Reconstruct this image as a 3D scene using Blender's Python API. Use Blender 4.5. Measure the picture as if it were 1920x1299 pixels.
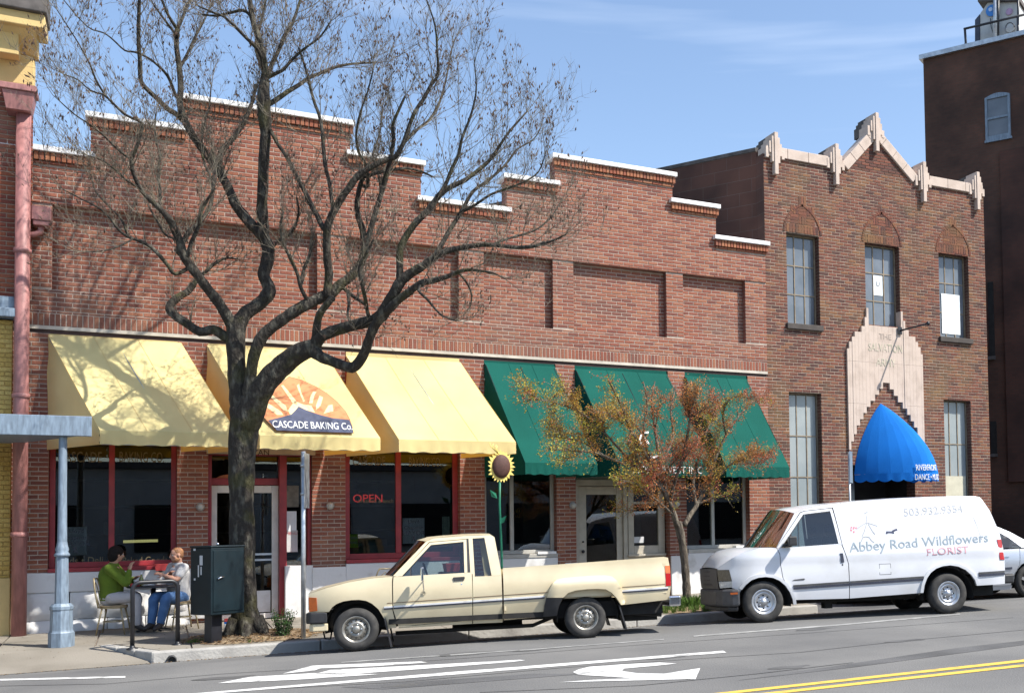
import bpy, bmesh, math, random
from math import sin, cos, pi, sqrt, radians as RAD
from mathutils import Vector, Matrix
random.seed(11)
for o in list(bpy.data.objects): bpy.data.objects.remove(o)
S = bpy.context.scene
COL = S.collection
# ------------------------------------------------------------------ camera
F, CX, CY = 2000.0, 1400.0, 904.08          # focal length and principal point in pixels of a 1920 wide frame
TH, PT, RL = RAD(29.243), RAD(2.3), RAD(-1.0)
_f = Vector((sin(TH)*cos(PT), cos(TH)*cos(PT), sin(PT)))
_r = Vector((cos(TH), -sin(TH), 0)); _u = _r.cross(_f)
CR = cos(RL)*_r + sin(RL)*_u
CU = -sin(RL)*_r + cos(RL)*_u
EYE = Vector((0, 0, 1.63))
cam = bpy.data.cameras.new('camera'); co = bpy.data.objects.new('camera', cam); COL.objects.link(co)
co.matrix_world = Matrix(((CR.x, CU.x, -_f.x, EYE.x), (CR.y, CU.y, -_f.y, EYE.y), (CR.z, CU.z, -_f.z, EYE.z), (0, 0, 0, 1)))
cam.sensor_width = 36; cam.lens = 36*F/1920
cam.shift_x = (960-CX)/1920; cam.shift_y = (CY-649.5)/1920
cam.clip_end = 2000
S.camera = co
# ------------------------------------------------------------------ sky, sun, exposure
SUN_TO = Vector((1.02, -1, 1.72)).normalized()      # towards the sun
w = bpy.data.worlds.new('World'); S.world = w; w.use_nodes = True
nt = w.node_tree; nt.nodes.clear()
out = nt.nodes.new('ShaderNodeOutputWorld'); bg = nt.nodes.new('ShaderNodeBackground')
sky = nt.nodes.new('ShaderNodeTexSky'); sky.sky_type = 'NISHITA'; sky.sun_disc = False
sky.sun_elevation = math.asin(SUN_TO.z); sky.sun_rotation = math.atan2(SUN_TO.x, SUN_TO.y)
sky.air_density = 1.0; sky.dust_density = .8; sky.ozone_density = 1.1
bg.inputs['Strength'].default_value = .15
# thin high cirrus streaks over the whole dome
tc = nt.nodes.new('ShaderNodeTexCoord'); mp = nt.nodes.new('ShaderNodeMapping')
mp.inputs['Rotation'].default_value = (.0, .10, 0); mp.inputs['Scale'].default_value = (1.2, 1.2, 16)
nz = nt.nodes.new('ShaderNodeTexNoise'); nz.inputs['Scale'].default_value = 1.1; nz.inputs['Detail'].default_value = 5
rp = nt.nodes.new('ShaderNodeValToRGB'); rp.color_ramp.elements[0].position = .56; rp.color_ramp.elements[1].position = .88
rp.color_ramp.elements[1].color = (.30, .30, .30, 1)
mx = nt.nodes.new('ShaderNodeMixRGB'); mx.inputs[2].default_value = (8.2, 8.6, 9.0, 1)
L = nt.links.new
L(tc.outputs['Generated'], mp.inputs['Vector']); L(mp.outputs['Vector'], nz.inputs['Vector']); L(nz.outputs['Fac'], rp.inputs['Fac'])
L(rp.outputs['Color'], mx.inputs[0]); L(sky.outputs['Color'], mx.inputs[1]); L(mx.outputs['Color'], bg.inputs['Color']); L(bg.outputs[0], out.inputs[0])
sl = bpy.data.lights.new('sun', 'SUN'); sl.energy = 5.0; sl.angle = RAD(.53); sl.color = (1, .95, .86)
so = bpy.data.objects.new('sun', sl); COL.objects.link(so)
so.rotation_euler = SUN_TO.to_track_quat('Z', 'Y').to_euler(); so.location = (10, -10, 20)
S.view_settings.view_transform = 'Standard'; S.view_settings.look = 'None'; S.view_settings.gamma = 1
S.view_settings.use_curve_mapping = False
S.view_settings.exposure = 0.70
S.cycles.max_bounces = 8; S.cycles.transparent_max_bounces = 16; S.cycles.use_denoising = True
S.cycles.caustics_reflective = False; S.cycles.caustics_refractive = False
# ------------------------------------------------------------------ measuring helpers
def ray(px, py): return CR*((px-CX)/F) + CU*(-(py-CY)/F) + _f
def onY(px, py, Y):
    d = ray(px, py); return EYE + d*(Y/d.y)
G = .008                                            # the street climbs slightly to the right
KERB = 17.05
def cr(Y): return 0 if Y < 15.2 else -.076*(Y-15.2)
def zroad(X, Y): return G*X + cr(min(Y, KERB))
def zwalk(X, Y): return G*X + .015 + .03*(Y-17.2)
def onroad(px, py, dz=0):
    d = ray(px, py); t = (G*0+dz-EYE.z)/(d.z-G*d.x); return EYE + d*t
YF = 20.6
K = YF/19.8
def TX(x): return x*K
def TZ(z): return 1.63+(z-1.63)*K
def fx(px, py):
    p = onY(px, py, YF); return p.x, p.z
# ------------------------------------------------------------------ objects
def link(o, parent=None):
    COL.objects.link(o)
    if parent is not None: o.parent = parent
    return o
def tag(o, label=None, cat=None, group=None, kind=None):
    if label: o['label'] = label
    if cat: o['category'] = cat
    if group: o['group'] = group
    if kind: o['kind'] = kind
    return o
def thing(name, label, cat, loc=(0, 0, 0), group=None):
    o = bpy.data.objects.new(name, None); o.empty_display_size = .2
    link(o); o.location = loc
    return tag(o, label, cat, group)
def wloc(p):
    v = Vector((0, 0, 0))
    while p is not None: v += p.location; p = p.parent
    return v
class MB:
    def __init__(s): s.v = []; s.f = []; s.sm = []
    def add(s, vs, fs, smooth=False):
        n = len(s.v); s.v += [tuple(v) for v in vs]; s.f += [tuple(i+n for i in f) for f in fs]; s.sm += [smooth]*len(fs); return s
    def box(s, x0, x1, y0, y1, z0, z1):
        vs = [(x0,y0,z0),(x1,y0,z0),(x1,y1,z0),(x0,y1,z0),(x0,y0,z1),(x1,y0,z1),(x1,y1,z1),(x0,y1,z1)]
        return s.add(vs, [(0,3,2,1),(4,5,6,7),(0,1,5,4),(1,2,6,5),(2,3,7,6),(3,0,4,7)])
    def hexa(s, b, t):          # bottom loop, top loop of 4
        return s.add(list(b)+list(t), [(0,3,2,1),(4,5,6,7),(0,1,5,4),(1,2,6,5),(2,3,7,6),(3,0,4,7)])
    def prism(s, loop, off):    # closed loop of 3D points extruded by off
        n = len(loop); a = [Vector(p) for p in loop]; b = [p+Vector(off) for p in a]
        fs = [tuple(range(n))[::-1], tuple(range(n, 2*n))]
        fs += [(i, (i+1) % n, (i+1) % n+n, i+n) for i in range(n)]
        return s.add(a+b, fs)
    def quad(s, a, b, c, d): return s.add([a, b, c, d], [(0, 1, 2, 3)])
    def grid(s, rows, smooth=True, closed=False):
        m = len(rows[0]); vs = [p for r in rows for p in r]; fs = []
        for i in range(len(rows)-1):
            for j in range(m-1 if not closed else m):
                j2 = (j+1) % m; fs.append((i*m+j, i*m+j2, (i+1)*m+j2, (i+1)*m+j))
        return s.add(vs, fs, smooth)
    def tube(s, pts, rad, n=8, caps=True, smooth=True):
        pts = [Vector(p) for p in pts]
        if not isinstance(rad, (list, tuple)): rad = [rad]*len(pts)
        rows = []; ref = None
        for i, p in enumerate(pts):
            d = (pts[min(i+1, len(pts)-1)]-pts[max(i-1, 0)])
            if d.length < 1e-9: d = Vector((0, 0, 1))
            d.normalize()
            if ref is None: ref = d.orthogonal()
            ref = ref - d*ref.dot(d)
            if ref.length < 1e-6: ref = d.orthogonal()
            ref.normalize(); b = d.cross(ref)
            rows.append([p+(ref*cos(2*pi*k/n)+b*sin(2*pi*k/n))*rad[i] for k in range(n)])
        s.grid(rows, smooth, True)
        if caps:
            k = len(s.v); m = len(rows)*n
            s.f.append(tuple(range(k-m, k-m+n))[::-1]); s.f.append(tuple(range(k-n, k))); s.sm += [False, False]
        return s
    def lathe(s, prof, c, axis='Z', n=20, smooth=True, a0=0, a1=2*pi):
        rows = []
        for r, h in prof:
            row = []
            for k in range(n):
                a = a0+(a1-a0)*k/(n if abs(a1-a0-2*pi) < 1e-6 else n-1)
                if axis == 'Z': p = (c[0]+r*cos(a), c[1]+r*sin(a), c[2]+h)
                elif axis == 'Y': p = (c[0]+r*cos(a), c[1]+h, c[2]+r*sin(a))
                else: p = (c[0]+h, c[1]+r*cos(a), c[2]+r*sin(a))
                row.append(p)
            rows.append(row)
        return s.grid(rows, smooth, abs(a1-a0-2*pi) < 1e-6)
    def ball(s, c, r, n=10, m=7, sc=(1, 1, 1)):
        rows = []
        for i in range(m+1):
            t = -pi/2+pi*i/m
            rows.append([(c[0]+r*sc[0]*cos(t)*cos(2*pi*k/n), c[1]+r*sc[1]*cos(t)*sin(2*pi*k/n), c[2]+r*sc[2]*sin(t)) for k in range(n)])
        return s.grid(rows, True, True)
    def build(s, name, mat, parent=None, local=False, bevel=0, smooth=None):
        off = Vector((0, 0, 0)) if local or parent is None else wloc(parent)
        me = bpy.data.meshes.new(name)
        me.from_pydata([(v[0]-off.x, v[1]-off.y, v[2]-off.z) for v in s.v], [], s.f)
        me.polygons.foreach_set('use_smooth', s.sm if smooth is None else [smooth]*len(s.f))
        if mat: me.materials.append(mat)
        me.update()
        o = bpy.data.objects.new(name, me); link(o, parent)
        if bevel:
            b = o.modifiers.new('edge', 'BEVEL'); b.width = bevel; b.segments = 2; b.limit_method = 'ANGLE'; b.angle_limit = RAD(35)
            b.harden_normals = False
        return o
def top(name, mb, mat, label, cat, loc=None, group=None, kind=None, bevel=0):
    o = mb.build(name, mat, None, bevel=bevel)
    if loc is not None:
        o.location = loc; l = Vector(loc)
        for v in o.data.vertices: v.co -= l
    return tag(o, label, cat, group, kind)
def text(body, size, mat, name, M, parent, ext=.002, align='CENTER', sx=1.0, bend=None, fit=None):
    cu = bpy.data.curves.new(name, 'FONT'); cu.body = body; cu.size = size; cu.align_x = align; cu.extrude = ext; cu.resolution_u = 3
    t = bpy.data.objects.new(name, cu); COL.objects.link(t)
    me = bpy.data.meshes.new_from_object(t.evaluated_get(bpy.context.evaluated_depsgraph_get()))
    bpy.data.objects.remove(t)
    off = wloc(parent) if parent is not None and not M[1] else Vector((0, 0, 0))
    if fit: sx = fit/max(1e-4, max(v.co.x for v in me.vertices)-min(v.co.x for v in me.vertices))
    for v in me.vertices:
        c = v.co.copy(); c.x *= sx
        v.co = bend(c) if bend else M[0] @ c
        v.co -= off
    me.materials.clear(); me.materials.append(mat); me.name = name
    return link(bpy.data.objects.new(name, me), parent)
def frame(o, x, y, z=None):
    x = Vector(x).normalized(); y = Vector(y); y = (y-x*y.dot(x)).normalized(); z = x.cross(y)
    return Matrix(((x.x, y.x, z.x, o[0]), (x.y, y.y, z.y, o[1]), (x.z, y.z, z.z, o[2]), (0, 0, 0, 1)))
def copy_tree(o, parent=None):
    c = o.copy(); COL.objects.link(c)
    if parent is not None: c.parent = parent; c.matrix_parent_inverse = o.matrix_parent_inverse
    for ch in list(o.children): copy_tree(ch, c)
    return c
# ------------------------------------------------------------------ materials
MT = {}
def mat(name, col, rough=.6, var=.12, scale=6., bump=0., bscale=90., metal=0., spec=.5, col2=None, thr=(.35, .7), coat=0., detail=4, rnd=0., stretch=None):
    m = bpy.data.materials.new(name); m.use_nodes = True; MT[name] = m
    t = m.node_tree; b = t.nodes['Principled BSDF']
    b.inputs['Roughness'].default_value = rough; b.inputs['Metallic'].default_value = metal
    b.inputs['Specular IOR Level'].default_value = spec; b.inputs['Coat Weight'].default_value = coat; b.inputs['Coat Roughness'].default_value = .06
    g = t.nodes.new('ShaderNodeNewGeometry'); n = t.nodes.new('ShaderNodeTexNoise'); n.inputs['Scale'].default_value = scale; n.inputs['Detail'].default_value = detail
    src = g.outputs['Position']
    if stretch:
        mpn = t.nodes.new('ShaderNodeMapping'); mpn.inputs['Scale'].default_value = stretch; t.links.new(src, mpn.inputs['Vector']); src = mpn.outputs['Vector']
    t.links.new(src, n.inputs['Vector'])
    r = t.nodes.new('ShaderNodeValToRGB'); e = r.color_ramp.elements; e[0].position, e[1].position = thr
    c2 = col2 or tuple(min(1, c*(1+var)) for c in col); c1 = col if col2 else tuple(c*(1-var) for c in col)
    e[0].color = (*c1, 1); e[1].color = (*c2, 1)
    t.links.new(n.outputs['Fac'], r.inputs['Fac']); outc = r.outputs['Color']
    if rnd:
        oi = t.nodes.new('ShaderNodeObjectInfo'); ad = t.nodes.new('ShaderNodeMath'); ad.operation = 'ADD'; fr = t.nodes.new('ShaderNodeMath'); fr.operation = 'FRACT'
        t.links.new(g.outputs['Random Per Island'], ad.inputs[0]); t.links.new(oi.outputs['Random'], ad.inputs[1]); t.links.new(ad.outputs[0], fr.inputs[0])
        hs = t.nodes.new('ShaderNodeHueSaturation'); mr = t.nodes.new('ShaderNodeMapRange'); mr.inputs['To Min'].default_value = 1-rnd; mr.inputs['To Max'].default_value = 1+rnd
        t.links.new(fr.outputs[0], mr.inputs['Value']); t.links.new(mr.outputs[0], hs.inputs['Value']); t.links.new(outc, hs.inputs['Color']); outc = hs.outputs['Color']
    t.links.new(outc, b.inputs['Base Color'])
    if bump:
        n2 = t.nodes.new('ShaderNodeTexNoise'); n2.inputs['Scale'].default_value = bscale; n2.inputs['Detail'].default_value = 5; t.links.new(src, n2.inputs['Vector'])
        bp = t.nodes.new('ShaderNodeBump'); bp.inputs['Strength'].default_value = bump; bp.inputs['Distance'].default_value = .05 if name.startswith('bark') else .02
        t.links.new(n2.outputs['Fac'], bp.inputs['Height']); t.links.new(bp.outputs[0], b.inputs['Normal'])
    return m
def glass(name, tint=(.7, .78, .8), refl=1.0, clear=.75, rough=.0, ior=1.8):
    m = bpy.data.materials.new(name); m.use_nodes = True; t = m.node_tree; t.nodes.clear()
    o = t.nodes.new('ShaderNodeOutputMaterial'); tr = t.nodes.new('ShaderNodeBsdfTransparent'); tr.inputs[0].default_value = tuple(c*clear for c in tint)+(1,)
    gl = t.nodes.new('ShaderNodeBsdfGlossy'); gl.inputs['Roughness'].default_value = rough; gl.inputs[0].default_value = (refl, refl, refl, 1)
    fr = t.nodes.new('ShaderNodeFresnel'); fr.inputs[0].default_value = ior; mxs = t.nodes.new('ShaderNodeMixShader')
    t.links.new(fr.outputs[0], mxs.inputs[0]); t.links.new(tr.outputs[0], mxs.inputs[1]); t.links.new(gl.outputs[0], mxs.inputs[2]); t.links.new(mxs.outputs[0], o.inputs[0])
    MT[name] = m; return m
def fabric(name, col, trans, tcol, var=.11):
    m = mat(name, col, .85, var, 1.1, bump=.25, bscale=300, spec=.15)
    t = m.node_tree; b = t.nodes['Principled BSDF']; o = [n for n in t.nodes if n.type == 'OUTPUT_MATERIAL'][0]
    tl = t.nodes.new('ShaderNodeBsdfTranslucent'); tl.inputs[0].default_value = (*tcol, 1)
    mxs = t.nodes.new('ShaderNodeMixShader'); mxs.inputs[0].default_value = trans
    t.links.new(b.outputs[0], mxs.inputs[1]); t.links.new(tl.outputs[0], mxs.inputs[2]); t.links.new(mxs.outputs[0], o.inputs[0])
    return m
def emis(name, col, s):
    m = bpy.data.materials.new(name); m.use_nodes = True; b = m.node_tree.nodes['Principled BSDF']
    b.inputs['Base Color'].default_value = (*col, 1); b.inputs['Emission Color'].default_value = (*col, 1); b.inputs['Emission Strength'].default_value = s
    MT[name] = m; return m
def brickmat(name, cols, rough=.85, dirt=(.5, .5, .45), dirtamt=.25, dscale=.7):
    m = bpy.data.materials.new(name); m.use_nodes = True; t = m.node_tree; b = t.nodes['Principled BSDF']; b.inputs['Roughness'].default_value = rough; b.inputs['Specular IOR Level'].default_value = .25
    g = t.nodes.new('ShaderNodeNewGeometry'); oi = t.nodes.new('ShaderNodeObjectInfo')
    ad = t.nodes.new('ShaderNodeMath'); ad.operation = 'ADD'; fr = t.nodes.new('ShaderNodeMath'); fr.operation = 'FRACT'
    t.links.new(g.outputs['Random Per Island'], ad.inputs[0]); t.links.new(oi.outputs['Random'], ad.inputs[1]); t.links.new(ad.outputs[0], fr.inputs[0])
    r = t.nodes.new('ShaderNodeValToRGB'); r.color_ramp.interpolation = 'CONSTANT'
    while len(r.color_ramp.elements) < len(cols): r.color_ramp.elements.new(.5)
    for i, c in enumerate(cols): r.color_ramp.elements[i].position = i/len(cols); r.color_ramp.elements[i].color = (*c, 1)
    t.links.new(fr.outputs[0], r.inputs['Fac'])
    n = t.nodes.new('ShaderNodeTexNoise'); n.inputs['Scale'].default_value = 45; n.inputs['Detail'].default_value = 4; t.links.new(g.outputs['Position'], n.inputs['Vector'])
    n2 = t.nodes.new('ShaderNodeTexNoise'); n2.inputs['Scale'].default_value = dscale; n2.inputs['Detail'].default_value = 5; t.links.new(g.outputs['Position'], n2.inputs['Vector'])
    m1 = t.nodes.new('ShaderNodeMixRGB'); m1.blend_type = 'MULTIPLY'; m1.inputs[0].default_value = .6
    r1 = t.nodes.new('ShaderNodeValToRGB'); r1.color_ramp.elements[0].position = .3; r1.color_ramp.elements[0].color = (.55, .55, .55, 1); r1.color_ramp.elements[1].position = .65
    t.links.new(n.outputs['Fac'], r1.inputs['Fac']); t.links.new(r.outputs['Color'], m1.inputs[1]); t.links.new(r1.outputs['Color'], m1.inputs[2])
    m2 = t.nodes.new('ShaderNodeMixRGB'); m2.inputs[2].default_value = (*dirt, 1)
    r2 = t.nodes.new('ShaderNodeValToRGB'); r2.color_ramp.elements[0].position = .52; r2.color_ramp.elements[1].position = .75; r2.color_ramp.elements[1].color = (dirtamt,)*3+(1,)
    t.links.new(n2.outputs['Fac'], r2.inputs['Fac']); t.links.new(r2.outputs['Color'], m2.inputs[0]); t.links.new(m1.outputs['Color'], m2.inputs[1])
    t.links.new(m2.outputs['Color'], b.inputs['Base Color'])
    bp = t.nodes.new('ShaderNodeBump'); bp.inputs['Strength'].default_value = .5; bp.inputs['Distance'].default_value = .01; t.links.new(n.outputs['Fac'], bp.inputs['Height']); t.links.new(bp.outputs[0], b.inputs['Normal'])
    MT[name] = m; return m

brick_red = brickmat('brick_red', [(0.274,0.097,0.062),(0.310,0.119,0.075),(0.243,0.084,0.057),(0.292,0.107,0.069),(0.261,0.093,0.064),(0.328,0.133,0.083),(0.200,0.075,0.056),(0.288,0.105,0.063),(0.332,0.139,0.083),(0.239,0.085,0.059)], dirt=(.17,.11,.085), dirtamt=.6)
brick_corbel = brickmat('brick_corbel', [(.36,.14,.075),(.33,.12,.07),(.38,.16,.085),(.30,.10,.06)], dirt=(.15,.1,.08), dirtamt=.5, dscale=2)
brick_brown = brickmat('brick_brown', [(0.165,0.065,0.046),(0.125,0.054,0.042),(0.205,0.077,0.052),(0.095,0.047,0.040),(0.160,0.060,0.042),(0.215,0.095,0.053),(0.130,0.056,0.045),(0.185,0.069,0.046)], dirt=(.20,.13,.055), dirtamt=.55, dscale=1.1)
brick_yellow = brickmat('brick_yellow', [(.58,.40,.12),(.62,.44,.14),(.54,.36,.10),(.60,.42,.13)], dirt=(.3,.2,.08), dirtamt=.4)
brick_dark = brickmat('brick_dark', [(.11,.05,.035),(.09,.042,.032),(.13,.055,.035)], dirt=(.06,.05,.04), dirtamt=.5)
mortar = mat('mortar', (.40,.325,.27), .95, .15, 9, bump=.3)
mortar_brown = mat('mortar_brown', (.37,.29,.225), .95, .2, 5, bump=.3)
mortar_yellow = mat('mortar_yellow', (.42,.28,.09), .95, .15, 9)
asphalt = mat('asphalt', (.108,.108,.109), .92, .2, .55, bump=.55, bscale=55, col2=(.165,.163,.158), thr=(.3,.72), detail=9)
asphalt_patch = mat('asphalt_patch', (.09,.09,.092), .92, .25, 1.3, bump=.5, bscale=60)
concrete = mat('concrete', (.235,.213,.18), .9, .2, 1.1, bump=.35, bscale=40, col2=(.155,.138,.112), thr=(.4,.75), detail=8)
kerbmat = mat('kerb_concrete', (.36,.35,.33), .9, .2, 2.2, bump=.5, bscale=25, col2=(.22,.21,.20), thr=(.45,.75), detail=8)
whitepaint = mat('white_paint', (.64,.635,.63), .7, .08, 3, col2=(.44,.42,.39), thr=(.58,.8), bump=.15, bscale=20)
road_worn = mat('road_worn', (.22,.22,.215), .85, .2, 5, col2=(.36,.36,.35), thr=(.45,.7), detail=9)
road_white = mat('road_white', (.60,.60,.59), .8, .2, 4.5, col2=(.24,.24,.235), thr=(.52,.72), detail=12)
road_yellow = mat('road_yellow', (.62,.41,.07), .8, .2, 5, col2=(.26,.21,.09), thr=(.54,.74), detail=12)
capwhite = mat('cap_white', (.78,.78,.78), .45, .05, 5, col2=(.50,.48,.45), thr=(.56,.76))
stripmat = mat('strip_pale', (.50,.45,.38), .7, .15, 4)
red_wood = mat('red_wood', (.27,.022,.028), .45, .2, 5)
grey_frame = mat('grey_frame', (.40,.385,.35), .5, .1, 5)
beige_frame = mat('beige_frame', (.42,.38,.31), .55, .12, 5)
white_frame = mat('white_frame', (.66,.64,.6), .5, .1, 5)
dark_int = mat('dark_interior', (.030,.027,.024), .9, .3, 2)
dark_wood = mat('dark_wood', (.05,.025,.02), .7, .3, 4)
shopglass = glass('shop_glass', (.55,.6,.6), .9, .8)
carglass = glass('car_glass', (.62,.72,.74), 1, .8)
screenglass = glass('windscreen_glass', (.5,.6,.6), .6, .13, 0, 1.3)
frosted = mat('frosted_pane', (.24,.275,.285), .25, .25, 1.4, spec=.5, col2=(.34,.37,.37), thr=(.3,.75))
upglass = mat('upper_pane', (.09,.11,.13), .08, .3, 1.4, spec=.6, col2=(.19,.21,.24), thr=(.3,.75))
awn_yellow = fabric('awning_yellow', (.87,.75,.365), .34, (.92,.43,.025))
awn_green = fabric('awning_green', (.007,.095,.075), .16, (.01,.10,.07))
awn_blue = fabric('awning_blue', (.012,.19,.66), .2, (.01,.1,.42))
steel_blue = mat('steel_blue_paint', (.18,.235,.30), .5, .25, 5, bump=.1, stretch=(6,6,1.2), spec=.5)
pink_paint = mat('pink_paint', (.33,.145,.135), .55, .2, 4, stretch=(5,5,1), bump=.1)
yellow_stucco = mat('yellow_stucco', (.62,.45,.19), .8, .12, 2.5, bump=.15)
bark = mat('bark', (.028,.023,.018), .95, .4, 12, bump=1.0, bscale=26, col2=(.15,.14,.11), thr=(.50,.78), stretch=(1,1,.45), detail=8)
def mossify(m, amt):
    t = m.node_tree; b = t.nodes['Principled BSDF']; lk = b.inputs['Base Color'].links[0].from_socket
    g = t.nodes.new('ShaderNodeNewGeometry'); n = t.nodes.new('ShaderNodeTexNoise'); n.inputs['Scale'].default_value = 2.6; n.inputs['Detail'].default_value = 6
    t.links.new(g.outputs['Position'], n.inputs['Vector'])
    r = t.nodes.new('ShaderNodeValToRGB'); r.color_ramp.elements[0].position = .54; r.color_ramp.elements[1].position = .66; r.color_ramp.elements[1].color = (amt,)*3+(1,)
    mm = t.nodes.new('ShaderNodeMixRGB'); mm.inputs[2].default_value = (.060,.058,.012,1)
    t.links.new(n.outputs['Fac'], r.inputs['Fac']); t.links.new(r.outputs['Color'], mm.inputs[0]); t.links.new(lk, mm.inputs[1]); t.links.new(mm.outputs['Color'], b.inputs['Base Color'])
mossify(bark, .5)
twigmat = mat('twig_bark', (.12,.10,.075), .9, .3, 5, col2=(.27,.235,.175), thr=(.4,.7))
budmat = mat('seed_brown', (.085,.05,.035), .9, .3, 8)
bark2 = mat('bark_small', (.075,.06,.045), .95, .4, 14, bump=.9, bscale=35, col2=(.19,.16,.12), thr=(.45,.7), stretch=(1,1,.3))
def leafmat(name, cols):
    m = mat(name, cols[0], .6, .2, 1.6, col2=cols[1], thr=(.42, .58), rnd=.45)
    t = m.node_tree; b = t.nodes['Principled BSDF']; o = [n for n in t.nodes if n.type == 'OUTPUT_MATERIAL'][0]; tl = t.nodes.new('ShaderNodeBsdfTranslucent'); mxs = t.nodes.new('ShaderNodeMixShader'); mxs.inputs[0].default_value = .4
    t.links.new(b.inputs['Base Color'].links[0].from_socket, tl.inputs[0]); t.links.new(b.outputs[0], mxs.inputs[1]); t.links.new(tl.outputs[0], mxs.inputs[2]); t.links.new(mxs.outputs[0], o.inputs[0]); return m
leaf_mix = leafmat('leaf_russet', ((.40,.11,.05),(.44,.19,.055)))
leaf_yel = leafmat('leaf_yellow', ((.40,.36,.045),(.44,.25,.04)))
leaf_green = leafmat('leaf_green', ((.035,.10,.02),(.07,.14,.03)))
grassmat = leafmat('grass_green', ((.09,.17,.03),(.15,.21,.05)))
soilmat = mat('soil', (.17,.115,.07), .95, .3, 8, bump=1, bscale=25, col2=(.27,.20,.12), thr=(.35,.65))
cream = mat('cream_paint', (.66,.57,.385), .4, .04, 2.0, coat=.45, spec=.5, col2=(.54,.455,.30), thr=(.42,.8), detail=8)
vanwhite = mat('van_white', (.66,.67,.70), .32, .02, 2.2, coat=.7, col2=(.58,.585,.59), thr=(.45,.75), detail=8)
silver = mat('silver_paint', (.48,.50,.54), .3, .03, 2, metal=.55, coat=.6)
rubber = mat('rubber', (.028,.027,.026), .8, .25, 12, col2=(.055,.052,.048), thr=(.45,.75))
blackp = mat('black_plastic', (.025,.025,.027), .55, .2, 12)
greyp = mat('grey_plastic', (.075,.075,.078), .6, .15, 10)
under = mat('underbody', (.018,.017,.016), .9, .3, 8)
chrome = mat('chrome', (.75,.76,.78), .14, .05, 10, metal=1)
steelrim = mat('steel_rim', (.36,.34,.30), .42, .25, 18, metal=.8)
vanrim = mat('van_rim', (.50,.51,.53), .35, .15, 14, metal=.8)
amber = mat('amber_lens', (.62,.13,.015), .2, .1, 20, coat=.8)
redlens = mat('red_lens', (.42,.012,.015), .2, .1, 20, coat=.8)
clearlens = mat('clear_lens', (.5,.5,.47), .15, .15, 30, coat=.8)
seatmat = mat('seat_cloth', (.10,.10,.11), .9, .2, 9)
bluetrim = mat('dark_blue_trim', (.045,.05,.075), .45, .1, 8)
black_metal = mat('black_metal', (.016,.017,.022), .4, .2, 8)
box_green = mat('box_green', (.003,.012,.017), .5, .2, 4, spec=.35)
galv = mat('galvanised', (.50,.53,.56), .42, .2, 7, metal=.7)
# ================================================================== ground
XK = onY(1535, 1155, KERB).x                       # right end of the kerb
def sheet(name, xs, ys, zf, m, kind='structure', label=None):
    mb = MB(); mb.grid([[(x, y, zf(x, y)) for x in xs] for y in ys], False)
    return tag(mb.build(name, m), label, None, None, kind)
xs = [-90, -60, -40, -25, -15, -10, -6, -3, 0, 3, 6, 9, 12, 16, 20, 26, 34, 45, 60, 90]
sheet('ground', [-400, 0, 400], [-400, 0, 400], lambda x, y: -1.6, concrete)
road = sheet('road', xs, [-40, -20, -8, 0, 6, 9, 12, 14, 15.2, 15.7, 16.2, 16.6, KERB+.02], zroad, asphalt)
def drv(x, y):
    t = (y-KERB)/(YF-KERB); return G*x-.14-.05*sin(pi*min(1, t*1.2))+.10*max(0, t-.45)
sheet('driveway', [XK, 12.5, 14, 16, 18.5, 21, 24, 30], [KERB, 17.5, 18, 18.5, 19, 19.6, 20.2, 20.9, 26], lambda x, y: drv(x, min(y, YF)), asphalt_patch)
XR = onY(285, 1243, KERB).x; XR2 = onY(186, 1224, 18.3).x
walk = sheet('sidewalk', [-16, XR2, XK], [18.34, YF+.4], lambda x, y: zwalk(x, y)-.03, mortar)
wk2 = sheet('slab_bed', [XR+.13, 5, XK], [17.19, 18.34], lambda x, y: zwalk(x, y)-.03, mortar); wk2.parent = walk
# sidewalk slabs, each one laid by itself
x = XR2-.05; 
cols = []
while x < XK-.2: cols.append((x, min(x+1.22, XK))); x += 1.22
rowsY = [(17.21, 18.33), (18.33, 19.45), (19.45, YF-.01)]
def slab(x0, x1, y0, y1, par):
    mb = MB(); g = .011; j = random.uniform(-.004, .004)
    P = [(x0+g, y0+g), (x1-g, y0+g), (x1-g, y1-g), (x0+g, y1-g)]
    mb.hexa([(a, b, zwalk(a, b)-.1) for a, b in P], [(a, b, zwalk(a, b)+j) for a, b in P])
    return mb.build('slab', concrete, par)
for (x0, x1) in cols:
    for (y0, y1) in rowsY:
        if y0 < 17.3:
            slab(max(x0, XR+.1), x1, y0, y1, walk) if x1 > XR+.3 else None
        else: slab(x0, x1, y0, y1, walk)
x = XR2-.05
while x > -12:
    for (y0, y1) in rowsY[1:]: slab(x-1.22, x, y0, y1, walk)
    x -= 1.22
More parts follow.
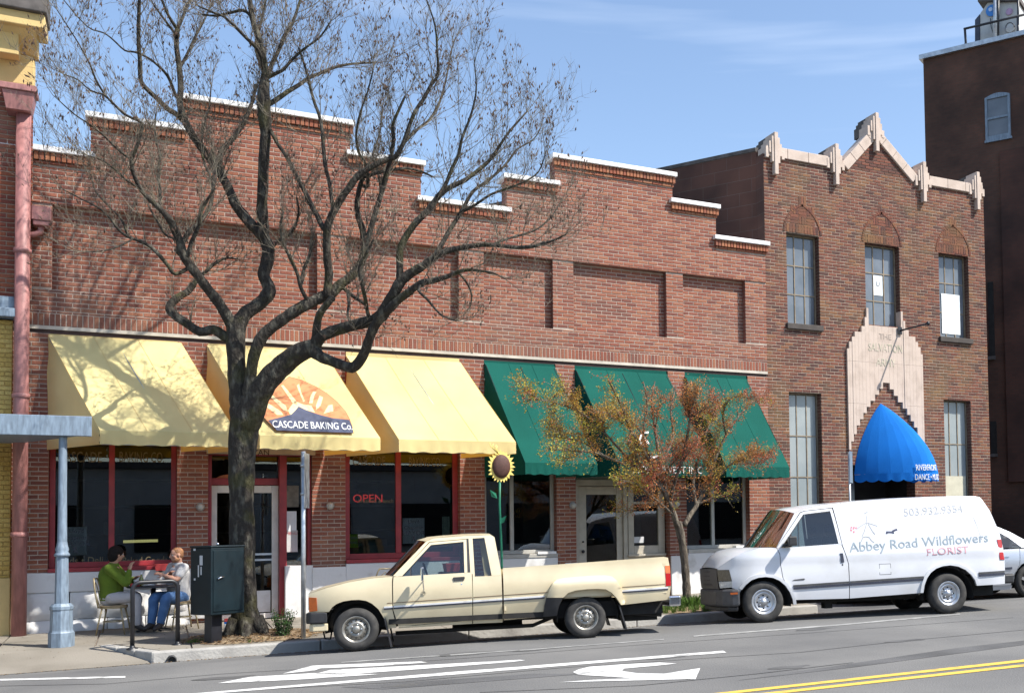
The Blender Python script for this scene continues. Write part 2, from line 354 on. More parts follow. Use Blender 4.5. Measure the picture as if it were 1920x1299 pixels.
# ramp of the dropped kerb on the left
def rampz(x, y):
    t = max(0, min(1, (y-16.95)/(18.33-16.95))); return (1-t)*(zroad(x, 16.95)+.006)+t*zwalk(x, 18.33)
mb = MB(); rows = []
for i in range(9):
    y = 16.95+(18.33-16.95)*i/8; xr = XR+(XR2-XR)*max(0, min(1, (y-KERB)/(18.3-KERB)))
    rows.append([(xx, y, rampz(xx, y)) for xx in (-16, -10, -6, -4, -3, -2, -1.3, xr-.02)])
mb.grid(rows, True); tag(mb.build('driveway_ramp', concrete), None, None, None, 'structure')
kerb = bpy.data.objects.new('kerb', None); link(kerb); kerb.location = (XR, KERB, 0); tag(kerb, None, None, None, 'structure')
x = XR; i = 0
while x < XK-.05:
    x1 = min(XK, x+random.choice((2.2, 2.5, 2.9)))
    a, b = x+.006, x1-.006; mb = MB()
    fy = KERB+random.uniform(-.008, .008)
    mb.hexa([(a, fy-.015, zroad(a, KERB)-.2), (b, fy-.015, zroad(b, KERB)-.2), (b, 17.2, zwalk(b, 17.2)-.25), (a, 17.2, zwalk(a, 17.2)-.25)],
            [(a, fy+.012, zwalk(a, 17.2)-.004), (b, fy+.012, zwalk(b, 17.2)-.004), (b, 17.2, zwalk(b, 17.2)+.004), (a, 17.2, zwalk(a, 17.2)+.004)])
    mb.build('kerb_stone', kerbmat, kerb, bevel=.018); x = x1
# curved return of the kerb
for k in range(3):
    t0, t1 = k/3+.004, (k+1)/3-.004; mb = MB(); P = []
    for t in (t0, t1):
        cx_ = XR+(XR2-XR)*t; cy_ = KERB+(18.3-KERB)*t; P.append((cx_, cy_))
    n = Vector((P[1][1]-P[0][1], -(P[1][0]-P[0][0]), 0)).normalized()*-.16
    Q = [P[0], P[1], (P[1][0]-n.x, P[1][1]-n.y), (P[0][0]-n.x, P[0][1]-n.y)]
    mb.hexa([(a, b, rampz(a, b)-.15) for a, b in Q], [(a, b, zwalk(a, max(b, 17.2))+.003) for a, b in Q])
    mb.build('kerb_stone', kerbmat, kerb, bevel=.02)
# slab filling between kerb return and first slabs
mb = MB(); mb.prism([(XR+.12, 17.21, zwalk(0, 17.21)-.06), (XR+.12, 18.32, zwalk(0, 18.32)-.06), (XR2+.2, 18.32, zwalk(0, 18.32)-.06)], (0, 0, .06)); mb.build('slab', concrete, walk)
# drain pipe end poking out of the kerb
dp = onY(322, 1236, KERB-.03); mb = MB()
mb.lathe([(.002, .12), (.045, .12), (.045, -.10), (.062, -.10), (.062, .14)], (dp.x, dp.y, dp.z), 'Y', 16)
top('drain_pipe', mb, blackp, 'short black drain pipe end sticking out of the kerb face', 'pipe', loc=(dp.x, dp.y, dp.z))
# road paint
def paint(name, polys, m, dz=.005):
    mb = MB()
    for p in polys:
        vs = [onroad(*q, dz) for q in p]; vs = [Vector((v.x, v.y, zroad(v.x, v.y)+dz)) if v.y < KERB else v for v in vs]
        mb.add(vs, [tuple(range(len(vs)))])
    o = mb.build(name, m, road)
    bm = bmesh.new(); bm.from_mesh(o.data); bmesh.ops.triangulate(bm, faces=bm.faces); bm.to_mesh(o.data); bm.free(); return o
def lerp(a, b, t): return (a[0]+(b[0]-a[0])*t, a[1]+(b[1]-a[1])*t)
paint('lane_line', [[(345, 1300.5), (350, 1303), (860, 1263), (1362, 1222.5), (1356, 1219), (850, 1258.5)]], road_white)
paint('lane_line', [[(0, 1271.5), (235, 1266.5), (235, 1269.5), (0, 1275)]], road_white)
paint('edge_line', [[(640, 1240), (1000, 1215.5), (1245, 1197), (1245, 1198.2), (1000, 1217), (640, 1241.7)], [(1300, 1190.5), (1560, 1170.5), (1800, 1149.5), (1800, 1151.5), (1560, 1173), (1300, 1193)]], road_worn)
paint('road_arrow', [[(530, 1262), (585, 1247), (790, 1239), (802, 1241), (700, 1248), (600, 1252), (590, 1256)],
                     [(620, 1255), (830, 1244), (975, 1236), (985, 1237), (960, 1240), (780, 1254), (640, 1264), (588, 1263)],
                     [(408, 1280), (470, 1268), (588, 1261), (640, 1261), (710, 1263), (560, 1273)]], road_white)
paint('turn_arrow', [[(1074, 1259), (1085, 1254), (1105, 1249), (1166, 1244.5), (1236, 1241), (1269, 1243), (1231, 1247), (1170, 1252.5), (1166, 1257), (1194, 1261), (1245, 1262), (1313, 1251.5), (1304, 1272.5), (1194, 1271), (1140, 1267.5), (1085, 1264)],
                     [(1048, 1278), (1120, 1273), (1194, 1270.5), (1300, 1272), (1194, 1274.5)]], road_white)
def yl(px, top_): return 1297.2-(px-1350)*.1088+(0 if top_ else 9.6-(px-1350)*.0012)
for tp in (True, False):
    paint('centre_line', [[(x0, yl(x0, tp)) for x0 in (1000, 1350, 1600, 1920, 2200)]+[(x0, yl(x0, tp)+4.6) for x0 in (2200, 1920, 1600, 1350, 1000)]], road_yellow)
paint('road_patch', [[(640, 1287), (1000, 1262), (1100, 1262), (720, 1291)], [(1380, 1275), (1800, 1213), (1920, 1200), (1920, 1208), (1600, 1250)]], asphalt_patch, .003)
mb = MB()
def crack(pts):
    for a, b in zip(pts[:-1], pts[1:]):
        A, B = onroad(*a, .004), onroad(*b, .004); d = (B-A).normalized(); n = Vector((-d.y, d.x, 0))*.010
        mb.quad(A-n, B-n, B+n, A+n)
crack([(0, 1285), (200, 1281), (420, 1262), (640, 1249), (900, 1231), (1200, 1208), (1500, 1187), (1900, 1157)])
crack([(500, 1291), (760, 1277), (1050, 1251), (1320, 1233), (1500, 1222), (1700, 1200), (1920, 1180)])
crack([(900, 1297), (1200, 1284), (1420, 1262), (1600, 1241)])
mb.build('tar_crack', mat('tar', (.05,.05,.052), .7, .2, 9), road)
oil = mat('oil_stain', (.10,.10,.10), .7, .2, 3, col2=(.07,.07,.07))
rg = random.Random(3)
for (px, py, rx_, ry_) in ((880, 1224, .5, .16), (1010, 1216, .35, .12), (1530, 1178, .4, .14), (1250, 1232, .22, .1), (780, 1281, .3, .12), (1480, 1250, .25, .10), (420, 1270, .3, .12), (1700, 1200, .3, .1)):
    c = onroad(px, py, .003); mb = MB(); ph = rg.uniform(0, 6); mb.add([(c.x+rx_*cos(a)*(1+.25*sin(3*a+ph)), c.y+ry_*sin(a)*(1+.3*sin(4*a+ph)), zroad(c.x, c.y+ry_*sin(a)*(1+.3*sin(4*a+ph)))+.003) for a in [2*pi*i/22 for i in range(22)]], [tuple(range(22))]); mb.build('oil_stain', oil, road)
# grit and dead leaves collected along the gutter
mb = MB()
for _ in range(1500):
    x_ = rg.uniform(-3, XK); y_ = KERB-.02-abs(rg.gauss(0, .16)); z_ = zroad(x_, y_)+.004; s = rg.uniform(.006, .022); b = rg.uniform(0, 6)
    mb.add([(x_-s*cos(b), y_-s*sin(b), z_), (x_+.5*s*sin(b), y_-.5*s*cos(b), z_+.006), (x_+s*cos(b), y_+s*sin(b), z_+.003), (x_-.5*s*sin(b), y_+.5*s*cos(b), z_+.008)], [(0, 1, 2, 3)])
for _ in range(700):
    x_ = rg.uniform(-3, XK); y_ = rg.uniform(17.2, 20.5); z_ = zwalk(x_, y_)+.006; s = rg.uniform(.005, .015); b = rg.uniform(0, 6)
    mb.add([(x_-s*cos(b), y_-s*sin(b), z_), (x_+.5*s*sin(b), y_-.5*s*cos(b), z_+.005), (x_+s*cos(b), y_+s*sin(b), z_+.002), (x_-.5*s*sin(b), y_+.5*s*cos(b), z_+.006)], [(0, 1, 2, 3)])
tag(mb.build('gutter_litter', mat('litter_brown', (.20,.14,.08), .9, .4, 30)), None, None, None, 'stuff')

# ================================================================== brick laying
BL, BH = .225, .075
def lay(rects, y, out, soldier=False, jit=.002):
    for (x0, x1, z0, z1) in rects:
        if soldier:
            n = max(1, round((x1-x0)/.077)); d = (x1-x0)/n
            for i in range(n):
                out.append((x0+i*d+.0075, x0+(i+1)*d-.0075, z0+.007, z1-.007, y+random.uniform(-jit, jit)))
            continue
        k = int(math.floor(z0/BH+1e-6))
        while k*BH < z1-.02:
            za, zb = max(z0, k*BH)+.0085, min(z1, (k+1)*BH)-.0085
            if zb-za > .018:
                off = (k % 2)*BL/2; i = int(math.floor((x0-off)/BL))+1; js = []
                while i*BL+off < x1-.04:
                    if i*BL+off > x0+.04: js.append(i*BL+off)
                    i += 1
                for a, b in zip([x0-.005]+js, js+[x1+.005]): out.append((a+.0065, b-.0065, za, zb, y+random.uniform(-jit, jit)))
            k += 1
def brick_mesh(mb, a, b, za, zb, y, d=.02):
    c = .003
    mb.add([(a+c, y, za+c), (b-c, y, za+c), (b-c, y, zb-c), (a+c, y, zb-c), (a, y+c, za), (b, y+c, za), (b, y+c, zb), (a, y+c, zb), (a, y+d, za), (b, y+d, za), (b, y+d, zb), (a, y+d, zb)],
           [(0,1,2,3), (4,5,1,0), (5,6,2,1), (6,7,3,2), (7,4,0,3), (8,9,5,4), (9,10,6,5), (10,11,7,6), (11,8,4,7)])
def set_bricks(lst, parent, m, pick, name='brick'):
    """the bricks that show largest become single objects sharing one mesh, the others one joined mesh"""
    full = [b for b in lst if abs(b[1]-b[0]-(BL-.013)) < .002 and abs(b[3]-b[2]-(BH-.017)) < .002 and pick(b)]
    full.sort(key=lambda b: (b[0]**2+b[4]**2+(b[2]-1.6)**2))
    single = set(full[:296])
    u = MB(); brick_mesh(u, -(BL-.013)/2, (BL-.013)/2, -(BH-.017)/2, (BH-.017)/2, 0)
    me = None; off = wloc(parent)
    for b in full[:296]:
        if me is None: o = u.build(name, m, parent, local=True); me = o.data
        else: o = link(bpy.data.objects.new(name, me), parent)
        o.location = Vector(((b[0]+b[1])/2, b[4], (b[2]+b[3])/2))-off
    mb = MB()
    for b in lst:
        if b not in single: brick_mesh(mb, *b)
    o = mb.build('brickwork', m, parent); o['kind'] = 'stuff'; return o

def revealed(o, m):
    o.data.materials.append(m)
    for p in o.data.polygons: p.material_index = 0 if p.normal.y < -.5 else 1
    return o
def brickface(name, c1, c2, mo, sc=1.0, bw=.225, rh=.075):
    m = bpy.data.materials.new(name); m.use_nodes = True; t = m.node_tree; b = t.nodes['Principled BSDF']; b.inputs['Roughness'].default_value = .9
    g = t.nodes.new('ShaderNodeNewGeometry'); cx_ = t.nodes.new('ShaderNodeSeparateXYZ'); cb = t.nodes.new('ShaderNodeCombineXYZ'); ad = t.nodes.new('ShaderNodeMath'); ad.operation = 'SUBTRACT'
    t.links.new(g.outputs['Position'], cx_.inputs[0]); t.links.new(cx_.outputs['Y'], ad.inputs[0]); t.links.new(cx_.outputs['X'], ad.inputs[1]); t.links.new(ad.outputs[0], cb.inputs['X']); t.links.new(cx_.outputs['Z'], cb.inputs['Y'])
    bt = t.nodes.new('ShaderNodeTexBrick'); bt.inputs['Scale'].default_value = sc; bt.inputs['Brick Width'].default_value = bw; bt.inputs['Row Height'].default_value = rh; bt.inputs['Mortar Size'].default_value = .006
    bt.inputs['Color1'].default_value = (*c1, 1); bt.inputs['Color2'].default_value = (*c2, 1); bt.inputs['Mortar'].default_value = (*mo, 1)
    t.links.new(cb.outputs[0], bt.inputs['Vector'])
    n = t.nodes.new('ShaderNodeTexNoise'); n.inputs['Scale'].default_value = .9; n.inputs['Detail'].default_value = 6; t.links.new(g.outputs['Position'], n.inputs['Vector'])
    r = t.nodes.new('ShaderNodeValToRGB'); r.color_ramp.elements[0].position = .35; r.color_ramp.elements[0].color = (.55, .55, .55, 1); r.color_ramp.elements[1].position = .65; r.color_ramp.elements[1].color = (1.15, 1.1, 1.05, 1)
    mm = t.nodes.new('ShaderNodeMixRGB'); mm.blend_type = 'MULTIPLY'; mm.inputs[0].default_value = 1; t.links.new(n.outputs['Fac'], r.inputs['Fac']); t.links.new(bt.outputs['Color'], mm.inputs[1]); t.links.new(r.outputs['Color'], mm.inputs[2]); t.links.new(mm.outputs['Color'], b.inputs['Base Color'])
    return m
bf_red = brickface('brick_face_red', (.24,.085,.062), (.30,.11,.08), (.30,.24,.20)); bf_brown = brickface('brick_face_brown', (.10,.046,.034), (.14,.06,.042), (.24,.19,.15))
# ================================================================== red brick storefront building
B1 = thing('brick_building', 'red brick storefront building with two stepped gable parapets above the yellow and green awnings', 'building', (5, YF, 0))
XL, XE = -2.6, 12.12
bays = [(-1.44, .40), (.875, 2.55), (3.12, 5.21), (5.69, 7.145), (7.555, 9.645), (10.05, 11.60)]
piers = [(XL, -1.44), (.40, .875), (2.55, 3.12), (5.21, 5.69), (7.145, 7.555), (9.645, 10.05), (11.60, XE)]
ZB, ZS = 1.06, 5.07                                # top of the concrete base, underside of the soldier course
steps = [(XL, -.89, 8.01), (-.89, .47, 8.69), (.47, 3.22, 9.25), (3.22, 4.50, 8.69), (4.50, 6.17, 8.01), (6.17, 7.18, 8.69), (7.18, 9.82, 9.25), (9.82, 10.87, 8.69), (10.87, XE, 8.01)]
recs = [(-1.42, 2.64), (3.14, 5.21), (5.70, 7.11), (7.55, 9.64), (10.04, 11.58)]
RZ0, RZ1 = 5.67, 7.08
core = MB(); by = YF+.006
for a, b in piers: core.box(a, b, by, YF+.34, -.4, ZS-.12)
core.box(XL, XE, by, YF+.34, ZS, RZ0)
xx = XL
for a, b in recs: core.box(xx, a, by, YF+.34, RZ0, RZ1); xx = b; core.box(a, b, by+.13, YF+.34, RZ0, RZ1)
core.box(xx, XE, by, YF+.34, RZ0, RZ1)
for a, b, zt in steps: core.box(a, b, by, YF+.34, RZ1, zt-.09)
revealed(core.build('wall', mortar, B1), bf_red)
BR = []
lay([(a, b, .1 if i not in (0,) else ZB, ZS-.12) for i, (a, b) in enumerate(piers)], YF, BR)
lay([(XL, XE, ZS+.21, RZ0)], YF, BR); lay([(XL, XE, ZS+.005, ZS+.21)], YF, BR, True)
xx = XL
for a, b in recs: lay([(xx, a, RZ0, RZ1)], YF, BR); lay([(a, b, RZ0+.0, RZ1)], YF+.13, BR); xx = b
lay([(xx, XE, RZ0, RZ1)], YF, BR)
CB = []
for i, (a, b, zt) in enumerate(steps):
    lay([(a, b, RZ1+.0, zt-.31)], YF, BR)
    lay([(a-.02 if i else a, b+.02, zt-.315, zt-.235)], YF-.03, CB, jit=.003)
    lay([(a-.05 if i else a, b+.05, zt-.235, zt-.092)], YF-.065, CB, True, jit=.003)
lay([(XL, XE, RZ1, RZ1+.055)], YF-.018, BR, False)
set_bricks(BR, B1, brick_red, lambda b: b[2] > 5.3 and -1.9 < b[0] < 9)
mb = MB()
for b in CB: brick_mesh(mb, *b, d=.09)
for b in CB[:0]: pass
o = mb.build('corbel_course', brick_corbel, B1); o['kind'] = 'stuff'
for i, (a, b, zt) in enumerate(steps):
    n = 2 if b-a > 1.6 else 1
    for j in range(n):
        mb = MB(); x0 = a-.08+(b-a+.16)*j/n; x1 = a-.08+(b-a+.16)*(j+1)/n-.006
        mb.box(x0, x1, YF-.11, YF+.42, zt-.09, zt); mb.build('coping', capwhite, B1, bevel=.008)
# side returns of the parapet steps, laid in brick-coloured render behind the wall face
mb = MB(); mb.box(XL, XE, YF-.012, YF+.02, ZS-.055, ZS); mb.build('lintel_strip', stripmat, B1)
mb = MB(); mb.box(XL, XE, YF+.02, YF+.30, ZS-.12, ZS-.055); mb.build('lintel', dark_wood, B1)
mb = MB(); mb.box(XL+.01, XE-.01, YF+.34, YF+14, 6.9, 7.15); mb.build('roof', under, B1)
mb = MB(); mb.box(XL+.02, XL+.3, YF+.35, YF+14, -.4, 6.9); mb.box(XE-.3, XE-.02, YF+.35, YF+14, -.4, 6.9); mb.box(XL+.3, XE-.3, YF+13.7, YF+14, -.4, 6.9); mb.build('side_walls', brick_dark, B1)
# shop interiors
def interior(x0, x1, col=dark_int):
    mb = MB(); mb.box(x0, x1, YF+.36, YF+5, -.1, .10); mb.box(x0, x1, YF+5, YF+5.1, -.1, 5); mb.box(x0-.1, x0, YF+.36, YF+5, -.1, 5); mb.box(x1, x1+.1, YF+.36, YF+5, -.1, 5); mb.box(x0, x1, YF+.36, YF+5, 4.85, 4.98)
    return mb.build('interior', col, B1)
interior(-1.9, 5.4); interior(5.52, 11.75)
# furnishings of the two shops, seen dimly through the glass
fur = mat('furnishing', (.16,.11,.07), .7, .3, 3); fur2 = mat('display_pale', (.38,.36,.32), .7, .2, 6)
def inbox(nm, x0, x1, y0, y1, z0, z1, m): mb = MB(); mb.box(x0, x1, YF+y0, YF+y1, z0, z1); mb.build(nm, m, B1, bevel=.01)
inbox('counter', -1.2, 2.2, 2.6, 3.2, .1, 1.15, fur); inbox('display_case', 2.6, 4.8, 2.0, 2.6, .1, 1.35, fur2); inbox('counter', 3.3, 4.9, .8, 1.3, .1, .95, fur)
for k in range(4): inbox('shelf', -1.4+.0*k, 4.9, 4.6, 4.95, 1.1+.55*k, 1.14+.55*k, fur2)
for k in range(16): inbox('jar', -1.2+.38*k, -1.0+.38*k+random.uniform(0, .1), 4.65, 4.85, 1.145+.55*(k % 3), 1.145+.55*(k % 3)+random.uniform(.15, .35), random.choice((fur2, fur, stripmat)))
inbox('desk', 5.9, 7.0, 1.4, 2.0, .1, .85, fur); inbox('cabinet', 10.2, 11.4, 3.2, 3.8, .1, 2.0, fur2); inbox('partition', 7.5, 10.0, 3.4, 3.5, .1, 2.9, stripmat); inbox('desk', 10.3, 11.3, 1.1, 1.7, .1, .84, fur)
# concrete bases under the windows
def baseblock(i, z0=-.3):
    a, b = bays[i]; mb = MB(); mb.box(a, b, YF-.045, YF+.33, z0, ZB); mb.build('window_base', whitepaint, B1, bevel=.012)
for i in (2, 3, 5): baseblock(i)
mb = MB()
for a, b, zt in [(*piers[i], ZB-.05) for i in (2, 5, 6)]+[(7.3, 7.555, ZB-.12)]:
    mb = MB(); mb.box(a-.002, b+.002, YF-.055, YF-.005, -.3, zt); mb.build('pier_base', whitepaint, B1, bevel=.012)
mb = None
# left bay: smooth band over rock-faced stones
mb = MB(); mb.box(-1.75, .42, YF-.05, YF+.33, .74, ZB); mb.build('window_base', whitepaint, B1, bevel=.015)
mb = MB(); mb.box(.42, .88, YF-.06, YF+.0, .2, ZB); mb.build('pier_base', whitepaint, B1, bevel=.015)
def rockstone(x0, x1, z0, z1):
    mb = MB(); n, m = 9, 6; rows = []; sd = random.random()*50
    for j in range(m+1):
        r = []
        for i in range(n+1):
            u, v = i/n, j/m; e = min(u, 1-u, v, 1-v)*2
            r.append((x0+(x1-x0)*u+random.uniform(-.006, .006), YF-.02-.085*min(1, e*2.4)*(.6+.55*random.random()), z0+(z1-z0)*v+random.uniform(-.006, .006)))
        rows.append(r)
    mb.grid(rows, True)
    mb.box(x0, x1, YF-.018, YF+.2, z0, z1)
    mb.build('foundation_stone', whitepaint, B1)
x = -1.75
for wd in (.62, .50, .66, .60):
    rockstone(x, x+wd-.015, .30, .735); x += wd
x = -1.75
for wd in (.45, .7, .55, .68): rockstone(x, x+wd-.015, -.2, .29); x += wd
# shop windows
def shopwindow(i, z0, z1, fm, mull, label=None, fw=.07, y=YF+.17, sill=True):
    a, b = bays[i]; mb = MB()
    mb.box(a+.003, a+fw, y, y+.09, z0, z1); mb.box(b-fw, b-.003, y, y+.09, z0, z1); mb.box(a+fw, b-fw, y, y+.09, z0, z0+fw); mb.box(a+fw, b-fw, y, y+.09, z1-fw, z1)
    for m_ in mull: mb.box(m_-fw/2, m_+fw/2, y-.015, y+.088, z0+fw, z1-fw)
    f = mb.build('window', fm, B1, bevel=.006)
    e = [a+fw]+[q for m_ in mull for q in (m_-fw/2, m_+fw/2)]+[b-fw]
    for k in range(0, len(e), 2):
        mb = MB(); mb.box(e[k]+.001, e[k+1]-.001, y+.035, y+.042, z0+fw+.001, z1-fw-.001); mb.build('pane', shopglass, f)
    if sill:
        mb = MB(); mb.box(a+.004, b-.004, YF-.06, y-.002, ZB+.002, z0-.002 if z0-ZB > .03 else ZB+.06); mb.build('sill', fm, f, bevel=.006)
    return f
w1 = shopwindow(0, 1.13, 4.93, red_wood, [-.56], fw=.085)
w3 = shopwindow(2, 1.13, 4.93, red_wood, [4.09], fw=.10)
w4 = shopwindow(3, 1.14, 4.93, grey_frame, [6.27], fw=.075)
w6 = shopwindow(5, 1.14, 4.93, grey_frame, [10.76], fw=.075)
mb = MB(); mb.box(6.72, 7.10, YF-.08, YF+.1, 1.13, 1.18); mb.build('sill_block', capwhite, w4)
mb = MB(); mb.box(11.2, 11.58, YF-.08, YF+.1, 1.13, 1.19); mb.build('sill_block', capwhite, w6)
# gilt lettering on the panes
letter_gold = mat('letter_gold', (.13,.105,.05), .5, .1, 10)
letter_white = mat('letter_white', (.55,.55,.55), .6, .05, 10)
yp = YF+.17+.03
def wtext(body, px, py, size, m, par, sx=1.0, y=yp, al='CENTER', fit=None):
    p = onY(px, py, y); return text(body, size, m, 'lettering', (frame((p.x, y, p.z), (1, 0, 0), (0, 0, 1)), 0), par, .002, al, sx, None, fit)
wtext('CASCADE', 150, 866, .25, letter_gold, w1, fit=.62); wtext('BAKING CO.', 266, 866, .25, letter_gold, w1, fit=.66)
wtext('CASCADE', 692, 872, .25, letter_gold, w3, fit=.58); wtext('BAKING CO.', 797, 874, .25, letter_gold, w3, fit=.60)
wtext('Breads \u2022 Deli', 145, 1056, .15, letter_gold, w1, fit=.72); wtext('Baked Goods', 272, 1056, .17, letter_gold, w1, fit=.66)
wtext('breakfast & lunch', 705, 942, .10, letter_gold, w3, fit=.62)
# entrance of the bakery
a, b = bays[1]; yd = YF+.30
mb = MB(); zt = 3.0
mb.box(a+.002, a+.06, YF+.1, yd+.1, .1, 4.93); mb.box(2.02, 2.14, YF+.1, yd+.1, .1, 4.93); mb.box(b-.06, b-.002, YF+.1, yd+.1, .1, 4.93)
mb.box(a+.06, 2.02, yd-.02, yd+.1, 2.5, 2.62); mb.box(a+.06, 2.02, yd-.02, yd+.1, 3.02, 3.14); mb.box(2.14, b-.06, yd-.01, yd+.1, .1, 1.05); mb.box(2.14, b-.06, yd-.01, yd+.1, 3.02, 3.14); mb.box(a+.06, b-.06, yd, yd+.1, 3.5, 4.93)
ent = mb.build('entrance', red_wood, B1, bevel=.006)
mb = MB(); mb.box(a+.06, 2.02, yd+.03, yd+.04, 2.62, 3.02); mb.build('pane', shopglass, ent); mb = MB(); mb.box(2.14, b-.06, yd+.03, yd+.04, 1.05, 3.02); mb.build('pane', shopglass, ent)
mb = MB(); mb.box(a-.02, b+.05, YF-.05, YF+.09, 3.03, 3.22); mb.build('sign_board', beige_frame, ent); 
p = onY(478, 849, YF-.056); text('DIVYAN', .13, dark_wood, 'lettering', (frame((p.x, YF-.054, p.z-.03), (1, 0, 0), (0, 0, 1)), 0), ent, .003)
mb = MB(); da, db = a+.062, 2.018
mb.box(da, da+.09, yd-.03, yd+.03, .13, 2.49); mb.box(db-.11, db, yd-.03, yd+.03, .13, 2.49); mb.box(da+.09, db-.11, yd-.03, yd+.03, 2.36, 2.49); mb.box(da+.09, db-.11, yd-.03, yd+.03, .13, .22)
door = mb.build('door', white_frame, B1, bevel=.006)
mb = MB(); mb.box(da+.09, db-.11, yd-.004, yd+.004, .22, 2.36); mb.build('pane', shopglass, door)
mb = MB(); mb.box(da+.09, db-.11, yd-.045, yd-.02, 1.25, 1.285); mb.box(da+.09, db-.11, yd-.045, yd-.02, 1.15, 1.185); mb.build('push_bar', galv, door)
mb = MB(); mb.box(da+.12, db-.13, yd-.012, yd-.005, .24, .62); mb.build('door_reflection', whitepaint, door)  # white sheet standing in for the bright reflection low in the door glass
mb = MB(); mb.box(2.10, 2.56, YF-.03, yd-.03, -.2, ZB-.01); mb.build('window_base', whitepaint, B1, bevel=.01)
# half sun in the transom
pc = onY(428, 905, yd+.02); mb = MB(); sun_or = mat('sun_orange', (.42,.13,.045), .6, .2, 9)
mb.add([(pc.x, yd+.02, pc.z-.12)]+[(pc.x+.30*cos(t*pi/12), yd+.02, pc.z-.12+.27*sin(t*pi/12)) for t in range(13)], [(0, i, i+1) for i in range(1, 13)]); mb.build('sun_emblem', sun_or, ent)
# entrance of the office
a, b = bays[4]
yd2 = YF+.22
pa, pb = onY(1085, 1000, yd2).x, onY(1168, 1000, yd2).x
mb = MB(); mb.box(a+.003, pa, yd2-.02, yd2+.1, .12, 4.93); mb.box(pb, pb+.09, yd2-.05, yd2+.1, .12, 2.62); mb.box(a+.02, pb+.12, yd2-.09, yd2-.02, 2.50, 2.63); mb.box(pa, b-.003, yd2, yd2+.1, 2.63, 4.93)
mb.box(pb+.09, b-.003, yd2, yd2+.1, .12, 1.05)
ent2 = mb.build('entrance', beige_frame, B1, bevel=.008)
mb = MB(); mb.box(pa+.004, pa+.17, yd2, yd2+.05, .14, 2.49); mb.box(pb-.14, pb-.004, yd2, yd2+.05, .14, 2.49); mb.box(pa+.17, pb-.14, yd2, yd2+.05, 2.32, 2.49); mb.box(pa+.17, pb-.14, yd2, yd2+.05, .14, .40)
door2 = mb.build('door', beige_frame, B1, bevel=.008); mb = MB(); mb.box(pa+.17, pb-.14, yd2+.02, yd2+.028, .40, 2.32); mb.build('pane', shopglass, door2)
mb = MB(); mb.ball((pa+.085, yd2-.03, 1.15), .035); mb.build('handle', black_metal, door2); mb = MB(); mb.ball((pa+.085, yd2-.03, 1.35), .022); mb.build('lock', black_metal, door2)
wa, wb, z0, z1 = pb+.11, b-.03, 1.07, 2.60
mb = MB(); mb.box(wa, wa+.13, yd2-.03, yd2+.06, z0, z1); mb.box(wb-.15, wb, yd2-.03, yd2+.06, z0, z1); mb.box(wa+.13, wb-.15, yd2-.03, yd2+.06, z0, z0+.17); mb.box(wa+.13, wb-.15, yd2-.03, yd2+.06, z1-.1, z1); mb.box(wa+.13, wb-.15, yd2-.02, yd2+.05, 2.12, 2.17); mb.box(wa-.03, wb+.0, yd2-.09, yd2-.03, z0-.05, z0)
w5 = mb.build('window', beige_frame, B1, bevel=.006)
mb = MB(); mb.box(wa+.13, wb-.15, yd2+.02, yd2+.028, z0+.17, 2.12); mb.build('pane', shopglass, w5); mb = MB(); mb.box(wa+.13, wb-.15, yd2+.02, yd2+.028, 2.17, z1-.1); mb.build('pane', shopglass, w5)
p = onY(1195, 1012, yd2+.01); mb = MB(); mb.box(p.x-.13, p.x+.15, yd2+.008, yd2+.012, p.z-.06, p.z+.07); mb.build('window_card', letter_white, w5)
# ---- round porch lamps on the piers
lampglass = mat('lamp_glass', (.45,.44,.40), .35, .1, 10)
LB = ['round porch lamp on the brick pier left of the bakery door', 'round porch lamp on the brick pier beside the OPEN window', 'round porch lamp on the brick pier left of the beige door', 'round porch lamp on the brick pier behind the small tree']
for k, (px, py) in enumerate(((376, 950), (620, 948), (1075, 947), (1269, 945))):
    p = onY(px, py, YF-.06); t = thing('porch_lamp', LB[k], 'lamp', (p.x, YF-.01, p.z), 'porch lamps on the brick piers')
    mb = MB(); mb.lathe([(.001, .0), (.07, .0), (.07, -.03), (.05, -.045)], (p.x, YF-.006, p.z), 'Y', 14); mb.build('mount', galv, t)
    mb = MB(); mb.ball((p.x, YF-.085, p.z), .055); mb.build('globe', lampglass, t)
# ---- posters behind and on the glass
card_white = mat('card_white', (.80,.85,.87), .7, .04, 8); card_green = mat('card_green', (.27,.50,.03), .7, .06, 8); ink = mat('ink', (.03,.035,.05), .7, .1, 9); card_red = mat('card_red', (.45,.05,.05), .7, .1, 9); card_dull = mat('card_dull', (.20,.19,.16), .8, .3, 9)
def poster(px0, py0, px1, py1, y, m, name, label, lines=(), im=ink):
    A, B = onY(px0, py0, y), onY(px1, py1, y); mb = MB(); z0, z1 = B.z, A.z
    mb.box(A.x, B.x, y, y+.004, z0, z1); o = top(name, mb, m, label, 'poster' if name == 'poster' else 'sign', loc=((A.x+B.x)/2, y, (z0+z1)/2))
    for (s, u, v, sz) in lines:
        text(s, sz, im, 'lettering', (frame((A.x+(B.x-A.x)*u, y-.003, z0+(z1-z0)*v), (1, 0, 0), (0, 0, 1)), 0), o, .001)
    return o
yw = YF+.17+.055
def figure_mark(o, cx_, z, s, y):
    mb = MB(); mb.prism([(cx_-.35*s, y, z+.5*s), (cx_+.2*s, y, z+.55*s), (cx_+.1*s, y, z+.1*s), (cx_+.45*s, y, z-.5*s), (cx_+.15*s, y, z-.5*s), (cx_-.05*s, y, z-.1*s), (cx_-.4*s, y, z-.45*s), (cx_-.2*s, y, z+.1*s)], (0, .002, 0)); mb.build('emblem', ink, o)
pm = poster(755, 971, 796, 1018, YF+.205, card_white, 'poster', 'pale MAYOR election poster in the window above the pickup cab', [('Lloyd', .5, .80, .095), ('Chapman', .5, .56, .095), ('MAYOR', .5, .33, .12)])
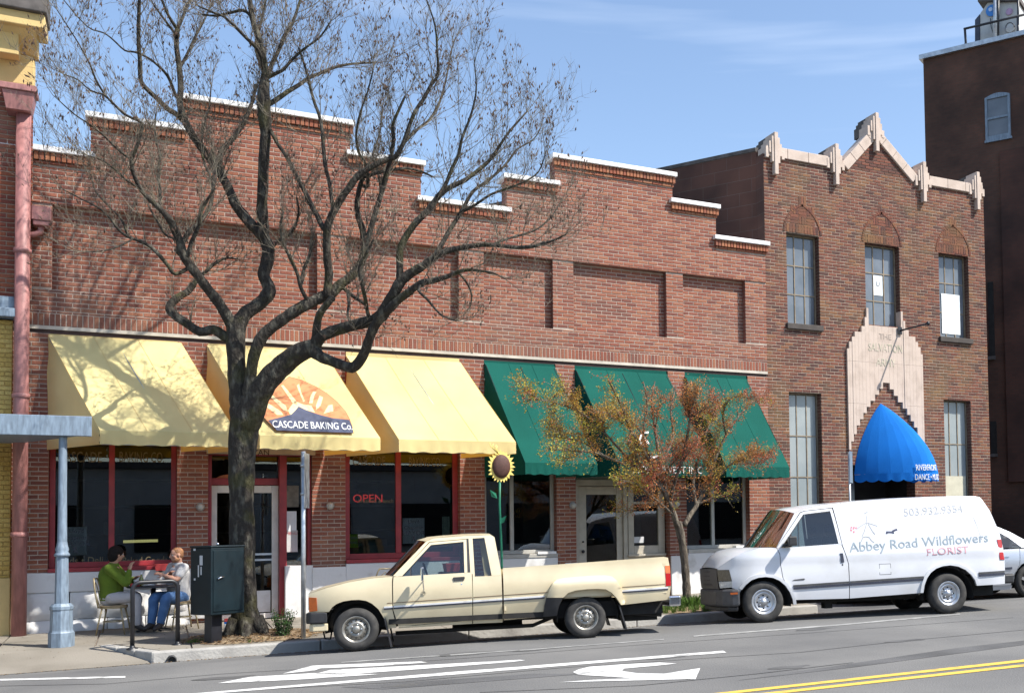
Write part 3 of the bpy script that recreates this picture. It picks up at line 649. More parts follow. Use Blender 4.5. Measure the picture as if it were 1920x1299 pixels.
figure_mark(pm, pm.location.x, pm.location.z-.15, .10, YF+.20)
pm2 = poster(120, 988, 162, 1040, YF+.205, card_white, 'poster', 'pale MAYOR election poster in the window behind the steel column', [('Lloyd', .55, .80, .095), ('Chapman', .5, .56, .095), ('MAYOR', .5, .33, .12)])
figure_mark(pm2, pm2.location.x, pm2.location.z-.15, .10, YF+.20)
poster(649, 1001, 671, 1026, YF+.205, card_green, 'poster', 'lime green paper notice in the lower left corner of the OPEN window', [('NOW', .5, .6, .07), ('HIRING', .5, .3, .06)])
poster(535, 958, 556, 1000, yd+.024, card_white, 'poster', 'white poster with dark spots in the bakery sidelight')
poster(536, 994, 558, 1034, yd+.020, letter_white, 'poster', 'white sheet with a red heading below the spotted poster', [('MENU', .5, .8, .07)], card_red)
poster(536, 910, 560, 950, yd+.024, card_dull, 'poster', 'dull tan framed notice at the top of the bakery sidelight')
pg = poster(829, 968, 843, 1006, YF+.205, mat('card_mint', (.40,.50,.40), .7, .2, 30), 'poster', 'narrow pale green poster at the right edge of the bakery window')
# neon sign
neon = emis('neon_red', (1.0, .06, .05), 1.1)
p = onY(690, 934, YF+.25); t = thing('neon_sign', 'red lit neon OPEN sign hanging in the bakery window', 'neon sign', (p.x, YF+.25, p.z))
text('OPEN', .21, neon, 'lettering', (frame((p.x, YF+.25, p.z-.07), (1, 0, 0), (0, 0, 1)), 0), t, .008)
mb = MB(); mb.tube([(p.x-.2, YF+.27, p.z+.05), (p.x-.2, YF+.27, p.z+.75)], .006, 5); mb.tube([(p.x+.2, YF+.27, p.z+.05), (p.x+.2, YF+.27, p.z+.75)], .006, 5); mb.build('cord', black_metal, t)
# lit tube deep inside the bakery
yt = YF+1.6; A, B = onY(231, 1015, yt), onY(296, 1013, yt); mb = MB(); mb.tube([A, B], .025, 8)
top('tube_lamp', mb, emis('tube_glow', (1, .86, .35), 1.0), 'yellow lit tube lamp seen through the bakery window between the diners', 'lamp', loc=A)

# ================================================================== awnings
from mathutils import noise as _nz
wob = lambda p: _nz.noise(Vector(p))
def awning(name, label, m, tl, tr, fl, D, group, vh=.22, n=16, widen=1.0, frm=galv):
    y0 = YF-.014; yf = YF-D
    A, B = onY(*tl, y0), onY(*tr, y0); zt = (A.z+B.z)/2; C = onY(*fl, yf); zb = C.z
    wd = (B.x-A.x)*widen; xa, xb = A.x, B.x; fa, fb = C.x, C.x+wd; zf = zb+vh
    t = thing(name, label, 'awning', ((xa+xb)/2, YF, zt), group)
    rows = []
    for i in range(n+1):
        v = i/n; r = []
        for j in range(25):
            u = j/24; sag = -.028*sin(pi*v)*(.6+.4*abs(sin(pi*3*u)))+.016*wob((u*2.3+tl[0]*.1, v*2.0, .3))*sin(pi*min(1, v*1.2+.1))*min(1, 6*u, 6*(1-u))
            r.append((xa+(fa-xa)*v+(wd if 0 else (xb-xa)+((fb-fa)-(xb-xa))*v)*u, y0+(yf-y0)*v, zt+(zf-zt)*v+sag))
        rows.append(r)
    mb = MB(); mb.grid(rows, True); mb.build('canopy', m, t)
    rows = []
    for i in range(4):
        v = i/3; rows.append([(fa+(fb-fa)*j/30, yf+.012*v*sin(j*1.9)-.008*v, zf-vh*v+(.012*sin(j*1.3)*v)) for j in range(31)])
    mb = MB(); mb.grid(rows, True); mb.build('valance', m, t)
    for (x0, x1) in ((xa, fa), (xb, fb)):
        mb = MB(); rows = []
        for i in range(9):
            v = i/8; xx = x0+(x1-x0)*v; yy = y0+(yf-y0)*v; zt_ = zt+(zf-zt)*v
            rows.append([(xx+.012*sin(k*2.1+i*.8)*(0 if k in (0, 6) else 1), yy, zt_+(zb-zt_)*k/6) for k in range(7)])
        mb.grid(rows, True); mb.build('side_panel', m, t)
    mb = MB(); e = .015
    mb.tube([(fa+.02, yf+.02, zf-.02), (fb-.02, yf+.02, zf-.02)], .014, 6); mb.tube([(fa+.02, yf+.02, zb+.01), (fb-.02, yf+.02, zb+.01)], .012, 6)
    for q in (0, .5, 1):
        X0, X1 = xa+(xb-xa)*q, fa+(fb-fa)*q; s = .02 if q == 0 else (-.02 if q == 1 else 0)
        mb.tube([(X0+s, y0-.02, zt-.05), (X1+s, yf+.03, zf-.03)], .012, 6); mb.tube([(X0+s, y0-.02, zf-.03), (X1+s, yf+.03, zf-.03)], .012, 6)
    mb.build('frame', frm, t)
    mb = MB(); mb.box(xa, xb, YF+.005, YF+.05, zt-.02, ZS-.125); mb.build('header_board', m, t)
    for q in (1/3, 2/3):
        mb = MB(); j = int(q*12+.5); mb.tube([Vector(rw)+Vector((0, -.003, .004)) for rw in [( xa+(fa-xa)*i/n+((xb-xa)+((fb-fa)-(xb-xa))*i/n)*j/12, y0+(yf-y0)*i/n, zt+(zf-zt)*i/n-.028*sin(pi*i/n)*(.6+.4*abs(sin(pi*3*j/12)))) for i in range(n+1)]], .0022, 5); mb.build('seam', m, t)
    return t, dict(xa=xa, xb=xb, fa=fa, fb=fb, zt=zt, zf=zf, zb=zb, y0=y0, yf=yf)
GY = 'yellow awnings over the bakery bays'; GG = 'green awnings over the office bays'
AW1, _ = awning('yellow_awning', 'plain yellow awning dappled with tree shadows above the two diners', awn_yellow, (90, 630), (340, 641), (187, 833), 1.42, GY)
AW2, q2 = awning('yellow_awning', 'yellow awning with the printed sunrise emblem behind the tree trunk', awn_yellow, (388, 647), (608, 660), (487, 841), 1.42, GY)
AW3, _ = awning('yellow_awning', 'plain sunlit yellow awning next to the green awnings', awn_yellow, (649, 664), (863, 681), (748, 847), 1.42, GY)
AG1, _ = awning('green_awning', 'green awning directly right of the yellow ones behind the sunflower sign', awn_green, (908, 678), (1040, 688), (985, 889), 1.2, GG, frm=black_metal)
AG2, g2 = awning('green_awning', 'green awning with white lettering above the beige door', awn_green, (1078, 690), (1250, 702), (1163, 891), 1.2, GG, frm=black_metal)
AG3, _ = awning('green_awning', 'green awning at the right end of the row next to the brown building', awn_green, (1284, 703), (1400, 712), (1362, 894), 1.2, GG, frm=black_metal)
# sunrise print lying on the slope of the middle yellow awning
A0 = Vector((q2['xa'], q2['y0'], q2['zt'])); U = Vector((1, 0, 0)); V = Vector((q2['fa']-q2['xa'], q2['yf']-q2['y0'], q2['zf']-q2['zt']))
N = U.cross(V).normalized(); N = -N if N.y > 0 else N
def slope(px, py, lift=.0):
    d = ray(px, py); t = (A0+N*lift-EYE).dot(N)/d.dot(N); return EYE+d*t
def patch(name, pts, m, lift):
    mb = MB(); vs = [slope(*p, lift) for p in pts]; mb.prism(vs, -N*.002); o = mb.build(name, m, AW2)
    bm = bmesh.new(); bm.from_mesh(o.data); bmesh.ops.triangulate(bm, faces=[f for f in bm.faces if len(f.verts) > 4]); bm.to_mesh(o.data); bm.free(); return o
zz = lambda x, y: (470+x/9.143, 690+y/9.143)
pr_orange = mat('print_peach', (.56,.20,.085), .85, .2, 3, col2=(.60,.27,.12)); pr_ray = mat('print_ray', (.80,.62,.34), .85, .08, 3); pr_navy = mat('print_navy', (.065,.075,.125), .85, .2, 6); pr_white = mat('print_white', (.8,.8,.78), .8, .03, 6); pr_line = mat('print_line', (.10,.05,.03), .8, .1, 5)
arc = [(185,740),(210,640),(270,520),(380,390),(500,280),(660,150),(870,205),(1100,310),(1300,430),(1480,580),(1620,740),(1690,870),(1735,1000),(1755,1110)]
bot = [(1755,1110),(450,1070),(300,920),(190,800)]
ring = lambda s: [zz(x*s+(1-s)*900, y*s+(1-s)*700) for x, y in arc+bot[1:]]
patch('print_outline', ring(1.012), pr_line, .038); patch('sun_print', ring(1.0), pr_orange, .041)
for rr in ([(520,300),(560,290),(780,560),(800,640),(720,600)], [(790,300),(830,270),(860,400),(930,560),(900,580)], [(1030,470),(1070,400),(1130,400),(1090,470),(1060,600),(1000,600)], [(330,480),(380,470),(600,640),(640,740),(560,720)], [(240,640),(300,600),(520,740),(560,800),(450,800)], [(1180,470),(1240,500),(1200,640),(1120,720),(1120,640)], [(1330,640),(1400,620),(1420,740),(1250,780)], [(640,720),(760,560),(900,620),(1040,640),(1100,760),(840,690),(760,760),(680,800)]):
    patch('ray_print', [zz(*p) for p in rr], pr_ray, .044)
patch('mountain_print', [zz(*p) for p in [(300,895),(560,830),(700,790),(770,720),(820,655),(990,735),(1190,800),(1400,855),(1690,885),(1735,1000),(1755,1108),(450,1068)]], pr_navy, .047)
o3 = slope(*zz(1075, 1035), .05); xd = (slope(*zz(1740, 1055), .05)-slope(*zz(400, 1015), .05)); ydv = -V
text('CASCADE BAKING Co.', .235, pr_white, 'lettering', (frame(o3, xd, ydv), 0), AW2, .002, 'CENTER', .93, None, (slope(*zz(1735, 1058), .05)-slope(*zz(365, 1010), .05)).length)
# lettering and emblem on the green awning over the office door
p = Vector(((g2['fa']+g2['fb'])/2, g2['yf']-.022, g2['zb']+.05))
text('NORTHWEST INC', .20, pr_white, 'lettering', (frame(p, (1, 0, 0), (0, 0, 1)), 0), AG2, .002, 'CENTER', .95)
A0 = Vector((g2['xa'], g2['y0'], g2['zt'])); V = Vector((g2['fa']-g2['xa'], g2['yf']-g2['y0'], g2['zf']-g2['zt'])); N = U.cross(V).normalized(); N = -N if N.y > 0 else N
def arcband(cx_, cy_, r0, r1, a0, a1, n=12):
    P = [(cx_+r1*cos(RAD(a0+(a1-a0)*i/n)), cy_-r1*sin(RAD(a0+(a1-a0)*i/n))*1.1) for i in range(n+1)]
    Q = [(cx_+r0*cos(RAD(a0+(a1-a0)*i/n)), cy_-r0*sin(RAD(a0+(a1-a0)*i/n))*1.1) for i in range(n+1)]
    return P+Q[::-1]
for nm, pts in (('emblem', arcband(1212, 823, 10, 13.5, 70, 250)), ('emblem', arcband(1225, 838, 16, 19, 225, 330)), ('emblem', [(1204, 819), (1207, 817), (1219, 832), (1216, 833)])):
    mb = MB(); vs = [slope(*q, .04) for q in pts]; mb.prism(vs, -N*.002); o = mb.build(nm, pr_white, AG2)
    bm = bmesh.new(); bm.from_mesh(o.data); bmesh.ops.triangulate(bm, faces=[f for f in bm.faces if len(f.verts) > 4]); bm.to_mesh(o.data); bm.free()
# faint white seam lines of the green awnings are welded strips
# ================================================================== brown brick building with stone trim
YD = YF+.012
SK = Vector((-.62, 1, 0))                        # direction of the party walls
B2 = thing('brick_building', 'dark brown two storey brick building with pointed stone parapet and blue domed awning', 'building', (15.4, YF, 0))
X0, X1 = 12.125, TX(17.93)
def Zf(z): return TZ(z)
up = [(TX(12.20), TX(13.05), Zf(6.04), Zf(8.06)), (TX(14.31), TX(15.29), Zf(6.16), Zf(8.08)), (TX(16.47), TX(17.39), Zf(6.05), Zf(8.09))]
lo = [(TX(12.19), TX(13.03), 1.0, Zf(4.53)), (TX(16.52), TX(17.35), 1.0, Zf(4.555))]
dx0, dx1, dzt = TX(13.75), TX(15.6), 3.0            # doorway
ZP = Zf(9.86); XC = TX(14.66); ZA = Zf(10.62)
gx0, gx1 = TX(13.62), TX(15.95)
openings = up+lo+[(dx0, dx1, -.4, dzt)]
def gtop(x):
    if gx0 < x < gx1:
        return ZP-.12+(ZA-ZP+.02)*(1-abs(x-XC)/((gx1-gx0)/2))
    return ZP-.10
# wall backing: vertical strips between the openings
core = MB(); cutx = sorted(set([X0, X1]+[v for o_ in openings for v in o_[:2]]))
for a, b in zip(cutx[:-1], cutx[1:]):
    zs_ = sorted([(o_[2], o_[3]) for o_ in openings if o_[0] <= a+1e-6 and o_[1] >= b-1e-6])
    z = -.4
    for (p, q) in zs_:
        if p > z: core.box(a, b, YD+.007, YD+.33, z, p)
        z = q
    core.box(a, b, YD+.007, YD+.33, z, ZP-.13)
core.prism([(gx0+.05, YD+.007, ZP-.13), (gx1-.05, YD+.007, ZP-.13), (XC, YD+.007, ZA-.12)], (0, .318, 0))
revealed(core.build('wall', mortar_brown, B2), bf_brown)
DB = []
k = 0
while k*BH < ZA-.2:
    z = k*BH+BH/2
    if z > -.2:
        segs = [(X0, X1)] if z < ZP-.12 else []
        if not segs:
            h = (gx1-gx0)/2*(1-(z-ZP+.14)/(ZA-ZP+.02)); segs = [(XC-h, XC+h)] if h > .1 else []
        for (p, q, r, s) in openings:
            if r < z < s:
                ns = []
                for (a, b) in segs:
                    if q <= a or p >= b: ns.append((a, b)); continue
                    if p > a: ns.append((a, p))
                    if q < b: ns.append((q, b))
                segs = ns
        for (a, b) in segs: lay([(a, b, k*BH, (k+1)*BH)], YD, DB)
    k += 1
set_bricks(DB, B2, brick_brown, lambda b: b[2] > 2.4 and (b[2] > 5.8 or not (TX(13.7) < b[0] < TX(16))))
# pointed relief arches over the upper windows, soldier heads, sills
for (a, b, z0, z1) in up:
    xc, hw = (a+b)/2, (b-a)/2+.06
    for s in (-1, 1):
        mb = MB(); pts = []
        for i in range(9):
            t = i/8; ang = t*RAD(62)
            pts.append((xc+s*(-hw*.9+ (hw*1.9)*cos(ang)), z1+.02+(hw*1.9)*sin(ang)*.80))
        pts = [p for p in pts if (p[0]-xc)*s > -.01]+[(xc, z1+.02+1.0*hw*1.9*.66)]
        for p, q in zip(pts[:-1], pts[1:]):
            d = Vector((q[0]-p[0], 0, q[1]-p[1])); L_ = d.length
            if L_ < .01: continue
            d.normalize(); n = Vector((-d.z, 0, d.x))*.026; m_ = max(1, round(L_/.075))
            for j in range(m_):
                P = Vector((p[0], YD-.012, p[1]))+d*(L_*j/m_+.004); Q = Vector((p[0], YD-.012, p[1]))+d*(L_*(j+1)/m_-.004)
                mb.hexa([P-n, Q-n, Q-n+Vector((0, .04, 0)), P-n+Vector((0, .04, 0))], [P+n, Q+n, Q+n+Vector((0, .04, 0)), P+n+Vector((0, .04, 0))])
        mb.build('relief_arch', brick_brown, B2)
    sb = []; lay([(a, b, z1+.01, z1+.21)], YD-.004, sb, True)
    zz_ = z1+.22
    for (xa_, za_, sol) in ((xc-.1, zz_+.45, 1), (xc-.32, zz_+.22, 1), (xc+.12, zz_+.22, 1), (xc-.1, zz_+.22, 0), (xc-.32, zz_, 0), (xc-.1, zz_, 1), (xc+.12, zz_, 0)):
        if sol: lay([(xa_, xa_+.215, za_, za_+.215)], YD-.003, sb, True)
        else:
            for kk in range(3): sb.append((xa_, xa_+.21, za_+kk*.073+.007, za_+kk*.073+.066, YD-.003))
    mb = MB()
    for bk in sb: brick_mesh(mb, *bk)
    o = mb.build('basket_weave', brick_brown, B2); o['kind'] = 'stuff'
for (a, b, z0, z1) in (up[0], up[2]):
    mb = MB(); mb.box(a-.05, b+.05, YD-.07, YD+.16, z0-.13, z0-.002); mb.build('sill', mortar_brown if 0 else mat('sill_dark', (.06,.05,.045), .8, .2, 5), B2, bevel=.01)
muntin = mat('muntin_tan', (.24,.19,.13), .7, .2, 8)
def steelwin(a, b, z0, z1, hs, pane, name='window', extra=None):
    y = YD+.17; mb = MB(); w_ = .035
    mb.box(a+.002, a+w_, y, y+.05, z0, z1); mb.box(b-w_, b-.002, y, y+.05, z0, z1); mb.box(a+w_, b-w_, y, y+.05, z0, z0+w_); mb.box(a+w_, b-w_, y, y+.05, z1-w_, z1)
    f = mb.build(name, muntin, B2); xs_ = [a+w_+(b-a-2*w_)*t/3 for t in range(4)]; zs_ = [z0+w_]+[z0+(z1-z0)*h for h in hs]+[z1-w_]
    mb = MB()
    for x_ in xs_[1:3]: mb.box(x_-.011, x_+.011, y+.004, y+.046, z0+w_, z1-w_)
    for z_ in zs_[1:-1]:
        for i in range(3): mb.box(xs_[i]+(.011 if i else 0), xs_[i+1]-(.011 if i < 2 else 0), y+.005, y+.045, z_-.012, z_+.012)
    mb.build('muntins', muntin, f)
    for i in range(3):
        for j in range(len(zs_)-1):
            mb = MB(); tl_ = random.uniform(-.004, .004)
            xa_, xb_, za_, zb_ = xs_[i]+.012, xs_[i+1]-.012, zs_[j]+.013, zs_[j+1]-.013
            mb.add([(xa_, y+.02+tl_, za_), (xb_, y+.02-tl_, za_), (xb_, y+.02-tl_*.5, zb_), (xa_, y+.02+tl_*1.5, zb_)], [(0, 1, 2, 3)]); mb.build('pane', pane, f)
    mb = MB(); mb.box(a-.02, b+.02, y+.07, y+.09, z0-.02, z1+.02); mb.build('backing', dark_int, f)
    return f
f1 = steelwin(*up[0], (.34, .66), upglass); f2 = steelwin(*up[1], (.32, .66), upglass); f3 = steelwin(*up[2], (.31, .66), upglass)
l1 = steelwin(*lo[0], (.47, .73), frosted); l2 = steelwin(*lo[1], (.42, .70), frosted)
def paper(fw, px0, py0, px1, py1, m, name, label, cat='poster', y=YD+.178):
    A, B = onY(px0, py0, y), onY(px1, py1, y); mb = MB(); mb.box(A.x, B.x, y, y+.005, B.z, A.z); return top(name, mb, m, label, cat, loc=((A.x+B.x)/2, y, (A.z+B.z)/2))
pu = paper(f2, 1637, 516, 1655, 555, card_white, 'notice', 'white paper notice taped in the middle upper window of the brown building', 'notice')
text('U', .17, ink, 'lettering', (frame((pu.location.x, pu.location.y-.003, pu.location.z-.02), (1, 0, 0), (0, 0, 1)), 0), pu, .001)
paper(f3, 1765, 550, 1801, 628, card_white, 'window_blind', 'white blind covering the lower half of the right upper window', 'blind', y=YD+.172)
paper(l2, 1770, 892, 1812, 960, mat('shade_cream', (.55,.52,.40), .8, .1, 5), 'window_blind', 'cream shade at the bottom of the lower right window of the brown building', 'blind', y=YD+.172)
# stone coping and finials along the parapet
stone = mat('trim_stone', (.53,.43,.365), .8, .12, 4, col2=(.42,.335,.28), thr=(.45,.75), bump=.15)
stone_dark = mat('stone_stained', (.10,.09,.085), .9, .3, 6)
def cop(xa, za, xb, zb, n):
    for i in range(n):
        P, Q = (xa+(xb-xa)*i/n, za+(zb-za)*i/n), (xa+(xb-xa)*(i+1)/n, za+(zb-za)*(i+1)/n)
        d = Vector((Q[0]-P[0], 0, Q[1]-P[1])); L_ = d.length; d.normalize(); nn = Vector((-d.z, 0, d.x)); g = d*.003
        p0, p1 = Vector((P[0], YD-.055, P[1]))+g, Vector((Q[0], YD-.055, Q[1]))-g
        mb = MB(); h = nn*.24; bk = Vector((0, .43, 0))
        mb.hexa([p0-h, p1-h, p1-h+bk, p0-h+bk], [p0, p1, p1+bk, p0+bk]); mb.build('coping_stone', stone, B2, bevel=.012)
fin = [(TX(11.92), ZP+.36, .95), (TX(13.52), ZP+.36, .95), (XC, ZA+.52, .92), (TX(16.02), ZP+.33, .98), (TX(17.68), ZP+.33, .95)]
cop(X0+.05, ZP+.05, fin[1][0]-.2, ZP+.05, 3); cop(fin[1][0]+.18, ZP-.03, XC-.02, ZA+.22, 4); cop(XC+.02, ZA+.22, fin[3][0]-.16, ZP-.03, 4); cop(fin[3][0]+.2, ZP+.03, X1-.05, ZP+.03, 3)
def finial(xc, zt, h):
    mb = MB(); cols_ = [(-.25,-.17,.36,.62), (-.17,-.11,.22,.50), (-.11,-.05,.10,.72), (-.05,.05,0,1.02), (.05,.11,.12,.74), (.11,.17,.26,.56), (.17,.25,.42,.62)]
    for i, (a, b, t, bt) in enumerate(cols_):
        pr = .065+.020*(3-abs(i-3))
        mb.box(xc+a+.003, xc+b-.003, YD-pr, YD+.30, zt-bt*h, zt-t*h)
    o = mb.build('finial', stone, B2, bevel=.006)
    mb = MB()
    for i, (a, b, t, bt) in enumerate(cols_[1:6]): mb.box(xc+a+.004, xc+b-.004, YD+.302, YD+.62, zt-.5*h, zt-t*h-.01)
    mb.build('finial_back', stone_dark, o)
for f_ in fin: finial(*f_)
# stepped stone surround over the door with its carved title
xc = TX(14.80); yS = YD-.05
def out_top(d):
    for w_, z in ((.54, Zf(6.55)), (.62, Zf(6.33)), (.70, Zf(6.12)), (.90, Zf(5.98)), (.98, Zf(5.86)), (1.06, Zf(5.74))):
        if d <= w_: return z
    return Zf(5.58)
def in_bot(d):
    for w_, z in ((.10, 4.98), (.22, 4.83), (.34, 4.68), (.48, 4.53), (.60, 4.38), (.70, 4.23), (.80, 4.08), (.90, 3.93), (1.0, 3.72), (1.06, 3.55)):
        if d <= w_: return z
    return 3.35
SUR = bpy.data.objects.new('stone_surround', None); link(SUR, B2)
edges = [-1.12, -1.06, -.98, -.90, -.80, -.70, -.60, -.54, -.48, -.34, -.22, -.10, .10, .22, .34, .48, .54, .60, .70, .80, .90, .98, 1.06, 1.12]
mb = MB(); wz = up[1][2]
for a, b in zip(edges[:-1], edges[1:]):
    m_ = abs((a+b)/2); zt = out_top(m_)
    if m_ < .51: zt = wz-.004
    zi = in_bot(m_); pr = .0 if m_ < .55 else (.012 if m_ < .95 else .004)
    zc = [zi, 4.45 if zi < 4.3 else zi, Zf(5.30), zt]
    for p, q in zip(zc[:-1], zc[1:]):
        if q-p > .02: mb.box(xc+a+.0015, xc+b-.0015, yS-pr, YD+.15 if m_ > .51 or True else YD, p+.002, q-.002)
mb.build('stone_block', stone, SUR)
carve = mat('carved_letter', (.44,.365,.31), .9, .1, 6); stain = mat('green_stain', (.37,.36,.26), .9, .25, 7, col2=(.54,.48,.39), thr=(.4,.6))
yl_ = yS-.016
def stext(b_, x_, z_, sz, m, fit=.5): text(b_, sz, m, 'lettering', (frame((x_, yl_+.012, z_), (1, 0, 0), (0, 0, 1)), 0), SUR, .003, 'CENTER', 1, None, fit)
stext('THE', xc+.0, Zf(5.86), .19, carve, .36); stext('SALVATION', xc+.0, Zf(5.57), .27, stain, 1.0); stext('ARMY', xc+.0, Zf(5.23), .27, stain, .58)
# body of the building behind the front
def skewbody(xa, xb, y0, depth, zt, z0=-.4):
    off = SK*depth; mb = MB(); P = [(xa, y0, z0), (xb, y0, z0), (xb+off.x, y0+off.y, z0), (xa+off.x, y0+off.y, z0)]
    return mb, P, off
def sidewall(x, y0, depth, th, zt, m, name, par):
    off = SK*depth; mb = MB(); P = [(x, y0, -.4), (x+th, y0, -.4), (x+th+off.x, y0+off.y, -.4), (x+off.x, y0+off.y, -.4)]
    mb.hexa(P, [(a, b, zt) for a, b, c in P]); return mb.build(name, m, par)
darkbrick_tex = None
bf_side = brickface('brick_face_side', (.095,.046,.034), (.125,.058,.042), (.13,.10,.085), 1.0, .9, .30)
bf_dark = brickface('brick_face_dark', (.085,.042,.029), (.11,.05,.034), (.075,.055,.042))
zside = onY(1415, 272, YF).z
sidewall(X0+.003, YD+.335, 16, .3, zside, bf_side, 'side_wall', B2); sidewall(X1-.303, YD+.335, 16, .3, zside, bf_side, 'side_wall', B2)
mb, P, off = skewbody(X0+.31, X1-.31, YD+.34, 15.9, 0); mb.hexa([(a, b, 9.1) for a, b, c in P], [(a, b, 9.3) for a, b, c in P]); mb.build('roof', under, B2)
mb, P, off = skewbody(X0-.02, X0+.36, YD+.34, 16, 0); mb.hexa([(a, b, zside+.004) for a, b, c in P], [(a, b, zside+.09) for a, b, c in P]); mb.build('side_coping', stone_dark, B2)
mb = MB(); mb.box(X0-.006, X0-.001, YD+.001, YD+.334, ZP-2.6, ZP-.13); mb.build('corner_face', bf_side, B2)
# recessed doorway under the blue awning
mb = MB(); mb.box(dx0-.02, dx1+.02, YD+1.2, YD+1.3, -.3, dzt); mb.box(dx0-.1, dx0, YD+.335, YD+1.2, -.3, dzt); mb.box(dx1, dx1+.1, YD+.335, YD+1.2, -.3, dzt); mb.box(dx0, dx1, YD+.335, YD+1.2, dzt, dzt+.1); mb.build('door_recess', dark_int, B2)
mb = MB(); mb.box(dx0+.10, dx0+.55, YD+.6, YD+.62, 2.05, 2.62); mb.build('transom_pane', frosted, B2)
# short pole standing out from the stone above the awning
FP = thing('wall_pole', 'short dark pole jutting out of the stone surround above the blue awning', 'pole', (xc+.42, YD, up[1][2]-.05))
p0 = Vector((xc+.42, yS+.02, up[1][2]-.08)); dv = Vector((.25, -1, .06)).normalized()
mb = MB(); mb.tube([p0, p0+dv*.85], .022, 8); mb.build('pole', black_metal, FP); mb = MB(); mb.ball(p0+dv*.88, .05); mb.build('finial', black_metal, FP)
mb = MB(); mb.box(p0.x-.06, p0.x+.06, yS-.04, yS-.018, p0.z-.09, p0.z+.09); mb.build('bracket', black_metal, FP)
# ------------------------------------------------------------------ blue domed awning
BA = thing('blue_awning', 'bright blue domed entrance awning with white lettering on the brown building', 'awning', (xc, YD, 3.2))
zb_ = onY(1683, 901, YD-1.1).z; zt_ = onY(1665, 757, YD).z; Rw, Dp = .80, 1.10
vz = .20; z_f = zb_+vz
def dome(t, ph):                 # t 0 at the apex, 1 at the rim
    r = (.8*sin(t*pi/2)+.2*t) if t > 0 else 0
    d = Dp*sin(ph)*r; return Vector((xc-.16-Rw*cos(ph)*r+.55*d, YD-.012-d, zt_-(zt_-z_f)*t**1.12))
NG = 14
for gI in range(NG):
    mb = MB(); rows = []
    for i in range(11):
        t = i/10; rr = []
        for j in range(4):
            u = j/3; ph = pi*(gI+u)/NG; p = dome(t, ph)
            c = dome(t, pi*(gI+.5)/NG); q = (dome(t, pi*gI/NG)*(1-u)+dome(t, pi*(gI+1)/NG)*u)
            rr.append(q*.75+p*.25)
        rows.append(rr)
    mb.grid(rows, True); mb.build('gore', awn_blue, BA)
mb = MB(); rows = []; M_ = 84
for i in range(3):
    v = i/2; rr = []
    for j in range(M_+1):
        ph = pi*j/M_; p = dome(1, ph); sc = .05*abs(sin(j*pi/6)) if i == 2 else 0
        rr.append(Vector((p.x, p.y-.006*v+.012*v*sin(j*1.05), p.z-vz*v+ (.045-sc if i == 2 else 0))))
    rows.append(rr)
mb.grid(rows, True); mb.build('valance', awn_blue, BA)
mb = MB(); mb.tube([dome(1, pi*j/30)+Vector((0, .02, -.015)) for j in range(31)], .013, 6); mb.build('frame', galv, BA)
def bend_dome(z0, ph0, lift):
    def f(c):
        s = c.x; ph = ph0+s/1.25; p = dome(1, min(pi, ph)); e = (dome(1, ph+.02)-dome(1, ph-.02)).normalized(); n = Vector((-e.y, e.x, 0)); n = n if n.y < 0 else -n
        base = Vector((p.x, p.y, z0+c.y)); tt = 1
        if z0+c.y > z_f:
            # find the height on the dome
            lo_, hi_ = 0, 1
            for _ in range(24):
                mid = (lo_+hi_)/2
                if dome(mid, ph).z > z0+c.y: lo_ = mid
                else: hi_ = mid
            q = dome(hi_, ph); base = Vector((q.x, q.y, z0+c.y))
        n = Vector((n.x, n.y, .2 if z0+c.y > z_f else 0)).normalized()
        return base+n*(lift+c.z)
    return f
text('RIVERFRONT', .20, pr_white, 'lettering', (None, 0), BA, .003, 'LEFT', .95, bend_dome(z_f+.04, RAD(66), .03), .80)
text('DANCE \u2022 MUSIC', .19, pr_white, 'lettering', (None, 0), BA, .003, 'LEFT', .95, bend_dome(z_f-.17, RAD(64), .025), .95)

# ================================================================== tall dark brick building beyond the alley
TB = thing('brick_building', 'tall unlit dark brick building rising behind the brown building at the right', 'building', (22.5, YF, 0))
c0 = Vector((22.5, YF, 0)); tt = None
d = ray(1731, 113); tq = (c0.x+.62*c0.y)/(d.x+.62*d.y); CE = EYE+d*tq; ZT = CE.z
near = Vector((CE.x, CE.y, 0))-SK*14
P = [(near.x, near.y, -.5), (near.x+14, near.y, -.5), (CE.x+14, CE.y, -.5), (CE.x, CE.y, -.5)]
mb = MB(); mb.hexa(P, [(a, b, ZT) for a, b, c in P]); mb.build('wall', bf_dark, TB)
e = SK.normalized(); nrm = Vector((-e.y, e.x, 0)).normalized(); nrm = nrm if nrm.x < 0 else -nrm
def onT(px, py, lift=0):
    d = ray(px, py); q = c0+nrm*lift; t = (q-EYE).dot(nrm)/d.dot(nrm); return EYE+d*t
def tbox(mb, pA, pB, y0, y1):          # a block on that wall from corner px to corner px, proud y0..y1
    a, b = onT(*pA), onT(*pB); z0, z1 = min(a.z, b.z), max(a.z, b.z)
    Q = [a+nrm*y1, b+nrm*y1, b+nrm*y0, a+nrm*y0]; mb.hexa([(p.x, p.y, z0) for p in Q], [(p.x, p.y, z1) for p in Q]); return mb
mb = MB(); Q = [Vector((CE.x, CE.y, 0))+e*.1+nrm*.1, near+nrm*.1, near-nrm*.5, Vector((CE.x, CE.y, 0))+e*.1-nrm*.5]; mb.hexa([(p.x, p.y, ZT+.003) for p in Q], [(p.x, p.y, ZT+.14) for p in Q]); mb.build('coping', galv, TB)
a = onT(1848, 182); b = onT(1895, 252); 
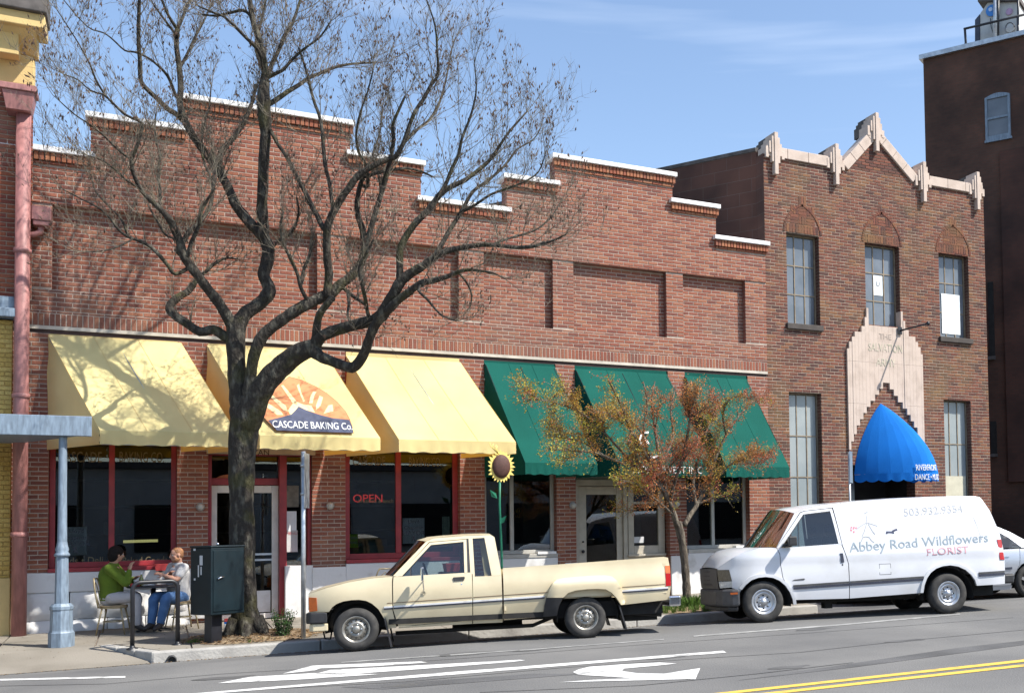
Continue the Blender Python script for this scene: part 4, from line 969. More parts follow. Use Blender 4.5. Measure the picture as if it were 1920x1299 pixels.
def twin(p0, p1, pane=True):
    mb = MB(); a, b = onT(*p0), onT(*p1); z1, z0 = a.z, b.z; h = (b-a); h.z = 0; L_ = h.length; h.normalize()
    def bx(mb, u0, u1, za, zb, y0, y1):
        Q = [Vector((a.x, a.y, 0))+h*u0+nrm*y1, Vector((a.x, a.y, 0))+h*u1+nrm*y1, Vector((a.x, a.y, 0))+h*u1+nrm*y0, Vector((a.x, a.y, 0))+h*u0+nrm*y0]
        mb.hexa([(p.x, p.y, za) for p in Q], [(p.x, p.y, zb) for p in Q])
    fwd = .065
    bx(mb, 0, fwd, z0, z1, 0, .06); bx(mb, L_-fwd, L_, z0, z1, 0, .06); bx(mb, fwd, L_-fwd, z0, z0+.1, 0, .06); bx(mb, fwd, L_-fwd, z1-.05, z1, 0, .06); bx(mb, fwd, L_-fwd, (z0+z1)/2-.03, (z0+z1)/2+.03, .005, .05)
    mb2 = MB(); loop = [Vector((a.x, a.y, 0))+h*(L_*i/8)+Vector((0, 0, z1+.09*sin(pi*i/8))) for i in range(9)]; mb.prism([p+nrm*.055 for p in loop], -nrm*.05)
    bx(mb, -.03, L_+.03, z0-.07, z0-.003, 0, .07)
    f = mb.build('window', steel_blue, TB)
    mb = MB(); bx(mb, fwd, L_-fwd, (z0+z1)/2+.03, z1-.05, .012, .02); mb.build('pane', upglass, f); mb = MB(); bx(mb, fwd, L_-fwd, z0+.1, (z0+z1)/2-.03, .006, .014); mb.build('pane', upglass, f)
twin((1847, 186), (1896, 256)); 
for pA, pB in (((1852, 530), (1866, 668)), ((1857, 790), (1870, 850))):
    mb = MB(); tbox(mb, pA, pB, .002, .03); f = mb.build('window', under, TB); mb = MB(); tbox(mb, (pA[0]-1, pB[1]+1), (pB[0]+1, pB[1]+6), .002, .09); mb.build('sill', stone_dark, f)
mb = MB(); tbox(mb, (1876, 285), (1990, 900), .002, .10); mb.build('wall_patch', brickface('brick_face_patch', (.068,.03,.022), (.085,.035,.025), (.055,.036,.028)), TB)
# roof-top plant cabinet and rail
RC = thing('rooftop_cabinet', 'pale grey equipment cabinet with round blue badge on the dark roof', 'roof cabinet', (CE.x, CE.y-2, ZT))
cab = mat('cabinet_grey', (.50,.51,.50), .6, .12, 2.5, stretch=(2,2,.8)); inset = -.55
def onC(px, py, l): return onT(px, py, l)
def cpoly(name, pts, m, l, th=.03, par=RC):
    mb = MB(); vs = [onC(px, py, l) for px, py in pts]; mb.prism(vs, -nrm*th); return mb.build(name, m, par)
cpoly('panel', [(1838, 86), (1838, 26), (1856, 0), (1862, -14), (1910, -14), (1910, 60), (1910, 72)], cab, -.6, 1.6)
cpoly('side_panel', [(1828, 84), (1828, 38), (1837, 27), (1837, 86)], bluetrim, -.58, 1.0)
cpoly('roof_panel', [(1833, 3), (1912, 2), (1912, -6), (1834, -6)], stone_dark, -.50, 1.7)
mb = MB(); p0, p1 = onC(1866, 78, -.42), onC(1866, -20, -.42); mb.tube([p0, p1], .06, 8); mb.build('pipe', galv, RC)
mb = MB(); mb.tube([onC(1872, 78, -.42), onC(1872, -20, -.42)], .03, 6); mb.tube([onC(1909, 70, -.42), onC(1909, -20, -.42)], .035, 6); mb.build('post', black_metal, RC)
def disc(name, px, py, r, m, l):
    c = onC(px, py, l); mb = MB(); mb.prism([c+e*(r*cos(2*pi*i/20))+Vector((0, 0, r*sin(2*pi*i/20))) for i in range(20)], -nrm*.02); return mb.build(name, m, RC)
disc('badge', 1859, 20, .17, mat('badge_blue', (.04,.22,.62), .5, .1, 5), -.56); disc('badge_mark', 1857, 18, .06, mat('badge_pale', (.5,.62,.8), .5, .1, 5), -.545)
disc('badge', 1892, 22, .10, mat('badge_mauve', (.45,.30,.45), .5, .2, 8), -.56); disc('gauge', 1894, 53, .13, mat('gauge_pale', (.6,.6,.58), .5, .1, 5), -.55)
mb = MB(); mb.tube([onC(1894+8*cos(a_), 52-9*sin(a_), -.54) for a_ in [i*pi/10 for i in range(11)]], .012, 5); mb.tube([onC(1857, 35, -.55), onC(1858, 50, -.55), onC(1863, 64, -.55), onC(1866, 70, -.55)], .010, 5); mb.build('hose', black_metal, RC)
RR = thing('roof_rail', 'thin dark pipe railing along the edge of the dark roof', 'railing', (CE.x, CE.y-1, ZT))
mb = MB(); mb.tube([onT(1807, 55, -.1), onT(1925, 27, -.1)], .035, 6); mb.tube([onT(1866, 72, -.1), onT(1925, 62, -.1)], .03, 6); mb.build('rail', black_metal, RR)
mb = MB(); mb.tube([onT(1809, 54, -.1), onT(1811, 82, -.1), onT(1803, 97, -.1)], .04, 6); mb.build('post', black_metal, RR)
mb = MB(); mb.tube([onT(1908, 31, -.1), onT(1909, 82, -.1)], .035, 6); mb.build('post', black_metal, RR)

# ================================================================== yellow building at the left edge
YB = thing('corner_building', 'yellow painted brick building with yellow cornice at the left edge', 'building', (-3, YF, 0))
yL = YF-.12; xr = onY(20, 900, yL).x; xr2 = onY(62, 240, yL).x; zl = onY(15, 600, yL).z; zl2 = onY(15, 556, yL).z
zfr0, zfr1 = onY(40, 160, yL).z, onY(40, 105, yL).z
mb = MB(); mb.box(-14, xr-.002, yL+.012, yL+8, -.4, zl); mb.build('wall', mortar_yellow, YB)
mb = MB(); Q = [(-14, yL+.012), (xr2-.002, yL+.012), (xr2-.002+SK.x*7, yL+7), (-14, yL+7)]; mb.hexa([(a, b, zl+.35) for a, b in Q], [(a, b, zfr0+.9) for a, b in Q]); revealed(mb.build('upper_wall', mortar_brown, YB), bf_side)
lb = []; lay([(-10, xr, 1.0, zl)], yL, lb); set_bricks(lb, YB, brick_yellow, lambda b: b[0] > -3.4)
mb = MB(); mb.box(-14, xr+.004, yL-.03, yL+.3, -.3, 1.0); mb.build('plinth', yellow_stucco, YB)
lb = []; lay([(-10, xr2, zl+.36, zfr0)], yL, lb); mb = MB()
for b in lb: brick_mesh(mb, *b)
o = mb.build('brickwork', brickmat('brick_oldred', [(.26,.075,.045),(.21,.06,.04),(.30,.095,.05)]), YB); o['kind'] = 'stuff'
mb = MB(); mb.box(-14, onY(32, 575, yL-.2).x, yL-.22, yL+.3, zl+.02, zl+.16); mb.box(-14, onY(29, 575, yL-.12).x, yL-.13, yL+.3, zl+.16, zl+.36); mb.build('ledge', steel_blue, YB, bevel=.012)
mb = MB(); mb.box(-14, onY(64, 130, yL-.05).x, yL-.05, yL+.2, zfr0, zfr1); mb.build('frieze', yellow_stucco, YB, bevel=.01)
yc = yL-.55; xcR = onY(84, 35, yc).x; zc0, zc1 = onY(60, 50, yc).z, onY(60, 24, yc).z
mb = MB(); mb.box(-14, xcR, yc, yL+.1, zc0, zc1); mb.build('cornice', yellow_stucco, YB, bevel=.015)
mb = MB(); mb.prism([(-14, yc+.10, zc0-.002), (-14, yL-.04, zfr1+.002), (-14, yL+.15, zfr1+.002), (-14, yL+.15, zc0-.002)], (onY(70, 60, yL-.2).x+14, 0, 0)); mb.build('cornice_cove', yellow_stucco, YB)
mb = MB()
for i in range(4):
    xx_ = onY(55, 85, yL-.2).x-.08-i*.9; mb = MB(); mb.box(xx_-.62, xx_-.05, yL-.34, yL-.052, zfr1-.12, zfr1+.32); mb.build('bracket', yellow_stucco, YB, bevel=.012)
mb = MB(); mb.box(-14, xcR+.03, yc-.08, yL+.1, zc1+.002, zc1+.40); mb.build('gutter', stone_dark, YB, bevel=.02)
# pink rain pipe with its hopper heads
yp_ = yL-.16; pA, pB = onY(35, 1186, yp_), onY(35, 205, yp_)
DPi = thing('downpipe', 'tall pink rain pipe with square hopper between the yellow and red buildings', 'pipe', (pA.x, yp_, pA.z))
mb = MB(); mb.tube([(pA.x, yp_, pA.z-.05), (pA.x, yp_, pB.z)], .105, 14); mb.build('pipe', pink_paint, DPi)
for py_ in (1002, 742, 470): 
    z = onY(35, py_, yp_).z; mb = MB(); mb.lathe([(.105, -.04), (.125, -.03), (.125, .03), (.105, .04)], (pA.x, yp_, z), 'Z', 14); mb.build('collar', pink_paint, DPi)
zt1 = onY(35, 180, yp_).z; zt2 = onY(35, 214, yp_).z; hx = onY(5, 195, yp_-.1).x; hx2 = onY(66, 195, yp_-.1).x
mb = MB(); mb.hexa([(hx+.05, yp_-.20, zt2), (hx2-.05, yp_-.20, zt2), (hx2-.05, yL-.01, zt2), (hx+.05, yL-.01, zt2)], [(hx, yp_-.26, zt1), (hx2, yp_-.26, zt1), (hx2, yL-.01, zt1), (hx, yL-.01, zt1)]); mb.box(hx-.03, hx2+.03, yp_-.29, yL-.012, zt1+.001, zt1+.10); mb.build('hopper', pink_paint, DPi, bevel=.01)
ys_ = YF-.16; a1, b1 = onY(60, 388, ys_), onY(97, 418, ys_)
mb = MB(); mb.box(a1.x, b1.x, ys_-.12, YF-.02, b1.z, a1.z); mb.box(a1.x+.02, b1.x-.02, ys_-.10, YF-.02, b1.z-.08, b1.z-.001); mb.build('small_hopper', pink_paint, DPi, bevel=.012)
z = onY(60, 440, ys_).z; mb = MB(); mb.tube([(pA.x+.05, ys_, z), ((a1.x+b1.x)/2-.12, ys_, z), ((a1.x+b1.x)/2-.02, ys_, z+.05), ((a1.x+b1.x)/2, ys_, b1.z-.05)], .05, 8); mb.build('elbow', pink_paint, DPi)
# steel canopy on its column
yk = 18.35; cR = onY(172, 800, yk); zc_t, zc_b = onY(90, 778, yk).z, onY(90, 816, yk).z
CA = thing('steel_canopy', 'blue grey steel sidewalk canopy on a cast column at the left', 'canopy', (-1.2, 18.6, .1))
mb = MB(); mb.box(-12, cR.x, yk, yk+.06, zc_b, zc_t); mb.build('fascia', steel_blue, CA, bevel=.008)
mb = MB(); mb.prism([(-12, yk+.062, zc_b+.03), (cR.x-.02, yk+.062, zc_b+.03), (cR.x-.02-.5*(yL-yk), yL-.02, zc_b+.03), (-12, yL-.02, zc_b+.03)], (0, 0, .16)); mb.build('deck', steel_blue, CA)
pc = onY(115, 1203, 18.5); X_, Y_ = pc.x, 18.5; zb0 = zwalk(X_, Y_)
mb = MB(); mb.lathe([(.062, 1.52), (.055, 2.2), (.052, zc_b+.03-zb0)], (X_, Y_, zb0), 'Z', 18); mb.build('column', steel_blue, CA)
mb = MB(); mb.lathe([(.062, 1.30), (.10, 1.31), (.10, 1.34), (.075, 1.37), (.088, 1.41), (.075, 1.45), (.062, 1.52)], (X_, Y_, zb0), 'Z', 18); mb.lathe([(.088, .62), (.085, 1.0), (.078, 1.31)], (X_, Y_, zb0), 'Z', 8, False); mb.build('shaft', steel_blue, CA)
mb = MB(); mb.lathe([(.165, -.02), (.165, .20), (.15, .22), (.145, .24), (.14, .52), (.15, .54), (.15, .58), (.12, .62), (.088, .625)], (X_, Y_, zb0), 'Z', 8, False); mb.build('pedestal', steel_blue, CA)
# ================================================================== low shop building across the street (mirrored in the windows)
OB = thing('shop_building', 'low pale stucco shop building across the street', 'building', (8, -13, 0))
st = mat('pale_stucco', (.45,.46,.46), .9, .1, 2)
mb = MB(); mb.box(-25, 60, -22, -13, -1.5, 4.6); mb.build('wall', st, OB)
mb = MB()
for i in range(14): mb.box(-23+i*5.6, -19.5+i*5.6, -12.99, -12.9, .9, 3.0)
mb.build('window', under, OB)
mb = MB(); mb.box(-25.2, 60.2, -22.2, -12.7, 4.62, 4.9); mb.build('parapet', stone_dark, OB)
# ================================================================== vehicles
def interp(tab, x):
    if x <= tab[0][0]: return tab[0][1]
    for (a, va), (b, vb) in zip(tab[:-1], tab[1:]):
        if x <= b:
            t = (x-a)/(b-a); return va+(vb-va)*t
    return tab[-1][1]
def smoothtab(tab, x):
    if x <= tab[0][0]: return tab[0][1]
    for i in range(len(tab)-1):
        a, va = tab[i]; b, vb = tab[i+1]
        if x <= b:
            t = (x-a)/(b-a); m0 = ((vb-tab[i-1][1])/(b-tab[i-1][0]) if i else (vb-va)/(b-a))*(b-a); m1 = ((tab[i+2][1]-va)/(tab[i+2][0]-a) if i+2 < len(tab) else (vb-va)/(b-a))*(b-a)
            return (2*t**3-3*t*t+1)*va+(t**3-2*t*t+t)*m0+(-2*t**3+3*t*t)*vb+(t**3-t*t)*m1
    return tab[-1][1]
def panel(name, polys, w, side, m, parent, thick=.025, zc=None, sc=None, lift=0., smooth=True):
    if polys and not isinstance(polys[0][0], (tuple, list)): polys = [polys]
    bm = bmesh.new()
    for p in polys: bm.faces.new([bm.verts.new((s, 0, z)) for s, z in p])
    bmesh.ops.remove_doubles(bm, verts=bm.verts, dist=.0008)
    Zs = [v.co.z for v in bm.verts]; Ss = [v.co.x for v in bm.verts]
    if zc is None: n = int((max(Zs)-min(Zs))/.07); zc = [min(Zs)+(max(Zs)-min(Zs))*(i+1)/(n+1) for i in range(n)]
    if sc is None: n = int((max(Ss)-min(Ss))/.12); sc = [min(Ss)+(max(Ss)-min(Ss))*(i+1)/(n+1) for i in range(n)]
    for z in zc: bmesh.ops.bisect_plane(bm, geom=bm.verts[:]+bm.edges[:]+bm.faces[:], plane_co=(0, 0, z), plane_no=(0, 0, 1))
    for s in sc: bmesh.ops.bisect_plane(bm, geom=bm.verts[:]+bm.edges[:]+bm.faces[:], plane_co=(s, 0, 0), plane_no=(1, 0, 0))
    bmesh.ops.triangulate(bm, faces=[f for f in bm.faces if len(f.verts) > 4])
    for v in bm.verts: v.co.y = side*(w(v.co.x, v.co.z)+lift)
    be = [e for e in bm.edges if len(e.link_faces) == 1]
    for f in bm.faces: f.smooth = smooth
    r = bmesh.ops.extrude_edge_only(bm, edges=be)
    for v in [g for g in r['geom'] if isinstance(g, bmesh.types.BMVert)]: v.co.y -= side*thick
    for e in be: e.smooth = False
    bmesh.ops.recalc_face_normals(bm, faces=bm.faces[:])
    me = bpy.data.meshes.new(name); bm.to_mesh(me); bm.free(); me.materials.append(m)
    return link(bpy.data.objects.new(name, me), parent)
def loft(name, rows, m, parent, smooth=True):
    mb = MB(); mb.grid(rows, smooth); return mb.build(name, m, parent, local=True)
def across(s, half, z, crown, n=9, fwd=0.):
    return [(s-fwd*(1-(2*j/(n-1)-1)**2), half*(2*j/(n-1)-1), z+crown*(1-(2*j/(n-1)-1)**2)) for j in range(n)]
def wheel(par, s, y, r, wd, rim_r, rimmat, side, style='steel', zc=None):
    """one wheel: tyre and rim are sub-parts; side -1 faces the street"""
    zc = r if zc is None else zc
    o = bpy.data.objects.new('wheel', None); link(o, par); o.location = (s, y, zc)
    mb = MB(); h = wd/2
    mb.lathe([(rim_r-.01, side*(h-.015)), (rim_r+.012, side*h), (r*.80, side*(h+.006)), (r-.022, side*(h-.012)), (r-.006, side*(h-.032)), (r, side*(h-.055)), (r, -side*(h-.05)), (r-.015, -side*(h-.02)), (rim_r+.01, -side*h), (rim_r-.03, -side*(h-.03))], (0, 0, 0), 'Y', 40)
    mb.build('tyre', rubber, o, local=True)
    mb = MB(); f = side*(h-.012)
    if style == 'steel':
        mb.lathe([(rim_r+.004, f), (rim_r-.006, f+side*.006), (rim_r-.022, f-side*.004), (rim_r-.032, f-side*.045), (rim_r*.80, f-side*.040), (rim_r*.70, f-side*.028), (rim_r*.55, f-side*.018), (rim_r*.50, f-side*.010), (rim_r*.36, f-side*.03), (rim_r*.28, f-side*.028), (rim_r*.27, f+side*.005), (rim_r*.20, f+side*.014), (.001, f+side*.014)], (0, 0, 0), 'Y', 36)
    elif style == 'van':
        mb.lathe([(rim_r+.004, f), (rim_r-.01, f+side*.008), (rim_r-.028, f-side*.002), (rim_r-.04, f-side*.03), (rim_r*.78, f-side*.026), (rim_r*.70, f-side*.01), (rim_r*.62, f-side*.03), (rim_r*.30, f-side*.06), (rim_r*.27, f-side*.01), (.001, f-side*.006)], (0, 0, 0), 'Y', 36)
    else:
        mb.lathe([(rim_r+.004, f), (rim_r-.012, f+side*.006), (rim_r-.03, f-side*.03), (rim_r*.3, f-side*.05), (.001, f-side*.05)], (0, 0, 0), 'Y', 32)
    rim = mb.build('rim', rimmat if style != 'alloy' else under, o, local=True)
    if style in ('steel', 'van'):
        mb = MB(); nh = 12 if style == 'steel' else 8; rr = rim_r*(.69 if style == 'steel' else .5)
        for k in range(nh):
            a = 2*pi*k/nh; c = (rr*cos(a), f-side*(.022 if style == 'steel' else .04), rr*sin(a))
            mb.lathe([(.014, -.006*1), (.014, side*.006), (.001, side*.006)], c, 'Y', 8)
        mb.build('rim_holes', under, rim, local=True)['kind'] = 'stuff'
        mb = MB()
        for k in range(5): a = 2*pi*k/5; mb.lathe([(.012, 0), (.012, side*.018), (.001, side*.018)], (rim_r*.36*cos(a), f-side*.03, rim_r*.36*sin(a)), 'Y', 6)
        mb.build('lug_nuts', chrome, rim, local=True)['kind'] = 'stuff'
    else:
        mb = MB()
        for k in range(5):
            a = 2*pi*k/5+.3; d = Vector((cos(a), 0, sin(a))); n = Vector((-sin(a), 0, cos(a)))
            b = [n*.035, n*-.035, d*(rim_r-.01)+n*-.025, d*(rim_r-.01)+n*.025]; mb.prism([p+Vector((0, f, 0)) for p in b], (0, -side*.03, 0))
        mb.lathe([(.05, -side*.01), (.05, side*.008), (.001, side*.012)], (0, f, 0), 'Y', 12); mb.build('spokes', chrome, rim, local=True)
    return o
def place(root, contact, yaw, pitch, roll, half):
    M = Matrix.Translation(contact) @ Matrix.Rotation(yaw, 4, 'Z') @ Matrix.Rotation(-pitch, 4, 'Y') @ Matrix.Rotation(-roll, 4, 'X') @ Matrix.Translation((0, half, 0))
    root.matrix_world = M
def lbox(name, dims, m, par, bevel=.006):
    mb = MB(); mb.box(*dims); return mb.build(name, m, par, local=True, bevel=bevel)
# ------------------------------------------------------------------ cream pickup
TR = thing('pickup_truck', 'cream extended cab pickup truck with flared rear wheel arch parked at the kerb', 'pickup truck')
tw = [(.20,.665),(.27,.700),(.45,.770),(.58,.808),(.62,.816),(.72,.834),(.79,.838),(.88,.832),(.98,.818),(1.05,.80),(1.20,.752),(1.35,.705),(1.53,.645)]
def wt(s, z, bed=False):
    v = smoothtab(tw, min(z, 1.0) if bed else z)
    if s < -.15: v -= .085*((-.15-s)/.45)**2
    if bed and s > 4.0: v -= .03*((s-4)/.4)**2
    return v
wb_ = lambda s, z: wt(s, z, True)
for sd in (-1, 1):
    panel('fender', [(-.605,.775),(-.575,.805),(-.38,.868),(-.09,.935),(.20,.975),(.478,.992),(.468,.92),(.470,.53),(.52,.285),(.405,.28),(.392,.33),(.355,.43),(.29,.55),(.21,.63),(.13,.675),(.04,.692),(-.06,.692),(-.16,.680),(-.24,.652),(-.30,.61),(-.335,.56),(-.35,.545),(-.60,.545)], wt, sd, cream, TR)
    dr = panel('door', [(.490,.985),(1.535,1.008),(1.535,.345),(.545,.300),(.482,.53),(.482,.90)], wt, sd, cream, TR)
    panel('window_frame', [[(.545,.990),(.975,1.448),(.99,1.412),(.60,.990)], [(.975,1.448),(1.475,1.478),(1.475,1.448),(.99,1.412)], [(1.435,1.446),(1.475,1.448),(1.475,1.008),(1.435,1.006)]], wt, sd, cream, dr, lift=.004)
    panel('pane', [(.600,.992),(.99,1.414),(1.437,1.447),(1.437,1.006)], wt, sd, carglass, dr, thick=.004, lift=-.012)
    panel('vent_bar', [(.705,.995),(.705,1.105),(.722,1.125),(.722,.995)], wt, sd, blackp, dr, thick=.01, lift=-.002, zc=[], sc=[])
    panel('handle', [(1.275,.935),(1.285,.948),(1.43,.952),(1.44,.938),(1.425,.900),(1.29,.894)], wt, sd, blackp, dr, lift=.012, zc=[], sc=[])
    panel('lock', [(1.385,.858),(1.40,.858),(1.40,.843),(1.385,.843)], wt, sd, chrome, dr, lift=.004, zc=[], sc=[])
    panel('cab_pillars', [[(.482,.997),(.545,.985),(.968,1.456),(1.475,1.486),(1.80,1.497),(1.81,1.533),(1.45,1.530),(1.03,1.508),(.925,1.462)], [(1.505,1.487),(1.560,1.489),(1.575,.955),(1.515,1.008)], [(1.725,1.494),(1.81,1.533),(1.865,1.498),(1.932,1.045),(1.94,.95),(1.805,.95)]], wt, sd, cream, TR)
    panel('pillar_trim', [(1.478,1.487),(1.503,1.487),(1.513,1.008),(1.478,1.008)], wt, sd, blackp, TR, lift=-.004)
    panel('quarter_panel', [(1.545,1.005),(1.575,.948),(1.94,.948),(1.950,.285),(1.546,.288)], wt, sd, cream, TR)
    panel('sill', [(.550,.294),(1.534,.339),(1.534,.288),(.545,.275)], wt, sd, cream, TR)
    panel('quarter_window', [(1.562,1.488),(1.725,1.493),(1.80,.975),(1.785,.953),(1.60,.953),(1.577,.975)], wt, sd, carglass, TR, thick=.004, lift=-.010)
    bd = panel('bed_side', [(1.962,1.052),(2.72,1.076),(3.6,1.108),(4.30,1.135),(4.365,1.120),(4.385,1.02),(4.392,.69),(4.37,.50),(3.68,.455),(3.63,.50),(3.54,.60),(3.42,.68),(3.27,.715),(3.13,.72),(2.98,.712),(2.86,.675),(2.77,.59),(2.70,.45),(2.69,.345),(1.97,.315)], wb_, sd, cream, TR)
    def wf(s, z):
        e = min((s-2.50)/.16, (3.72-s)/.16, (.905-z)/.10, 1); return wb_(s, z)+.012+.085*max(0, min(1, e))**.6
    panel('wheel_flare', [(2.565,.61),(2.60,.72),(2.645,.81),(2.70,.855),(2.80,.877),(3.0,.889),(3.2,.897),(3.40,.897),(3.50,.878),(3.57,.81),(3.63,.69),(3.695,.50),(3.69,.46),(3.635,.455),(3.57,.55),(3.49,.64),(3.40,.695),(3.27,.706),(3.13,.706),(2.97,.695),(2.86,.665),(2.79,.60)], wf, sd, cream, TR, thick=.10, zc=[.5+.035*i for i in range(12)], sc=[2.6+.06*i for i in range(18)])
    panel('splash_guard', [(2.515,.335),(2.535,.50),(2.560,.605),(2.785,.595),(2.73,.48),(2.705,.345)], wf, sd, blackp, TR, thick=.09)
    for a, b in ((.36, .476), (.486, 1.534), (1.546, 1.946), (1.966, 2.535), (3.655, 4.35)):
        z0, z1 = [.560+.026*(q-.36)for q in (a, b)]
        ww = wb_ if a > 1.95 else wt
        panel('side_trim', [(a,z0+.026),(b,z1+.026),(b,z1+.002),(a,z0+.002)], ww, sd, capwhite, TR, lift=.010, zc=[], thick=.012)
        panel('side_trim', [(a,z0+.001),(b,z1+.001),(b,z1-.020),(a,z0-.020)], ww, sd, bluetrim, TR, lift=.009, zc=[], thick=.012)
    for a, b in ((.40, .466), (.488, 1.53), (1.55, 1.944), (1.97, 2.58), (3.66, 4.30)):
        z0, z1 = [.622+.026*(q-.36) for q in (a, b)]
        panel('pin_stripe', [(a,z0+.009),(b,z1+.009),(b,z1),(a,z0)], wb_ if a > 1.95 else wt, sd, mat('pin_brown', (.16,.09,.05), .6, .1, 9) if 'pin_brown' not in MT else MT['pin_brown'], TR, lift=.003, zc=[], thick=.004)
    lp = panel('marker_lamp', [(-.602,.752),(-.50,.742),(-.492,.565),(-.60,.555)], wt, sd, amber, TR, lift=.006, zc=[])
    tl_ = panel('tail_lamp', [(4.315,.885),(4.392,.885),(4.394,.705),(4.315,.700)], wb_, sd, redlens, TR, lift=.010, zc=[])
    panel('indicator', [(4.315,1.002),(4.388,1.002),(4.392,.890),(4.315,.890)], wb_, sd, amber, tl_, lift=.010, zc=[])
    wheel(TR, 0, sd*.735, .292, .19, .182, steelrim, sd); wheel(TR, 3.12, sd*.735, .296, .19, .182, steelrim, sd)
    mb = MB(); mb.hexa([(3.70,sd*.82,.10),(3.72,sd*.82,.10),(3.72,sd*.60,.10),(3.70,sd*.60,.10)], [(3.60,sd*.82,.46),(3.62,sd*.82,.46),(3.62,sd*.60,.46),(3.60,sd*.60,.46)]); mb.build('mud_flap', blackp, TR, local=True)
    mb = MB(); mb.hexa([(.44,sd*.79,.03),(.46,sd*.79,.03),(.46,sd*.60,.03),(.44,sd*.60,.03)], [(.36,sd*.80,.42),(.38,sd*.80,.42),(.38,sd*.60,.42),(.36,sd*.60,.42)]); mb.build('mud_flap', blackp, TR, local=True)
    # tall swing-out mirror on its arm
    mb = MB(); y = sd*.83
    mb.tube([(.88, y, .745), (.885, y+sd*.10, .80), (.875, y+sd*.19, .90), (.87, y+sd*.20, 1.10)], .009, 6); mb.tube([(.88, y, .915), (.875, y+sd*.10, .93), (.872, y+sd*.195, .95)], .009, 6); mb.lathe([(.028, -.012), (.028, .012), (.001, .012)], (.88, y+sd*.002, .745), 'Y', 10)
    mi = mb.build('mirror', chrome, TR, local=True)
    mb = MB(); mb.box(.845, .885, y+sd*.13 if sd > 0 else y+sd*.29, y+sd*.29 if sd > 0 else y+sd*.13, .915, 1.10); mb.build('mirror_head', chrome, mi, local=True, bevel=.012)
hz = [(-.60,.782),(-.575,.808),(-.38,.872),(-.09,.938),(.20,.978),(.478,.996)]
loft('hood', [across(s, wt(s, z)-.002, z, .012 if s < -.58 else .028, 9, .05 if s < -.3 else .03) for s, z in hz], cream, TR)
loft('cowl', [across(.47, .80, .990, .03), across(.56, .775, .985, .035, fwd=.16)], blackp, TR)
loft('windscreen', [across(.485+(.93-.485)*t, wt(0, 1.0)-.015+(.665-.80)*t, .998+(1.462-.998)*t, .02+.02*t, 11, .13) for t in (0, .25, .5, .75, 1)], screenglass, TR)
loft('roof', [across(s, smoothtab(tw, z)-.004, z+.002, c, 11, f) for s, z, c, f in ((.925,1.463,.042,.13),(1.03,1.509,.04,.08),(1.2,1.52,.045,.03),(1.45,1.531,.047,0),(1.7,1.534,.045,0),(1.81,1.534,.04,0),(1.868,1.498,.03,-.01))], cream, TR)
loft('cab_back', [across(1.868, .655, 1.496, .02), across(1.885, .675, 1.40, 0)], cream, TR)
loft('rear_window', [across(1.887, .655, 1.40, 0), across(1.928, .74, 1.06, 0)], carglass, TR)
loft('cab_back', [across(1.93, .78, 1.06, 0), across(1.952, .80, .3, 0)], cream, TR)
mb = MB(); mb.box(1.975, 4.33, -.73, .73, .58, .60); mb.box(1.975, 2.0, -.79, .79, .45, 1.04); mb.box(2.0, 4.33, -.80, -.775, .60, 1.045); mb.box(2.0, 4.33, .775, .80, .60, 1.045); mb.build('bed_liner', cream, TR, local=True)
mb = MB(); mb.box(2.72, 3.56, -.775, -.56, .60, .82); mb.box(2.72, 3.56, .56, .775, .60, .82); mb.build('wheel_box', cream, TR, local=True, bevel=.02)
lbox('tailgate', (4.335, 4.378, -.765, .765, .60, 1.118), cream, TR, .01)
lbox('grille', (-.60, -.56, -.50, .50, .56, .765), blackp, TR)
for sd in (-1, 1):
    mb = MB(); mb.box(-.612, -.575, .505*sd if sd > 0 else -.70, .70 if sd > 0 else -.505, .575, .755); h = mb.build('headlamp', clearlens, TR, local=True, bevel=.012)
fb = MB(); fb.prism([(-.36, -.815, .395), (-.58, -.80, .395), (-.64, -.72, .395), (-.67, 0, .395), (-.64, .72, .395), (-.58, .80, .395), (-.36, .815, .395), (-.40, .78, .395), (-.56, .7, .395), (-.56, -.7, .395), (-.40, -.78, .395)], (0, 0, .148)); fb.build('front_bumper', blackp, TR, local=True, bevel=.018)
fb = MB(); fb.prism([(-.36, -.79, .29), (-.55, -.775, .29), (-.60, -.69, .29), (-.62, 0, .29), (-.60, .69, .29), (-.55, .775, .29), (-.36, .79, .29), (-.40, 0, .29)], (0, 0, .10)); fb.build('valance', cream, TR, local=True, bevel=.012)
lbox('rear_bumper', (4.36, 4.545, -.80, .80, .40, .555), chrome, TR, .025)
mb = MB(); mb.box(-.33, 4.3, -.62, .62, .30, .52); mb.box(.42, 2.64, -.755, .755, .335, .56); mb.box(-.30, .33, -.55, .55, .3, .68); mb.box(2.66, 3.64, -.55, .55, .3, .56); mb.build('chassis', under, TR, local=True)
mb = MB()
for s in (0, 3.12): mb.tube([(s, -.66, .29), (s, .66, .29)], .06, 8)
for sd in (-1, 1):
    mb.lathe([(.31, -.05), (.37, 0), (.37, .0)], (0, sd*.6, .33), 'Y', 16, a0=0, a1=pi)
mb.tube([(.5, -.45, .20), (2.4, -.45, .21), (2.8, -.5, .36), (3.6, -.5, .34), (4.3, -.52, .27)], .028, 8); mb.box(3.75, 4.25, -.45, .1, .20, .42); mb.box(1.3, 2.3, .1, .55, .18, .34); mb.tube([(-.45, -.35, .27), (-.43, -.35, .17), (-.36, -.35, .16), (-.34, -.35, .27)], .012, 6); mb.build('running_gear', under, TR, local=True)
# wheel arch liners
for s, r in ((0, .40), (3.16, .44)):
    for sd in (-1, 1):
        mb = MB(); mb.lathe([(r, 0), (r, -sd*.24), (.05, -sd*.25)], (s, sd*.775, .31), 'Y', 24, a0=-.15, a1=pi+.15); mb.build('arch_liner', under, TR, local=True)
